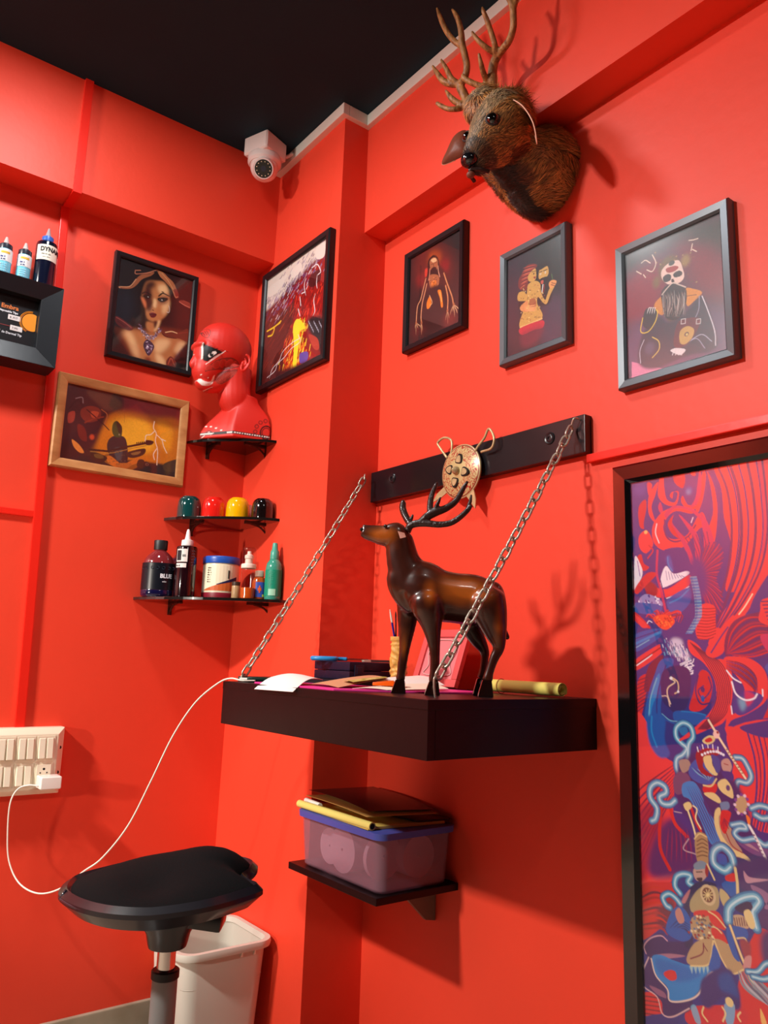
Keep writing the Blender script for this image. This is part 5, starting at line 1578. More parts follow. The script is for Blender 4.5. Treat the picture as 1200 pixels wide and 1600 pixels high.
place_right('framed_picture', 'sheen-greyed black framed picture of an embracing tattooed couple, middle of the right wall', XB, 1.233, 1.0321, 1.6903, 1.9719, .0185, sheen_fr, paint_couple, bg=(40, 34, 46), res=950, glass=haze)

def paint_skull(A):
    A.crop(930, 290, 4.704)
    A.F((60, 62, 62), (200, 500), (890, 220), (910, 480), (560, 420), (210, 640), soft=12); A.F((140, 24, 54), (210, 700), (480, 560), (440, 900), (230, 1000), soft=14, a=.9); A.F((130, 24, 50), (560, 420), (880, 480), (920, 800), (700, 720), (640, 560), soft=14, a=.9)
    A.F((96, 70, 110), (240, 1050), (400, 960), (940, 900), (950, 1200), (260, 1400), soft=12, a=.8); A.F((214, 130, 170), (250, 1280), (480, 1330), (250, 1420), sm=False)
    A.B((104, 84, 46), 520, 600, 22, 26, soft=3); A.B((150, 122, 66), 640, 540, 9, 12, soft=3); A.B((120, 90, 52), 430, 700, 8, 12, soft=3)
    for k in range(60): A.B([(170, 140, 80), (80, 70, 40), (130, 60, 40)][k % 3], 530 + rng.normal(0, 85), 560 + rng.normal(0, 60), 1.8, 1.4, a=.7)
    for p in ([(400, 500), (425, 560), (400, 620), (360, 610)], [(320, 560), (350, 540), (385, 560)], [(285, 620), (320, 640)], [(335, 645), (350, 665)], [(690, 420), (680, 470)], [(665, 395), (700, 390), (730, 380)], [(690, 460), (720, 475)]): A.S(1.8, (232, 214, 196), *p)
    A.F((230, 206, 196), (470, 610), (520, 560), (590, 540), (620, 600), (630, 660), (600, 700), (540, 720), (490, 700), (465, 660)); A.F((160, 50, 50), (500, 600), (560, 580), (590, 590), (560, 620), (510, 630)); A.B((60, 70, 64), 540, 560, 6.5, 5)
    A.F((38, 36, 44), (480, 660), (510, 640), (535, 650), (530, 685), (495, 700), (478, 685)); A.F((38, 36, 44), (555, 635), (590, 615), (615, 625), (610, 650), (570, 665), (553, 655)); A.F((40, 20, 26), (538, 680), (550, 675), (560, 695), (540, 700))
    A.F((206, 134, 44), (420, 850), (480, 800), (500, 880), (470, 940), (420, 900)); A.F((214, 140, 40), (640, 750), (700, 748), (760, 775), (700, 840), (650, 870)); A.S(1.3, (110, 60, 30), (650, 800), (720, 790)); A.F((90, 66, 50), (490, 920), (520, 990), (600, 960), soft=2)
    A.F((46, 44, 66), (460, 950), (520, 990), (660, 900), (760, 800), (840, 1000), (860, 1180), (640, 1240), (420, 1330), (300, 1290), (320, 1100), (400, 980), soft=2)
    A.F((34, 30, 40), (470, 760), (540, 710), (630, 730), (650, 800), (630, 900), (580, 970), (500, 960), (470, 860))
    for k in range(26):
        x = 480 + k * 6.5; A.S(1.3, [(190, 180, 176), (90, 84, 90), (140, 120, 110)][k % 3], (x, 760 + (k % 4) * 12), (x + rng.uniform(-14, 14), 850), (x + rng.uniform(-24, 16), 950), t=True)
    A.S(2.4, (206, 190, 180), (470, 790), (510, 740), (550, 705), (600, 720), (640, 735))
    A.S(1.6, (226, 226, 240), (760, 800), (800, 900), (850, 1050), (858, 1160)); A.S(1.2, (170, 170, 200), (740, 800), (735, 900), (700, 980)); A.S(1.3, (190, 190, 214), (680, 1120), (760, 1080), (830, 1130)); A.S(1.2, (170, 170, 200), (640, 1150), (720, 1110), (780, 1180))
    A.F((96, 24, 44), (600, 980), (740, 960), (720, 1060), (640, 1160), (560, 1170), (560, 1080)); A.F((196, 160, 84), (600, 1060), (650, 1020), (700, 1040), (690, 1100), (640, 1150), (600, 1140)); A.B((90, 44, 50), 648, 1078, 4.6, 4.2); A.B((220, 200, 120), 650, 1080, 2.6, 2.4)
    for x in (610, 720): A.S(1.1, (226, 226, 230), (x, 970), (x + 30, 965), (x + 28, 1000), (x - 2, 1004), (x, 970), sm=False)
    A.F((36, 34, 46), (350, 900), (420, 890), (430, 960), (380, 1040), (330, 1010)); A.F((220, 220, 226), (530, 1200), (570, 1180), (640, 1190), (600, 1230))
    for k in range(4): A.S(1.7, (236, 232, 232), (362 + k * 17, 930), (374 + k * 15, 890), (388 + k * 12, 884), t=True); A.S(1.5, (230, 226, 232), (545 + k * 22, 1230), (560 + k * 22, 1186), t=True)
    A.S(1.8, (236, 206, 60), (330, 960), (316, 1060), (370, 1060), (420, 990), (438, 920), (428, 900)); A.S(1.8, (226, 200, 90), (400, 1100), (445, 1130), (448, 1190), (400, 1250)); A.S(1.4, (200, 200, 220), (340, 1120), (310, 1200), (314, 1290)); A.B((84, 84, 116), 380, 1180, 10, 12, soft=3, a=.7)
    A.grain(.12, 2)
place_right('framed_picture', 'sheen-greyed black framed picture of a bearded skull figure, rightmost and largest of the three small frames', XB, .9074, .6635, 1.5476, 1.8512, .0195, sheen_fr, paint_skull, bg=(84, 50, 72), res=1000, glass=haze)

def paint_poster(A):
    R1, R2, R3, BL, B2, B3, CY, PU, WH, MG, SK, GD = (232, 56, 60), (206, 34, 44), (150, 20, 40), (44, 44, 128), (20, 84, 170), (16, 128, 200), (110, 176, 206), (70, 34, 104), (236, 234, 246), (200, 44, 96), (206, 176, 132), (224, 200, 140)
    A.crop(960, 680, 5)
    A.F(BL, (100, 200), (1300, 0), (1300, 5000), (100, 5000), sm=False)
    # big plume sweeping down from the upper right
    A.F(R1, (740, 220), (900, 200), (1050, 170), (1160, 150), (1240, 400), (1250, 760), (1200, 1000), (1050, 1300), (900, 1500), (700, 1640), (780, 1440), (900, 1240), (830, 1200), (880, 900), (820, 640), (800, 420), soft=0)
    A.F(R1, (690, 280), (745, 400), (770, 600), (745, 835), (700, 740), (735, 600), (720, 420))
    A.F(MG, (1040, 180), (1100, 190), (1140, 260), (1150, 500), (1150, 900), (1110, 900), (1120, 560), (1090, 300), a=.6)
    for k, (dx, w) in enumerate(((0, 3.4), (70, 2.2), (95, 4.5), (160, 2.2), (230, 3.8), (300, 1.8), (345, 2.8))):
        A.S(w, BL if k % 2 else (90, 30, 96), (770 + dx, 230 - dx * .1), (850 + dx * .85, 450), (880 + dx * .80, 760), (850 + dx * .72, 1050), (780 + dx * .55, 1300), (720 + dx * .30, 1500))
    A.F(BL, (1180, 1060), (1300, 1000), (1300, 1400), (1020, 1380)); A.S(1.8, (255, 236, 200), (1040, 1240), (980, 1340), (935, 1400))
    # the upper flourishes
    A.F(R1, (320, 340), (350, 310), (360, 420), (380, 500), (440, 520), (460, 450), (430, 440), (420, 490), (400, 470), (420, 440), (470, 440), (450, 540), (370, 540), (310, 470))
    A.F(R2, (430, 310), (500, 280), (520, 340), (500, 410), (440, 370)); A.F(R1, (500, 470), (540, 540), (600, 540), (605, 570), (540, 580), (490, 520)); A.F(R1, (250, 440), (310, 360), (290, 460), (260, 560), (290, 680), (240, 620), (232, 520))
    A.F(R2, (160, 560), (210, 500), (220, 560), (200, 680), (200, 730), (165, 700)); A.F(MG, (310, 560), (330, 520), (350, 600), (330, 610)); A.F(R1, (560, 280), (590, 260), (600, 310), (570, 310)); A.F(R1, (225, 370), (262, 380), (250, 470), (232, 450))
    A.F(MG, (625, 300), (640, 290), (655, 400), (620, 520), (560, 560), (600, 480)); A.F(R1, (650, 300), (680, 300), (660, 480), (620, 600), (600, 560), (640, 460))
    A.B(B2, 548, 430, 6, 7, soft=2); A.B(CY, 545, 440, 3, 4, soft=2, a=.6); A.B((70, 64, 150), 170, 400, 12, 16, soft=4)
    # great coil
    A.F(R1, (270, 700), (340, 600), (440, 560), (540, 570), (600, 590), (560, 610), (450, 590), (380, 640), (350, 720), (380, 790), (450, 810), (540, 770), (640, 600), (690, 680), (700, 760), (650, 720), (600, 760), (520, 860), (420, 900), (330, 890), (270, 820))
    A.F(MG, (380, 640), (440, 570), (560, 590), (640, 660), (620, 600), (540, 560), (430, 550), (360, 610)); A.S(2.4, (90, 30, 100), (360, 660), (370, 780), (440, 830), (540, 790), (600, 700))
    A.F(BL, (410, 620), (500, 600), (560, 680), (540, 740), (480, 750), (430, 700), (450, 640)); A.F(R2, (385, 690), (430, 620), (420, 680), (470, 750), (520, 800), (500, 820), (420, 770)); A.F(MG, (410, 680), (540, 850), (590, 1000), (560, 1000), (500, 850)); A.F(MG, (470, 620), (540, 680), (620, 790), (640, 1000), (600, 960), (580, 800)); A.F(MG, (640, 600), (720, 740), (745, 900), (710, 1060), (670, 980), (660, 780))
    A.S(1.8, WH, (300, 690), (290, 760), (318, 840), a=.9); A.S(1.5, WH, (580, 640), (566, 680)); 
    for k in range(7): A.S(1.3, (90, 30, 100), (520 + k * 28, 800 - k * 8), (580 + k * 22, 900), (610 + k * 18, 1020))
    A.F(R1, (165, 780), (220, 740), (260, 800), (270, 860), (220, 920), (180, 900), (160, 850)); A.B((240, 190, 110), 215, 755, 3.2, 3.2); A.F(R2, (150, 950), (180, 930), (200, 1000), (240, 1030), (200, 1060), (160, 1020)); A.S(2.2, R2, (240, 860), (270, 900), (230, 960))
    # folded cloth: blue ball, white band, red band
    A.F(BL, (350, 900), (500, 880), (560, 1000), (540, 1080), (420, 1080), (360, 1000)); A.F(B2, (370, 960), (400, 940), (430, 1060), (390, 1030), soft=1); A.S(2, B3, (385, 950), (390, 1010), (420, 1060)); A.F(WH, (370, 1020), (430, 1080), (530, 1060), (540, 1090), (350, 1190), (330, 1120)); 
    for k in range(7): A.S(1.0, (110, 110, 170), (370 + k * 20, 1060 + k * 6), (380 + k * 22, 1130 - k * 4))
    A.F(R1, (250, 1180), (380, 1200), (550, 1090), (550, 1170), (400, 1260), (290, 1260)); A.F(R3, (200, 1120), (300, 1180), (290, 1260), (220, 1240), soft=1); A.S(1.4, WH, (375, 1275), (460, 1240), (550, 1180)); A.F(WH, (130, 950), (170, 1000), (190, 1080), (150, 1180), (126, 1200), a=.9); A.S(1.4, (100, 90, 170), (150, 980), (170, 1100)); A.F(R2, (130, 1200), (220, 1080), (300, 1080), (230, 1160), (150, 1240))
    A.F(B2, (380, 1290), (550, 1190), (560, 1300), (480, 1390), (420, 1400)); A.S(2.6, B3, (400, 1310), (480, 1270), (550, 1200)); A.S(4, MG, (305, 900), (300, 1080), (330, 1200), (370, 1380)); A.S(2, BL, (320, 900), (318, 1080), (350, 1220), (385, 1380)); A.F((150, 140, 196), (170, 1270), (230, 1240), (330, 1290), (330, 1340), (180, 1320)); 
    for k in range(30): A.B([(230, 230, 250), (70, 60, 140)][k % 2], rng.uniform(160, 330), rng.uniform(1250, 1340), 1.3, 1.8)
    A.F(B2, (130, 1310), (330, 1330), (300, 1400), (130, 1380)); 
    # dark feather fan
    for k in range(46):
        f = k / 45; a = -1.2 + 2.3 * f; r = 230 + 60 * math.sin(f * 9)
        x0, y0 = 600, 1120; x1, y1 = x0 + r * math.cos(a) * .95, y0 + r * math.sin(a) * 1.25
        A.S(4.2, [(110, 30, 100), (150, 30, 80), (70, 34, 116), (190, 40, 80)][k % 4], (x0, y0), ((x0 + x1) / 2 + 10, (y0 + y1) / 2 - 8), (x1, y1), t=True)
    A.F((64, 46, 130), (560, 980), (640, 960), (690, 1100), (680, 1240), (600, 1320), (560, 1200), soft=4)
    A.F(R1, (640, 1330), (740, 1330), (755, 1420), (750, 1520), (700, 1590), (620, 1590), (600, 1500))
    for k in range(11): A.S(1.2, R3, (620 - k * 1, 1350 + k * 24), (690, 1350 + k * 24 + 6), (755, 1352 + k * 22))
    for k in range(38):
        f = k / 37; x = 560 + 40 * math.sin(f * 2.6) - 60 * max(0, f - .7) * 3; y = 1110 + f * 440
        A.S(1.8, B3 if k % 2 else CY, (x, y), (x + 46, y - 4), t=True); A.B(BL, x + 8, y + 8, 2.2, 1.6)
    # bird: head crest, breast, legs
    A.crop(960, 900, 5)
    A.F(R2, (130, 280), (250, 400), (200, 400), (130, 350)); A.F(R1, (130, 300), (230, 390), (180, 400)); 
    for k in range(20): A.S(2.4, [R1, (150, 30, 60), R2][k % 3], (300, 340), (240 + k * 13, 300 + 30 * math.sin(k)), (215 + k * 14, 260 + abs(k - 7) * 9), t=True)
    A.F((240, 74, 40), (270, 330), (340, 300), (410, 320), (440, 360), (380, 420), (320, 400)); 
    for k in range(30): A.B([(250, 120, 50), (200, 40, 30)][k % 2], rng.uniform(290, 420), rng.uniform(315, 395), 1.6, 1.6)
    A.S(1.4, WH, (225, 370), (240, 350), (262, 362)); A.F(B2, (130, 460), (320, 410), (330, 470), (240, 540), (130, 590)); A.S(4, B3, (135, 530), (220, 490), (325, 440)); A.S(1.6, CY, (140, 560), (240, 500)); A.S(2, BL, (135, 490), (320, 425))
    A.F(R1, (130, 660), (330, 530), (340, 600), (140, 740)); A.S(3, BL, (130, 640), (320, 520)); A.S(1.7, WH, (145, 700), (230, 640), (262, 614)); A.S(2, R3, (140, 690), (330, 560))
    A.F((40, 44, 130), (330, 460), (420, 440), (520, 480), (560, 560), (640, 640), (620, 740), (500, 760), (460, 680), (370, 640), (330, 560)); A.F((206, 200, 226), (420, 490), (490, 500), (510, 570), (560, 640), (520, 660), (440, 620), (400, 560), soft=2)
    for k in range(90): 
        x = rng.uniform(340, 560); y = 470 + rng.uniform(0, 130) + (x - 340) * .4
        A.S(1.3, [WH, (70, 70, 160), CY, (40, 40, 110)][k % 4], (x, y), (x + 6, y + 22), t=True)
    for k in range(14): A.S(1.5, WH, (520 + rng.uniform(0, 80), 640 + k * 10), (500 + rng.uniform(0, 80), 670 + k * 8), (470 + rng.uniform(0, 60), 690 + k * 8))
    A.F(R2, (150, 830), (240, 770), (220, 900), (180, 1100), (150, 1150)); A.F((120, 24, 60), (240, 700), (350, 620), (300, 800), (240, 900), (200, 880))
    for k in range(9): A.S(1.4, (90, 26, 70), (150, 820 + k * 30), (230, 790 + k * 26))
    # blue ribbon band curling down
    A.F(B2, (330, 660), (430, 650), (400, 760), (350, 900), (330, 1060), (360, 1300), (380, 1420), (310, 1400), (220, 1240), (205, 1080), (240, 900), (280, 780)); A.F(B3, (270, 860), (320, 760), (310, 900), (260, 1040), (260, 1180), (230, 1100)); A.S(2, CY, (300, 800), (250, 960), (240, 1100)); A.S(2.4, BL, (370, 700), (310, 900), (300, 1080), (330, 1300)); A.F(BL, (250, 1180), (340, 1200), (380, 1380), (300, 1380), soft=3)
    A.F((44, 30, 100), (340, 760), (460, 700), (560, 760), (540, 1000), (460, 1080), (400, 1040), (340, 960)); A.S(2.0, (220, 190, 150), (410, 790), (460, 830), (465, 900), (440, 920)); A.S(2.0, (226, 200, 170), (400, 800), (440, 830), (390, 870), (380, 920), (405, 1000)); A.S(1.4, (220, 190, 170), (340, 940), (380, 945), (400, 1020)); A.B(WH, 410, 800, 2.6, 2.4); A.B(WH, 465, 905, 2, 2)
    A.F(B2, (440, 1060), (560, 1060), (680, 1090), (620, 1160), (500, 1160), (430, 1120)); A.S(1.6, CY, (340, 1080), (400, 1130), (460, 1140)); A.S(1.4, B3, (490, 1060), (600, 1070), (680, 1090))
    # red tail plume
    A.F(R1, (540, 500), (620, 540), (700, 640), (840, 660), (880, 760), (880, 980), (820, 1140), (700, 1200), (560, 1260), (470, 1290), (600, 1180), (700, 1080), (760, 960), (740, 800), (660, 680), (560, 600))
    for k in range(8): A.S(1.4, (110, 26, 60), (560 + k * 14, 520 + k * 10), (690 + k * 16, 690), (770 + k * 14, 880), (720 + k * 16, 1080), (620 + k * 10, 1200))
    A.F(R2, (640, 740), (700, 760), (730, 860), (700, 1000), (620, 1060), (550, 1040), (580, 920), (600, 840)); A.S(2.2, (60, 34, 110), (700, 790), (720, 880), (660, 960), (620, 900), (660, 860)); A.S(2.4, (60, 34, 110), (620, 780), (600, 900), (640, 1000), (730, 990)); A.B(B2, 655, 960, 3, 5); A.B((60, 34, 110), 655, 890, 3.4, 4)
    # right-hand curls
    A.F(R1, (680, 580), (800, 400), (900, 310), (830, 560), (790, 620), (720, 640)); A.S(2, BL, (720, 600), (800, 470), (850, 400)); A.F((110, 26, 84), (830, 480), (900, 350), (1050, 290), (1200, 290), (1250, 500), (1150, 600), (900, 620), (830, 620))
    for k in range(14): A.S(2.5, [R2, (70, 34, 110), (170, 30, 70)][k % 3], (840, 610), (880 + k * 12, 440 + k * 16), (1000 + k * 14, 330 + k * 22), (1200, 330 + k * 22), t=True)
    A.F(R1, (1110, 190), (1200, 160), (1300, 140), (1300, 400), (1100, 360), (1100, 260)); 
    for k in range(6): A.S(1.8, (80, 30, 96), (1110 + k * 10, 200 + k * 28), (1180, 195 + k * 28), (1260, 170 + k * 30))
    A.F(MG, (1100, 470), (1200, 460), (1260, 560), (1160, 590)); A.F(R1, (820, 640), (1000, 640), (1120, 720), (1160, 840), (1140, 980), (1000, 1080), (880, 1130), (830, 1200), (860, 1000), (900, 1080), (980, 900), (900, 760))
    for k in range(9): A.S(2.2, [(110, 26, 70), (60, 40, 120), R3][k % 3], (840, 660 + k * 8), (960, 690 + k * 14), (1060, 780 + k * 16), (1080 - k * 12, 920 + k * 10), t=True)
    A.F((44, 50, 140), (900, 960), (1000, 900), (1120, 940), (1080, 1020), (960, 1090), (900, 1060)); A.F(CY, (930, 960), (1000, 980), (960, 1060), soft=2, a=.8); A.F(MG, (980, 900), (1060, 940), (1000, 1020), soft=1)
    A.S(2.6, WH, (880, 830), (910, 920), (980, 970), (1050, 960), (1075, 925)); A.S(2.2, WH, (840, 740), (890, 800), (950, 835)); A.S(2, WH, (1118, 890), (1120, 940)); A.S(1.8, WH, (875, 1020), (882, 1080)); A.F(B2, (1140, 700), (1300, 660), (1300, 820), (1200, 820)); A.S(1.6, WH, (1180, 690), (1230, 660)); A.F(R2, (1160, 880), (1300, 850), (1300, 1140), (1120, 1160), (1160, 1020)); A.S(1.8, BL, (1180, 960), (1260, 940)); A.S(1.8, BL, (1170, 1060), (1260, 1030))
    A.F(BL, (940, 1180), (1060, 1130), (1300, 1110), (1300, 1250), (1100, 1250), (1000, 1220)); A.F(R1, (830, 1180), (960, 1200), (1100, 1260), (1300, 1260), (1300, 1700), (900, 1700), (900, 1400), (860, 1280))
    A.crop(960, 1120, 5)
    # red flame ground left and right
    A.F(R1, (140, 0), (230, 60), (300, 260), (380, 330), (440, 420), (430, 900), (560, 1200), (160, 1300), (130, 600)); A.F(R1, (860, 100), (1300, 80), (1300, 800), (1100, 900), (960, 700), (900, 400))
    for k in range(7): A.S(2.6 - (k % 2), (90, 24, 90) if k % 2 else BL, (1000 + k * 40, 120), (1060 + k * 34, 350), (1070 + k * 28, 600), (1020 + k * 24, 900))
    for k in range(10): A.S(2.4, [(120, 22, 60), (80, 24, 84)][k % 2], (430, 380 + k * 26), (300, 470 + k * 44), (180, 560 + k * 66), (120, 640 + k * 70), t=True)
    A.F((150, 22, 62), (150, 760), (330, 700), (320, 1000), (160, 1300), soft=4, a=.8); A.F(PU, (240, 1080), (330, 860), (430, 800), (560, 960), (600, 1200), (420, 1260), (250, 1250), soft=4); A.S(5.5, (206, 34, 34), (330, 720), (320, 900), (330, 1050), (400, 1200)); A.S(5.5, (214, 40, 40), (400, 700), (440, 840), (530, 940)); 
    for k in range(12): A.S(1.5, [(150, 26, 74), (54, 30, 96)][k % 2], (390 + k * 14, 880), (380 + k * 18, 1000), (370 + k * 20, 1140), t=True)
    A.F(B2, (230, 0), (360, 0), (360, 180), (400, 300), (320, 320), (240, 200), soft=1); A.S(3, B3, (260, 0), (260, 120), (300, 240)); A.F(BL, (940, 90), (1060, 50), (1300, 20), (1300, 160), (1100, 160)); A.S(2, B2, (350, 20), (480, 60), (700, 10))
    # ribbon loops
    def ribbon(pts, w=6.0):
        A.S(w * 1.5 + 1.4, (28, 50, 110), *pts); A.S(w * 1.5, (50, 120, 172), *pts); A.S(w * .9, (110, 176, 204), *pts); A.S(w * .3, (196, 224, 234), *pts)
    ribbon([(560, 370), (540, 330), (545, 220), (580, 160), (560, 80), (500, 50), (450, 90), (450, 160), (490, 210), (530, 250), (500, 300), (455, 330), (450, 400), (480, 460), (540, 490)]); A.F((30, 110, 170), (470, 100), (520, 80), (540, 120), (500, 150)); A.S(3.4, R1, (480, 185), (550, 145))
    ribbon([(440, 660), (400, 690), (340, 680), (320, 630), (370, 600), (360, 550), (300, 520), (250, 560), (250, 640), (300, 720), (290, 800), (260, 820)], 7); ribbon([(905, 320), (960, 330), (1000, 390), (1030, 470), (1000, 520), (930, 510), (910, 560)], 5.5); ribbon([(1030, 720), (1100, 700), (1180, 730), (1200, 780), (1120, 800), (1060, 770)], 6)
    # upper warrior: cloak, armour, head, staff
    A.F((44, 34, 104), (440, 470), (560, 300), (700, 300), (900, 500), (1000, 700), (1080, 1000), (1200, 1100), (1300, 1300), (1200, 1500), (900, 1400), (800, 1100), (620, 900), (480, 700), soft=2); A.F((110, 70, 110), (430, 480), (500, 430), (560, 500), (500, 600), (440, 600)); A.F((180, 150, 130), (470, 350), (540, 340), (560, 400), (500, 440), a=.8)
    A.F(B2, (560, 380), (640, 330), (740, 470), (720, 530), (620, 520), (550, 460)); A.F(B3, (500, 530), (580, 510), (640, 590), (680, 720), (760, 840), (830, 1000), (720, 1000), (640, 820), (560, 660), (500, 620)); 
    for k in range(6): A.S(1.6, BL, (530 + k * 16, 550), (600 + k * 18, 700), (690 + k * 18, 900), (740 + k * 14, 1000), t=True)
    for k in range(7): A.S(1.8, BL if k % 2 else CY, (570 + k * 22, 400 + k * 6), (620 + k * 18, 450), (700, 500), t=True)
    A.F(R3, (600, 300), (660, 250), (780, 260), (780, 300), (680, 330), (660, 400), (740, 470), (640, 440)); A.F(GD, (660, 320), (720, 310), (730, 380), (770, 450), (740, 460), (680, 400)); A.F((34, 70, 150), (720, 300), (780, 330), (790, 420), (760, 440), (735, 370)); A.F((190, 150, 140), (800, 350), (850, 330), (880, 390), (860, 440), (810, 420)); A.S(1.2, R3, (820, 370), (850, 380)); A.F(BL, (800, 430), (880, 440), (890, 500), (830, 490))
    for k in range(9): A.B(WH, 650 + 22 * k - (k > 5) * (k - 5) * 4, 300 - 26 * math.sin(k / 8 * 3.14), 2.0, 2.0); A.S(1.6, (60, 70, 190) if k % 2 else WH, (620 + k * 19, 275 - 30 * math.sin(k / 8 * 3.14)), (612 + k * 20, 240 - 26 * math.sin(k / 8 * 3.14)))
    A.F(GD, (650, 190), (700, 150), (750, 160), (740, 200), (690, 220)); A.F(R2, (670, 185), (710, 165), (730, 190), (690, 205)); A.S(4.4, (120, 20, 40), (700, 30), (820, 230), (985, 485)); A.S(3.2, (240, 222, 190), (700, 30), (820, 230), (985, 485)); A.B((240, 200, 190), 760, 140, 5, 6); A.B((150, 40, 50), 770, 125, 2, 2); 
    for k in range(9): A.B((150, 110, 80), 840 + k * 15, 260 + k * 23, 1.6, 1.0)
    A.F(R2, (660, 550), (760, 530), (750, 600), (670, 600)); A.F(GD, (770, 520), (830, 490), (880, 560), (890, 640), (840, 620), (790, 580)); A.B((80, 60, 120), 850, 560, 3, 4); A.S(2.4, GD, (660, 540), (720, 545), (760, 490)); A.F(GD, (665, 600), (740, 600), (790, 650), (780, 680), (690, 630)); A.F((96, 130, 170), (790, 680), (850, 670), (860, 720), (810, 740))
    A.F((190, 160, 120), (920, 640), (970, 620), (1000, 700), (970, 760), (910, 740)); 
    for k in range(12): A.B((120, 60, 150) if k % 2 else (226, 200, 220), 955 + 52 * math.cos(k * .52), 690 + 76 * math.sin(k * .52), 2.2, 2.2)
    A.F(GD, (750, 740), (790, 720), (800, 860), (880, 1000), (1020, 1120), (1060, 1230), (1000, 1130), (850, 1070), (780, 950), (745, 840)); A.F((176, 140, 120), (780, 780), (850, 800), (900, 960), (960, 1060), (880, 1030), (800, 920)); A.F(R2, (800, 740), (870, 750), (860, 820), (830, 920), (790, 860)); 
    for k in range(5): A.S(1.3, (150, 24, 60), (820, 800), (800 + k * 18, 860 + (k % 2) * 20), t=True)
    A.S(1.4, R3, (830, 900), (880, 1010), (960, 1070)); A.S(4, R2, (560, 700), (600, 820), (640, 900)); A.F(GD, (505, 690), (550, 670), (570, 710), (530, 740)); A.S(2.6, (244, 226, 170), (540, 740), (580, 860), (600, 940)); A.S(2, (244, 226, 170), (580, 700), (610, 730), (600, 800), (640, 880)); A.F((170, 140, 100), (600, 920), (680, 930), (700, 1060), (690, 1200), (640, 1200), (600, 1080)); A.S(1.8, GD, (590, 960), (630, 920), (684, 945)); 
    for k in range(5): A.S(1.5, (96, 76, 60), (610, 980 + k * 30), (650, 960 + k * 32), (690, 985 + k * 28))
    A.S(1.5, (190, 160, 170), (435, 745), (490, 756)); A.S(1.6, (190, 160, 170), (545, 960), (505, 1040), (600, 1080))
    A.F((110, 70, 130), (920, 970), (1060, 980), (1200, 1080), (1100, 1100), (980, 1040)); A.F((190, 150, 160), (940, 980), (1020, 1000), (1090, 1060), a=.7); ribbon([(880, 850), (960, 840), (990, 880), (930, 880), (900, 920), (960, 970), (1060, 960), (1140, 1010), (1220, 960)], 5.5)
    A.S(3.6, (236, 230, 230), (1010, 850), (1060, 940), (1130, 1090), (1230, 1300)); A.F((240, 120, 40), (990, 770), (1020, 800), (1020, 850), (1000, 830)); 
    for k in range(12): A.B((120, 90, 110), 1050 + k * 14, 930 + k * 30, 1.4, 1.0)
    ribbon([(900, 1180), (870, 1080), (800, 1020), (740, 1060), (740, 1150), (820, 1210), (870, 1180)], 8); A.F(B2, (770, 1080), (830, 1090), (840, 1160), (780, 1150)); 
    # lower warrior
    A.crop(960, 1340, 5)
    A.F(PU, (900, 60), (1300, 60), (1300, 820), (1100, 820), (1050, 500), (1100, 320), (960, 250), soft=2); A.F((190, 140, 160), (970, 110), (1020, 160), (1170, 180), (1060, 200), (990, 200)); A.F((160, 110, 150), (1030, 220), (1170, 300), (1130, 400), (1180, 400), (1060, 290), a=.8); A.F(R2, (960, 860), (1100, 560), (1300, 800), (1300, 1400), (900, 1400)); A.F(PU, (1110, 600), (1240, 600), (1240, 860), (1120, 820), soft=3)
    A.F(R2, (160, 250), (330, 200), (460, 240), (420, 460), (330, 560), (160, 640)); A.F((110, 22, 60), (300, 420), (420, 330), (440, 480), (330, 560), soft=3)
    for k in range(9): A.S(3.4, [(206, 40, 30), (110, 20, 56), (170, 26, 40)][k % 3], (160, 300 + k * 34), (260 + k * 8, 240 + k * 40), (380, 260 + k * 44), t=True)
    A.F(R2, (170, 1080), (330, 1100), (340, 1300), (160, 1320)); A.F((200, 30, 50), (560, 1180), (950, 1180), (960, 1320), (560, 1320)); 
    for k in range(6): A.S(1.4, (80, 20, 50), (180, 1090 + k * 34), (320, 1110 + k * 34))
    A.F((40, 40, 120), (170, 1260), (440, 1230), (440, 1320), (170, 1320))
    ribbon([(580, 230), (540, 200), (560, 150), (500, 135), (450, 160), (440, 230), (480, 290)], 6); ribbon([(480, 370), (440, 320), (390, 290), (345, 320), (370, 380), (400, 400)], 6)
    # cape
    A.F((50, 26, 96), (200, 700), (240, 640), (340, 600), (380, 660), (560, 680), (520, 780), (330, 800), (400, 1130), (560, 1110), (560, 1200), (440, 1250), (350, 1230), (330, 1130), (220, 1020), (180, 930), (230, 820)); A.S(1.8, (206, 160, 180), (215, 760), (200, 700), (250, 640), (330, 620), (380, 660)); A.S(1.8, (214, 180, 180), (235, 790), (180, 930), (200, 1020), (300, 1100), (340, 1230), (420, 1256), (550, 1190)); A.F((150, 96, 130), (240, 1010), (350, 1060), (370, 1110), (300, 1080), a=.8); A.F((176, 120, 140), (300, 770), (400, 760), (520, 780), (380, 800), (330, 800), a=.8)
    A.F(B3, (260, 790), (330, 770), (420, 810), (540, 850), (700, 870), (790, 900), (700, 920), (650, 1010), (580, 1100), (480, 1130), (400, 1120), (380, 1020), (290, 930)); A.F((16, 104, 184), (300, 800), (520, 860), (640, 920), (520, 980), (380, 960), (300, 880), soft=2); A.S(2.2, (226, 206, 190), (255, 800), (290, 930), (380, 1040), (400, 1130), (520, 1130), (620, 1080), (680, 950), (740, 900), (795, 912)); A.F(R2, (350, 920), (390, 890), (440, 900), (450, 960), (400, 970)); 
    for k in range(5): A.F((150, 190, 200), (550 + k * 32, 860), (580 + k * 32, 855), (572 + k * 30, 920), sm=False)
    # body
    A.F((34, 26, 84), (580, 220), (660, 190), (760, 220), (700, 280), (560, 420), (580, 680), (520, 700), (500, 460), (540, 280)); A.F(B2, (420, 420), (500, 400), (570, 520), (560, 640), (480, 660), (370, 580)); 
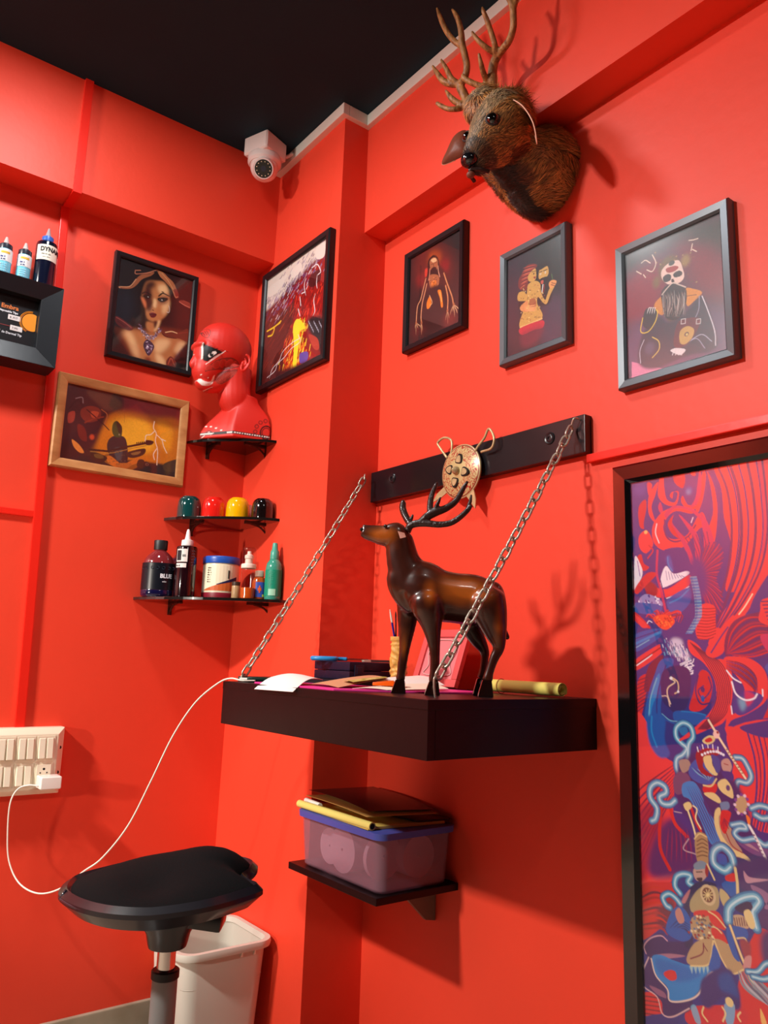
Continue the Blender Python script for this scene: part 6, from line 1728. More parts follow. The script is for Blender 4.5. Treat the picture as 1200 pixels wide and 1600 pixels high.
    for k in range(5): A.S(1.8, (24, 44, 110), (400 + k * 26, 560), (470 + k * 16, 500 + k * 22), (560, 540 + k * 20), t=True)
    A.F((190, 130, 120), (440, 440), (470, 400), (500, 450), (510, 510), (470, 520)); A.F((180, 110, 120), (490, 350), (530, 280), (560, 260), (520, 360))
    A.F((170, 150, 110), (560, 340), (640, 240), (760, 240), (780, 380), (720, 440), (600, 440), (560, 420)); A.F((176, 146, 110), (570, 480), (720, 470), (740, 640), (590, 640)); A.B((206, 180, 140), 695, 300, 12, 14); A.B((110, 60, 50), 693, 300, 8.5, 10); 
    for k in range(10): A.S(1.2, GD, (693, 300), (693 + 38 * math.cos(k * .63), 300 + 44 * math.sin(k * .63)))
    A.B(GD, 693, 300, 2.2, 2.2); A.F((190, 150, 140), (580, 110), (620, 70), (680, 80), (690, 140), (650, 190), (600, 180)); A.F((110, 140, 160), (585, 60), (640, 30), (690, 60), (680, 90), (600, 100)); A.F(R3, (680, 60), (700, 90), (690, 160), (672, 120)); A.S(1.4, (60, 20, 30), (605, 120), (650, 118)); A.F((60, 24, 50), (605, 170), (650, 165), (640, 200)); A.S(2.6, GD, (690, 60), (745, 180))
    A.F(R2, (700, 430), (780, 440), (830, 560), (800, 570), (720, 520)); A.F(R2, (590, 430), (680, 420), (700, 460), (600, 480)); A.F(R2, (720, 560), (800, 580), (850, 690), (790, 680), (740, 640)); A.S(2, GD, (700, 430), (760, 470), (830, 555)); A.S(2, GD, (740, 640), (790, 690), (850, 690)); A.S(1.8, GD, (700, 540), (760, 560), (800, 600))
    for k in range(60): A.B([(226, 206, 160), (110, 80, 70), (96, 120, 150), (150, 40, 40)][k % 4], 650 + rng.normal(0, 40), rng.uniform(460, 640), 2.0, 1.8)
    A.F((180, 150, 110), (600, 670), (735, 650), (720, 760), (690, 850), (560, 850), (530, 790)); A.F((180, 150, 110), (740, 650), (850, 690), (970, 880), (880, 915), (800, 800)); A.S(2, GD, (735, 660), (720, 770), (690, 850), (560, 856)); A.S(2, GD, (745, 660), (800, 800), (880, 915), (970, 885)); A.S(1.8, (120, 30, 60), (660, 680), (650, 760), (560, 800)); A.S(1.5, (120, 30, 60), (660, 690), (690, 740))
    A.F(B2, (740, 690), (790, 800), (770, 900), (700, 880), (720, 780)); A.F((48, 30, 110), (650, 960), (800, 870), (900, 930), (950, 1160), (900, 1200), (820, 1100), (700, 1190), (640, 1120), soft=1); A.F((20, 70, 150), (780, 930), (870, 920), (930, 1100), (880, 1080), (790, 1040), soft=2)
    # arm, bracer, trailing cloth, spear
    A.F((190, 170, 120), (790, 250), (850, 300), (880, 380), (840, 420), (790, 330)); A.F(B2, (800, 210), (900, 190), (920, 320), (860, 300)); A.F(R2, (830, 150), (900, 130), (910, 190), (840, 190)); A.S(4, GD, (905, 90), (920, 190), (925, 300)); A.F((190, 160, 130), (870, 470), (960, 460), (1010, 560), (900, 540)); 
    for k in range(7): A.S(1.5, (110, 60, 70), (880 + k * 18, 480), (890 + k * 18, 540))
    ribbon([(850, 500), (860, 400), (950, 330), (1050, 310), (1090, 350), (1060, 400), (1040, 440), (1070, 560)], 9); A.F((44, 24, 80), (900, 400), (1000, 350), (1040, 400), (980, 450)); A.F(GD, (970, 440), (1020, 420), (1060, 540), (1020, 560)); A.F(B2, (840, 560), (980, 560), (1000, 640), (900, 660), (940, 820), (880, 760)); A.S(2, GD, (920, 640), (980, 640), (1000, 700)); A.F((150, 50, 70), (940, 650), (1020, 680), (1020, 800), (970, 780), soft=1)
    A.S(4.6, (110, 80, 70), (865, 540), (960, 800), (1080, 1090)); A.S(3.2, (230, 206, 150), (865, 540), (960, 800), (1080, 1090)); A.F((200, 140, 140), (980, 790), (1030, 780), (1020, 880), (970, 880))
    for k in range(7): A.S(3.8, [(130, 140, 156), (176, 180, 190), (96, 96, 124)][k % 3], (930 + k * 14, 900), (960 + k * 26, 1000), (1040 + k * 30, 1080 + k * 6), (1140 + k * 20, 1150 + k * 16), t=True)
    ribbon([(1000, 900), (1080, 900), (1140, 840), (1220, 830)], 5); ribbon([(1040, 940), (1130, 960), (1220, 930)], 5)
    A.F(CY, (560, 1180), (600, 1170), (640, 1300), (600, 1300), a=.8); A.F((120, 160, 196), (820, 1160), (900, 1160), (890, 1310), (840, 1310)); A.B(GD, 860, 1140, 6, 6); A.S(2.4, GD, (660, 1180), (650, 1230), (690, 1290)); A.S(2.4, GD, (805, 1180), (830, 1230), (810, 1290)); A.S(2.4, GD, (945, 1220), (925, 1250), (945, 1290)); A.F((230, 180, 100), (1100, 1190), (1150, 1310), (1110, 1310))
gloss_fr = mat('gloss_black_frame', (14, 13, 15), .12, coat=1.0, bump=.15, bscale=25)
place_right('framed_poster', 'tall glossy black framed poster of swirling red and blue warriors on the right wall', XB, .926, .578, .24, 1.394, .036, gloss_fr, paint_poster, bg=(44, 44, 128), res=880, depth=.024, bevel=.006, inset=.010)
# ================================================================== things on the desk
paperw = mat('white_paper', (238, 234, 226), .7)
def sheet(name, label, cat, pts, z, m, th=.0006, curl=0.0, n=10, group=None):
    """a sheet of paper: four corners (x, y) filled as a gently curled solid; z lists corner heights"""
    P = [Vector((p[0], p[1], z + (p[2] if len(p) > 2 else 0))) for p in pts]
    bm = NB(); T = []; B = []
    for i in range(n + 1):
        rt, rb = [], []
        for j in range(n + 1):
            u, v = i / n, j / n
            p = P[0] * (1 - u) * (1 - v) + P[1] * u * (1 - v) + P[2] * u * v + P[3] * (1 - u) * v
            p = p + Vector((0, 0, curl * math.sin(math.pi * u) * (.6 + .4 * math.sin(math.pi * v))))
            rt.append(bm.verts.new(p + Vector((0, 0, th)))); rb.append(bm.verts.new(p))
        T.append(rt); B.append(rb)
    for i in range(n):
        for j in range(n):
            bm.faces.new((T[i][j], T[i + 1][j], T[i + 1][j + 1], T[i][j + 1]))
            bm.faces.new((B[i][j + 1], B[i + 1][j + 1], B[i + 1][j], B[i][j]))
    for k in range(n):
        bm.faces.new((B[k][0], B[k + 1][0], T[k + 1][0], T[k][0])); bm.faces.new((T[k][n], T[k + 1][n], B[k + 1][n], B[k][n]))
        bm.faces.new((T[0][k], T[0][k + 1], B[0][k + 1], B[0][k])); bm.faces.new((B[n][k], B[n][k + 1], T[n][k + 1], T[n][k]))
    bmesh.ops.recalc_face_normals(bm, faces=bm.faces)
    return tag(obj(name, bm, m, smooth=True), label, cat, group)

pinkm = mat('pink_mat', (232, 60, 150), .4)
bm = NB(); prism(bm, [(.868, 1.600), (.860, 1.50), (.862, 1.275), (.93, 1.225), (1.03, 1.165), (1.12, 1.145), (1.165, 1.17), (1.16, 1.34), (1.055, 1.40), (1.04, 1.60)], 'z', TT, TT + .0035, .001)
tag(obj('cutting_mat', bm, pinkm), 'flat bright pink mat under the loose papers on the desk', 'mat')
ZP = TT + .0036
sheet('paper_sheet', 'blank white sheet curling over the front edge of the desk', 'paper', [(.839, 1.545, -.010), (.955, 1.610, .014), (.955, 1.455, .014), (.839, 1.385, -.008)], TT, paperw, curl=.021)
sheet('paper_sheet', 'crumpled tan kraft paper scrap beside the white sheet', 'paper', [(.905, 1.44, 0), (.89, 1.30, 0), (1.01, 1.30, .020), (1.03, 1.43, .018)], ZP + .001, mat('kraft_paper', (205, 150, 110), .7), curl=.006)
sheet('paper_sheet', 'small olive-patterned paper scrap on the pink mat', 'paper', [(.925, 1.335, 0), (.915, 1.285, 0), (1.0, 1.285, .010), (1.01, 1.33, .008)], ZP + .012, mat('olive_print_paper', (150, 140, 40), .7, c2=(215, 190, 120), scale=70), curl=.003)
sheet('paper_sheet', 'white notepaper lying behind the orange binder clip', 'paper', [(.905, 1.275, 0), (.945, 1.215, 0), (1.075, 1.185, .004), (1.09, 1.28, .014)], ZP + .0005, mat('cream_paper', (240, 228, 205), .7), curl=.004)
sheet('paper_sheet', 'folded pale paper standing up at a corner behind the carved deer', 'paper', [(.985, 1.36, .012), (.985, 1.26, .004), (1.10, 1.225, .008), (1.11, 1.32, .024)], ZP + .002, paperw, curl=.008)
# orange clip
c = at(600, 1068, 'y', 1.215)
t = thing('hair_clip', 'bright orange plastic clip lying on papers in front of the carved pen pot', 'clip', (.965, 1.240, ZP + .0075))
om_ = mat('orange_plastic', (245, 96, 12), .3)
bm = NB(); hexa(bm, [(-.030, -.004, 0), (.012, -.008, 0), (.012, .008, 0), (-.030, .004, 0)], [(-.030, -.003, .006), (.012, -.007, .011), (.012, .007, .011), (-.030, .003, .006)], .002)
obj('clip_jaw', bm, om_, t, smooth=True)
bm = NB(); hexa(bm, [(.010, -.009, 0), (.034, -.006, .002), (.034, .008, .002), (.010, .009, 0)], [(.010, -.008, .009), (.034, -.004, .008), (.034, .006, .008), (.010, .008, .009)], .002)
obj('clip_handle', bm, om_, t, smooth=True)
t.rotation_euler = (0, 0, -.75)
# white connector and dark device at the end of the charging cable
e = cab[-1]
t = thing('tattoo_pen', 'dark green and black pen-shaped device at the end of the white cable', 'pen device', (.868, 1.672, TT + .0065))
t.rotation_euler = (0, 0, -.42)
bm = NB(); cyl(bm, (.0, 0, 0), (.018, 0, 0), .0035, 14); obj('cable_plug', bm, mat('plug_white', (240, 235, 225), .3), t, label='white plug')
bm = NB(); tube(bm, [(.017, 0, 0, .0050), (.022, 0, 0, .0064), (.060, 0, 0, .0064), (.066, 0, 0, .0056)], n=16, smooth=False); obj('grip', bm, mat('pen_green_black', (12, 40, 32), .3), t, smooth=True, label='dark green grip')
bm = NB(); tube(bm, [(.065, 0, 0, .0052), (.110, 0, 0, .0058), (.125, 0, 0, .0058)], n=16, smooth=False); obj('barrel', bm, M['blackm'], t, smooth=True)
sheet('notebook_cover', 'thin black slab-like folder lying on the desk under the black case', 'folder', [(.885, 1.712, 0), (1.045, 1.500, 0), (1.205, 1.500, 0), (1.205, 1.712, 0)], TT + .0005, M['blackm'], th=.0115)

# black case
t = thing('equipment_case', 'black lidded case with blue scissors lying on it', 'case', (1.156, 1.570, TT + .0125), -.0)
bm = NB(); box(bm, (-.090, -.055, 0), (.045, .095, .020), .003); navy = mat('navy_case', (18, 20, 44), .4, bump=.3, bscale=120)
obj('case_base', bm, navy, t, smooth=True)
bm = NB(); box(bm, (-.090, -.055, .021), (.045, .095, .041), .003)
obj('case_lid', bm, navy, t, smooth=True)
bm = NB(); box(bm, (-.076, -.0575, .008), (-.050, -.054, .034), .001); box(bm, (-.071, -.0590, .013), (-.055, -.0565, .029), .001)
obj('latch', bm, mat('latch_dark', (34, 32, 50), .3), t)
ZC = TT + .0535
# scissors
t = thing('scissors', 'scissors with light blue handles lying on top of the black case', 'scissors', (1.105, 1.590, ZC + .0060))
t.rotation_euler = (0, 0, math.radians(-36))
bl = mat('scissor_blue', (40, 140, 205), .3)
for s in (1, -1):
    bm = NB(); tube(bm, [(-.050 + .028 * math.cos(a), s * .0155 + .0130 * math.sin(a), 0) for a in [2 * math.pi * k / 14 for k in range(14)]], .0056, 10, 3, closed=True)
    tube(bm, [(-.026, s * .010, 0), (-.010, s * .004, 0), (.004, s * .002, 0)], .0045, 10, 4)
    obj('scissor_handle', bm, bl, t, smooth='all')
    bm = NB(); hexa(bm, [(0, -.004, s * .001 - .0008), (.055, -.001 - s * .002, s * .001 - .0008), (.055, .001 - s * .002, s * .001 - .0008), (0, .005, s * .001 - .0008)],
                    [(0, -.004, s * .001 + .0006), (.055, -.001 - s * .002, s * .001 + .0006), (.055, .001 - s * .002, s * .001 + .0006), (0, .005, s * .001 + .0006)])
    obj('blade', bm, M['chrome'], t)
bm = NB(); cyl(bm, (.004, 0, -.003), (.004, 0, .004), .003, 14); obj('pivot', bm, M['chrome'], t)
t = thing('paint_brush', 'dark flat tool lying beside the scissors on the black case', 'brush', (1.145, 1.545, ZC + .0035))
t.rotation_euler = (0, 0, math.radians(-10))
bm = NB(); hexa(bm, [(.0, -.008, -.003), (.060, -.004, -.003), (.060, .004, -.003), (.0, .009, -.003)], [(.0, -.006, .003), (.060, -.002, .003), (.060, .003, .003), (0, .007, .003)], .001); obj('handle', bm, mat('tool_brown', (70, 52, 52), .4), t)
bm = NB(); hexa(bm, [(-.018, -.007, -.003), (.0, -.008, -.003), (.0, .008, -.003), (-.018, .007, -.003)], [(-.018, -.005, .002), (0, -.006, .003), (0, .006, .003), (-.018, .006, .002)], .001); obj('ferrule', bm, M['steel'], t)

# carved pen pot with pens
px_ = Vector((1.088, 1.362))
t = thing('pen_pot', 'carved yellow wooden pen pot holding pens and brushes', 'pen holder', (px_.x, px_.y, TT + .0040))
wd = mat('carved_boxwood', (206, 150, 62), .5, c2=(232, 184, 96), scale=50, bump=.4, bscale=140)
n, hgt = 64, .107
bm = NB(); rings = []
for i in range(52):
    z = hgt * i / 51
    ring_ = []
    for k in range(n):
        a = 2 * math.pi * k / n
        r = .0175
        if i < 5 or i > 46: r = .0195
        elif i in (5, 6, 45, 46): r = .0165 
        elif i in (8, 43): r = .0190 + (.0008 if k % 4 < 2 else 0)
        elif 10 < i < 41:
            r = .0178 + .0016 * max(-1, min(1, 2.2 * math.sin(3 * a + 4.5 * math.sin(z * 95) ) * math.cos(z * 130 + a)))
            r += .0008 * math.sin(9 * a + z * 300)
        ring_.append(bm.verts.new((r * math.cos(a), r * math.sin(a), z)))
    rings.append(ring_)
inner = [[bm.verts.new((.0155 * math.cos(2 * math.pi * k / n), .0155 * math.sin(2 * math.pi * k / n), z)) for k in range(n)] for z in (hgt, .004)]
allr = rings + inner
for A, B in zip(allr, allr[1:]):
    for k in range(n): bm.faces.new((A[k], A[(k + 1) % n], B[(k + 1) % n], B[k]))
bm.faces.new(rings[0][::-1]); bm.faces.new(inner[-1])
bmesh.ops.recalc_face_normals(bm, faces=bm.faces)
obj('carved_pot', bm, wd, t, smooth='all')
base = Vector((px_.x, px_.y, TT + .0340))
def stick(name, label, cat, a, b, r, m, tip=None, tipm=None, lab2='ferrule'):
    a = Vector(a); b = Vector(b)
    tt = thing(name, label, cat, base + a)
    bm = NB(); cyl(bm, (0, 0, 0), b - a, r, 12); obj('shaft', bm, m, tt, smooth=True)
    if tip:
        d = (b - a).normalized()
        bm = NB(); tube(bm, [tuple(b - a - d * .001) + (r * 1.05,), tuple(b - a + d * tip * .5) + (r * 1.0,), tuple(b - a + d * tip) + (r * .3,)], n=10); obj(lab2, bm, tipm, tt, smooth='all')
    return tt
bl2 = mat('pen_blue', (40, 40, 150), .3)
stick('pen', 'blue pen with white top leaning left in the carved pen pot', 'pen', (.003, -.004, 0), (-.017, .006, .108), .0022, bl2, .028, M['white'], 'white_tip')
stick('paint_brush', 'dark thin brush standing in the middle of the carved pen pot', 'brush', (-.002, .005, 0), (-.010, .002, .120), .0016, mat('brush_dark', (60, 16, 26), .4), .012, M['hole'], 'bristles')
stick('marker_pen', 'clear barrelled marker with dark print in the carved pen pot', 'marker', (.0, -.003, 0), (-.003, -.006, .112), .0044, mat('marker_smoke', (120, 60, 66), .15, coat=.5), .010, mat('marker_cap_blue', (40, 60, 140), .3), 'marker_tip')
stick('pen', 'grey pen with blue body standing right in the carved pen pot', 'pen', (.003, .002, 0), (.008, -.005, .104), .0032, mat('pen_grey', (150, 150, 165), .3), .012, bl2, 'pen_tip')

# pink photo frame leaning on the wall
t = thing('photo_frame', 'empty pink plastic photo frame leaning on the wall behind the deer statue', 'photo frame', (1.200, 1.375, TT + .0045), RZ)
pk = mat('pink_frame_plastic', (232, 92, 92), .35)
fw_, fh_, tb = .150, .136, .018
R = Matrix.Rotation(math.radians(-20), 3, 'X')
for a, b in (((-fw_ / 2, 0), (fw_ / 2, tb)), ((-fw_ / 2, fh_ - tb), (fw_ / 2, fh_)), ((-fw_ / 2, tb), (-fw_ / 2 + tb, fh_ - tb)), ((fw_ / 2 - tb, tb), (fw_ / 2, fh_ - tb))):
    bm = NB(); box(bm, (a[0], -.006, a[1]), (b[0], .006, b[1]), .002, rot=R, about=(0, 0, 0)); obj('frame_side', bm, pk, t, smooth=True)
bm = NB(); box(bm, (-fw_ / 2 + tb - .002, -.001, tb - .002), (fw_ / 2 - tb + .002, .004, fh_ - tb + .002), 0, rot=R, about=(0, 0, 0)); obj('backing', bm, mat('pink_backing', (226, 130, 134), .4), t)
bm = NB()
q = [(-.045, .030), (-.035, .050), (-.046, .080), (-.030, .108), (.0, .112), (.032, .108), (.047, .085), (.036, .055), (.046, .030), (.0, .026)]
tube(bm, [tuple(R @ Vector((a, -.0025, b))) for a, b in q], .0012, 6, 6, closed=True); obj('wavy_inlay', bm, mat('inlay_pale', (240, 190, 185), .4), t)
# rolled yellow paper
t = thing('paper_roll', 'rolled pale yellow paper lying at the right end of the desk', 'paper roll', (1.205, 1.105, TT + .0150))
yl = mat('yellow_paper', (226, 214, 108), .6)
a_, b_ = at(885, 1075, 'y', 1.022), None
d0 = Vector((.020, -.095, 0)); 
bm = NB(); pts = []
A = Vector((.004, .105, 0)); B = Vector((-.004, -.100, 0))
ax_ = (B - A).normalized(); u1 = ax_.cross(Vector((0, 0, 1))); u2 = Vector((0, 0, 1))
N = 70; prev = None
r0, r1 = .0060, .0138
def sp(k, c, off):
    a = 2 * math.pi * 2.6 * k / N
    r = r0 + (r1 - r0) * k / N + off
    return c + (u1 * math.cos(a) + u2 * math.sin(a)) * r
g1 = [[bm.verts.new(sp(k, c, off)) for k in range(N + 1)] for c, off in ((A, 0), (B, 0), (B, .0004), (A, .0004))]
for q in range(4):
    P_, Q_ = g1[q], g1[(q + 1) % 4]
    for k in range(N): bm.faces.new((P_[k], P_[k + 1], Q_[k + 1], Q_[k]))
for k in (0, N): bm.faces.new([g1[q][k] for q in range(4)])
bmesh.ops.recalc_face_normals(bm, faces=bm.faces)
obj('rolled_sheet', bm, yl, t, smooth=True)
bm = NB(); tube(bm, [(.003 + .0148 * math.cos(a), .066, .0148 * math.sin(a)) for a in [2 * math.pi * k / 16 for k in range(16)]], .0007, 6, 2, closed=True)
obj('rubber_band', bm, mat('band_red', (150, 40, 30), .5), t)

# ================================================================== lower shelf, clear box and papers
SZ = .529
t = thing('wall_shelf', 'small black wall shelf below the desk carrying a clear plastic box', 'shelf', (XB, 1.54, SZ))
bm = NB(); box(bm, (-.228, -.170, -.015), (0, .178, 0), .0015)
obj('shelf_board', bm, tape, t)
bm = NB(); prism(bm, [(-.002, -.0155), (-.002, -.095), (-.030, -.090), (-.110, -.0155)], 'y', -.098, -.088, .001)
obj('bracket', bm, mat('bracket_grey', (120, 95, 80), .5), t)
bm = NB(); ball(bm, (-.050, -.0985, -.026), (.006, .002, .005), 12, 8); obj('screw_cap', bm, M['white'], t)
bm = NB(); prism(bm, [(-.002, -.0155), (-.002, -.095), (-.030, -.090), (-.110, -.0155)], 'y', .110, .120, .001)
obj('bracket', bm, bpy.data.materials['bracket_grey'], t)

t = thing('storage_box', 'clear frosted plastic storage box with blue lid on the lower wall shelf', 'storage box', (1.166, 1.535, SZ + .0008))
fr_ = bpy.data.materials.new('frosted_plastic'); fr_.use_nodes = True
nt = fr_.node_tree; b = nt.nodes['Principled BSDF']; b.inputs['Base Color'].default_value = rgb((196, 150, 165)); b.inputs['Roughness'].default_value = .25
tr = nt.nodes.new('ShaderNodeBsdfTransparent'); tr.inputs[0].default_value = (.86, .80, .84, 1)
mx = nt.nodes.new('ShaderNodeMixShader'); mx.inputs[0].default_value = .26
nt.links.new(tr.outputs[0], mx.inputs[1]); nt.links.new(b.outputs[0], mx.inputs[2]); nt.links.new(mx.outputs[0], nt.nodes['Material Output'].inputs[0])
def rr(hx, hy, rad, z, n=6):
    out = []
    for cx, cy, a0 in ((hx - rad, hy - rad, 0), (-hx + rad, hy - rad, 90), (-hx + rad, -hy + rad, 180), (hx - rad, -hy + rad, 270)):
        for k in range(n + 1):
            a = math.radians(a0 + 90 * k / n); out.append((cx + rad * math.cos(a), cy + rad * math.sin(a), z))
    return out
def shell(bm, rings):
    Rr = [[bm.verts.new(p) for p in r] for r in rings]; n = len(Rr[0])
    for A, B in zip(Rr, Rr[1:]):
        for k in range(n): bm.faces.new((A[k], A[(k + 1) % n], B[(k + 1) % n], B[k]))
    bm.faces.new(Rr[0][::-1]); bm.faces.new(Rr[-1])
    bmesh.ops.recalc_face_normals(bm, faces=bm.faces)
bm = NB()
shell(bm, [rr(.092, .150, .020, 0), rr(.096, .154, .022, .004), rr(.103, .160, .022, .108), rr(.101, .158, .021, .108), rr(.094, .152, .021, .006)])
obj('clear_tub', bm, fr_, t, smooth=True)
lidm = mat('lid_blue', (72, 84, 168), .35)
bm = NB(); shell(bm, [rr(.104, .161, .023, .1085), rr(.110, .167, .025, .1085), rr(.111, .168, .025, .122), rr(.106, .163, .024, .1235)]); obj('lid', bm, lidm, t, smooth=True)
pr = mat('roll_paper_pink', (232, 212, 218), .6)
for (x, y, r, ax, ln_) in ((-.035, -.080, .048, 'y', .012), (-.055, .010, .049, 'x', .05), (-.035, .090, .040, 'x', .05), (.045, -.085, .045, 'y', .05)):
    tt = thing('tape_roll', {(-.035, -.080): 'pale paper roll in the storage box at its near corner', (-.055, .010): 'pale paper roll in the middle of the storage box', (-.035, .090): 'pale paper roll at the far end inside the storage box', (.045, -.085): 'pale paper roll in the storage box nearest the wall'}[(x, y)], 'paper roll', (1.166 + x, 1.535 + y, SZ + .0075 + r))
    bm = NB(); lathe(bm, [(r * .07, -ln_ / 2), (r, -ln_ / 2), (r, ln_ / 2), (r * .07, ln_ / 2), (r * .07, -ln_ / 2)], 36, axis='x' if ax == 'x' else 'y', caps=False)
    obj('roll', bm, pr, tt, smooth=True)
ZL = SZ + .1250
t = thing('paper_folder', 'yellow paper folder with rolled edge lying on the clear storage box', 'folder', (1.166, 1.535, ZL))
bm = NB(); hexa(bm, [(-.110, -.125, .0), (.085, -.150, .0), (.095, .120, .0), (-.100, .165, .0)], [(-.110, -.125, .006), (.085, -.150, .006), (.095, .120, .006), (-.100, .165, .006)], .001)
obj('folder_stack', bm, mat('manila', (214, 186, 92), .6), t)
bm = NB(); cyl(bm, (-.104, -.132, .0085), (-.100, .168, .0085), .0085, 18); obj('rolled_edge', bm, mat('pale_yellow_roll', (226, 214, 116), .6), t, smooth=True)
bm = NB(); cyl(bm, (-.104, -.1325, .0085), (-.104, -.131, .0085), .0060, 18); obj('roll_hollow', bm, M['hole'], t)
bm = NB(); cyl(bm, (-.085, .10, .0125), (-.075, .178, .0125), .0060, 14); obj('white_roll', bm, paperw, t, smooth=True)
sheet('paper_sheet', 'yellowed sheet under the dark brown print on the storage box', 'paper', [(1.075, 1.690, .010), (1.075, 1.440, .002), (1.235, 1.388, .004), (1.250, 1.640, .010)], ZL + .018, mat('tan_paper', (206, 158, 84), .65), curl=.004)
sheet('paper_sheet', 'glossy dark brown print on top of the pile on the storage box', 'paper', [(1.090, 1.700, .012), (1.090, 1.455, .002), (1.240, 1.405, .002), (1.255, 1.660, .014)], ZL + .026, mat('dark_print', (70, 44, 44), .25, c2=(40, 22, 24), scale=14), curl=.008)
sheet('paper_sheet', 'black sheet at the back of the pile on the storage box', 'paper', [(1.160, 1.560, .0), (1.180, 1.400, .0), (1.266, 1.385, .0), (1.266, 1.600, .0)], ZL + .0070, mat('black_sheet', (18, 12, 14), .4), th=.003)

# ================================================================== stool
SX, SY = .648, 1.462
t = thing('saddle_stool', 'black padded saddle stool on a grey gas-lift column', 'stool', (SX, SY, 0), math.atan2(-.605, .796))
out = [(-.205, .012), (-.192, -.040), (-.150, -.088), (-.092, -.124), (-.030, -.138), (.030, -.132), (.095, -.106), (.148, -.062), (.172, -.030),
       (.150, .000), (.132, .030), (.143, .062), (.140, .104), (.100, .135), (.040, .150), (-.040, .148), (-.110, .122), (-.165, .078), (-.198, .044)]
O2 = [np.array(p) for p in crom([p + (0,) for p in out], 4, True)]
def ringz(scale, zf, cx=0, cy=0):
    return [(cx + (p[0] - cx) * scale, cy + (p[1] - cy) * scale, zf(p[0], p[1])) for p in O2]
def zr(x, y): return .588 + .012 * (x / .17) * (1 if x > 0 else .3) + .014 * max(0, y / .14) - .006 * max(0, -y / .14)
shellm = mat('black_stool_shell', (26, 25, 31), .28, coat=.25)
bm = NB()
shell(bm, [ringz(.30, lambda x, y: .545), ringz(.55, lambda x, y: .548), ringz(.86, lambda x, y: zr(x, y) - .034), ringz(1.0, lambda x, y: zr(x, y) - .012), ringz(1.0, lambda x, y: zr(x, y) - .004),
           ringz(.93, lambda x, y: zr(x, y) + .006), ringz(.90, lambda x, y: zr(x, y) + .000)])
obj('seat_shell', bm, shellm, t, smooth=True)
fab = mat('black_mesh_fabric', (9, 9, 11), .9, bump=.35, bscale=400, spec=.2)
def hump(x, y, s):
    e = (1 - s ** 5)
    h = .020 + .026 * math.exp(-(((x - .055) / .10) ** 2 + ((y - .06) / .09) ** 2)) + .006 * math.exp(-((x + .10) / .06) ** 2)
    h -= .012 * math.exp(-(((x + .02) / .05) ** 2 + ((y + .07) / .05) ** 2))
    return h * e
bm = NB(); rings = []
rings.append([(p[0] * .88, p[1] * .88, zr(p[0], p[1]) - .006) for p in O2])
for s in (1.0, .985, .95, .9, .82, .72, .6, .45, .3, .15, .04):
    rings.append([(p[0] * .895 * s, p[1] * .895 * s, zr(p[0] * s, p[1] * s) + .001 + hump(p[0] * s * .9, p[1] * s * .9, s)) for p in O2])
shell(bm, rings)
obj('cushion', bm, fab, t, smooth='all')
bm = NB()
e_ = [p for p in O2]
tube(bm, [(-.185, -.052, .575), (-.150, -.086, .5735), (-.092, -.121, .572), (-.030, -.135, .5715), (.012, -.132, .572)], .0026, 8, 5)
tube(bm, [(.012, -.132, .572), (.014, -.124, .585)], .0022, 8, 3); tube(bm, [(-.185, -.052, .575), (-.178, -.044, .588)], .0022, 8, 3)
obj('edge_highlight_ridge', bm, mat('shell_ridge_highlight', (44, 44, 52), .25, coat=.4), t, smooth='all')  # ridge of the shell, its highlight put into the lighter colour
bm = NB(); lathe(bm, [(.060, .548), (.052, .530), (.040, .510), (.036, .492), (.034, .486), (.0001, .486)], 28, (0, 0, 0)); obj('mount_cone', bm, shellm, t, smooth=True)
bm = NB(); box(bm, (.030, -.030, .522), (.100, .030, .548), .006, rot=Matrix.Rotation(math.radians(6), 3, 'Y')); obj('lever_housing', bm, shellm, t, smooth=True)
bm = NB(); cyl(bm, (0, 0, .43), (0, 0, .488), .0165, 24); obj('gas_piston', bm, M['chrome'], t, smooth=True, label='shiny chrome piston')
bm = NB(); lathe(bm, [(.0225, .432), (.0250, .434), (.0250, .446), (.0225, .448), (.0001, .448)], 28); obj('collar', bm, M['blackm'], t, smooth=True)
bm = NB(); cyl(bm, (0, 0, .02), (0, 0, .434), .0228, 28); obj('column', bm, mat('column_grey', (128, 128, 126), .4), t, smooth=True, label='grey column')
bm = NB(); lathe(bm, [(.175, .0), (.175, .006), (.150, .016), (.060, .028), (.030, .045), (.0001, .046)], 40); obj('base', bm, shellm, t, smooth=True)

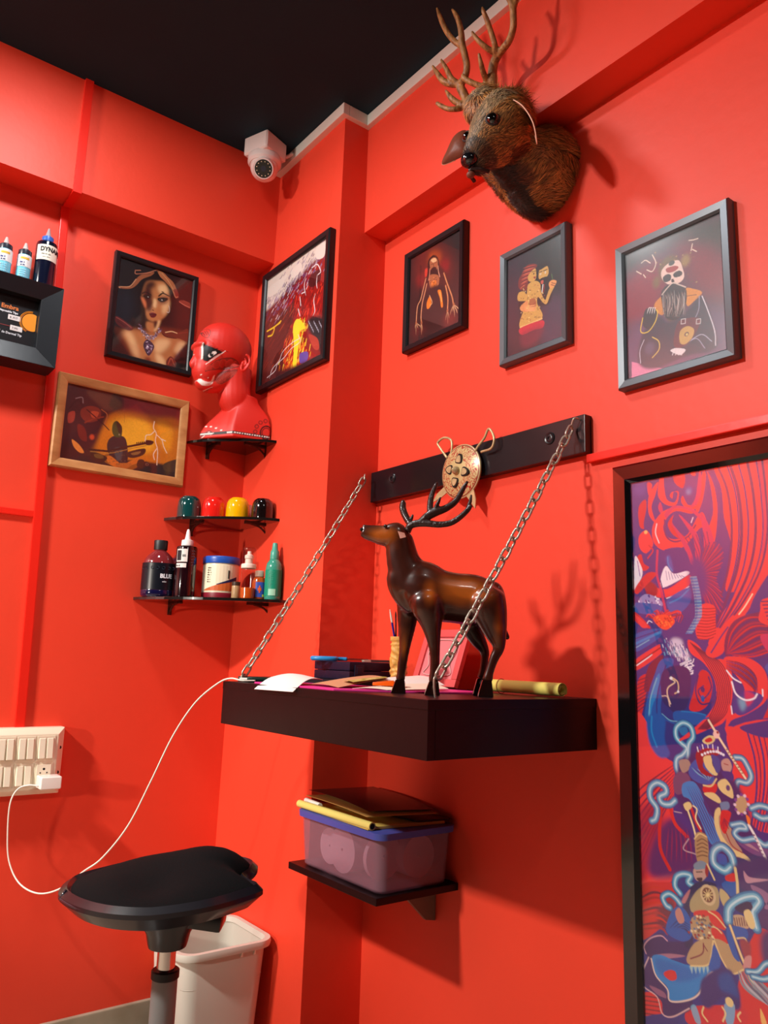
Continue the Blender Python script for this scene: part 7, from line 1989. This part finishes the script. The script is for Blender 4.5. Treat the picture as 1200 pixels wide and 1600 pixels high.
# ================================================================== waste bin
bx, by = .972, 1.945
t = thing('waste_bin', 'light grey plastic waste bin with rounded rim behind the stool', 'bin', (bx, by, 0))
gm = mat('bin_grey', (205, 200, 186), .42)
bm = NB()
HB_ = .322
shell(bm, [rr(.085, .080, .028, 0.0), rr(.092, .088, .030, .006), rr(.112, .108, .036, HB_ - .012), rr(.110, .106, .034, HB_ - .006), rr(.089, .085, .028, .010)])
obj('bin_body', bm, gm, t, smooth=True)
bm = NB()
Rr = [rr(.1125, .1085, .036, HB_ - .018), rr(.124, .120, .044, HB_ - .016), rr(.126, .122, .045, HB_ - .008), rr(.124, .120, .044, HB_), rr(.112, .108, .036, HB_), rr(.108, .104, .034, HB_ - .012), rr(.1125, .1085, .036, HB_ - .018)]
V_ = [[bm.verts.new(p) for p in r] for r in Rr]; n = len(V_[0])
for A, B in zip(V_, V_[1:]):
    for k in range(n): bm.faces.new((A[k], A[(k + 1) % n], B[(k + 1) % n], B[k]))
bmesh.ops.remove_doubles(bm, verts=bm.verts, dist=1e-5)
bmesh.ops.recalc_face_normals(bm, faces=bm.faces)
obj('rim', bm, gm, t, smooth=True)
bm = NB()
for z in (.06, .12, .18, .24):
    k = z / HB_
    hx, hy = .086 + .027 * k, .082 + .027 * k
    P = [(p[0], p[1], z) for p in rr(hx, hy, .03, 0)]
    tube(bm, P, .0010, 6, 1, closed=True, smooth=False)
obj('body_rib', bm, mat('bin_grey_rib', (196, 190, 176), .45), t)
for x in (.035, .070):
    bm = NB(); hexa(bm, [(x - .003, -.108, HB_ - .030), (x + .004, -.108, HB_ - .030), (x + .004, -.100, HB_ - .030), (x - .003, -.100, HB_ - .030)], [(x - .0005, -.113, HB_ - .016), (x + .0005, -.113, HB_ - .016), (x + .0005, -.104, HB_ - .016), (x - .0005, -.104, HB_ - .016)])
    obj('rim_tab', bm, M['white'], t)
t = thing('product_carton', 'small yellow and black carton hidden behind the stool column and bin', 'carton', (.972, 2.155, 0))
bm = NB(); box(bm, (-.02, -.02, 0), (.02, .02, .238), .002); obj('carton_body', bm, mat('carton_black', (20, 20, 20), .4), t)
bm = NB(); box(bm, (-.0205, -.0205, .180), (.0205, .0205, .205)); obj('yellow_band', bm, mat('carton_yellow', (232, 200, 20), .4), t)
bm = NB(); box(bm, (-.0207, -.0207, .215), (.0207, .0207, .232)); obj('white_band', bm, M['white'], t)
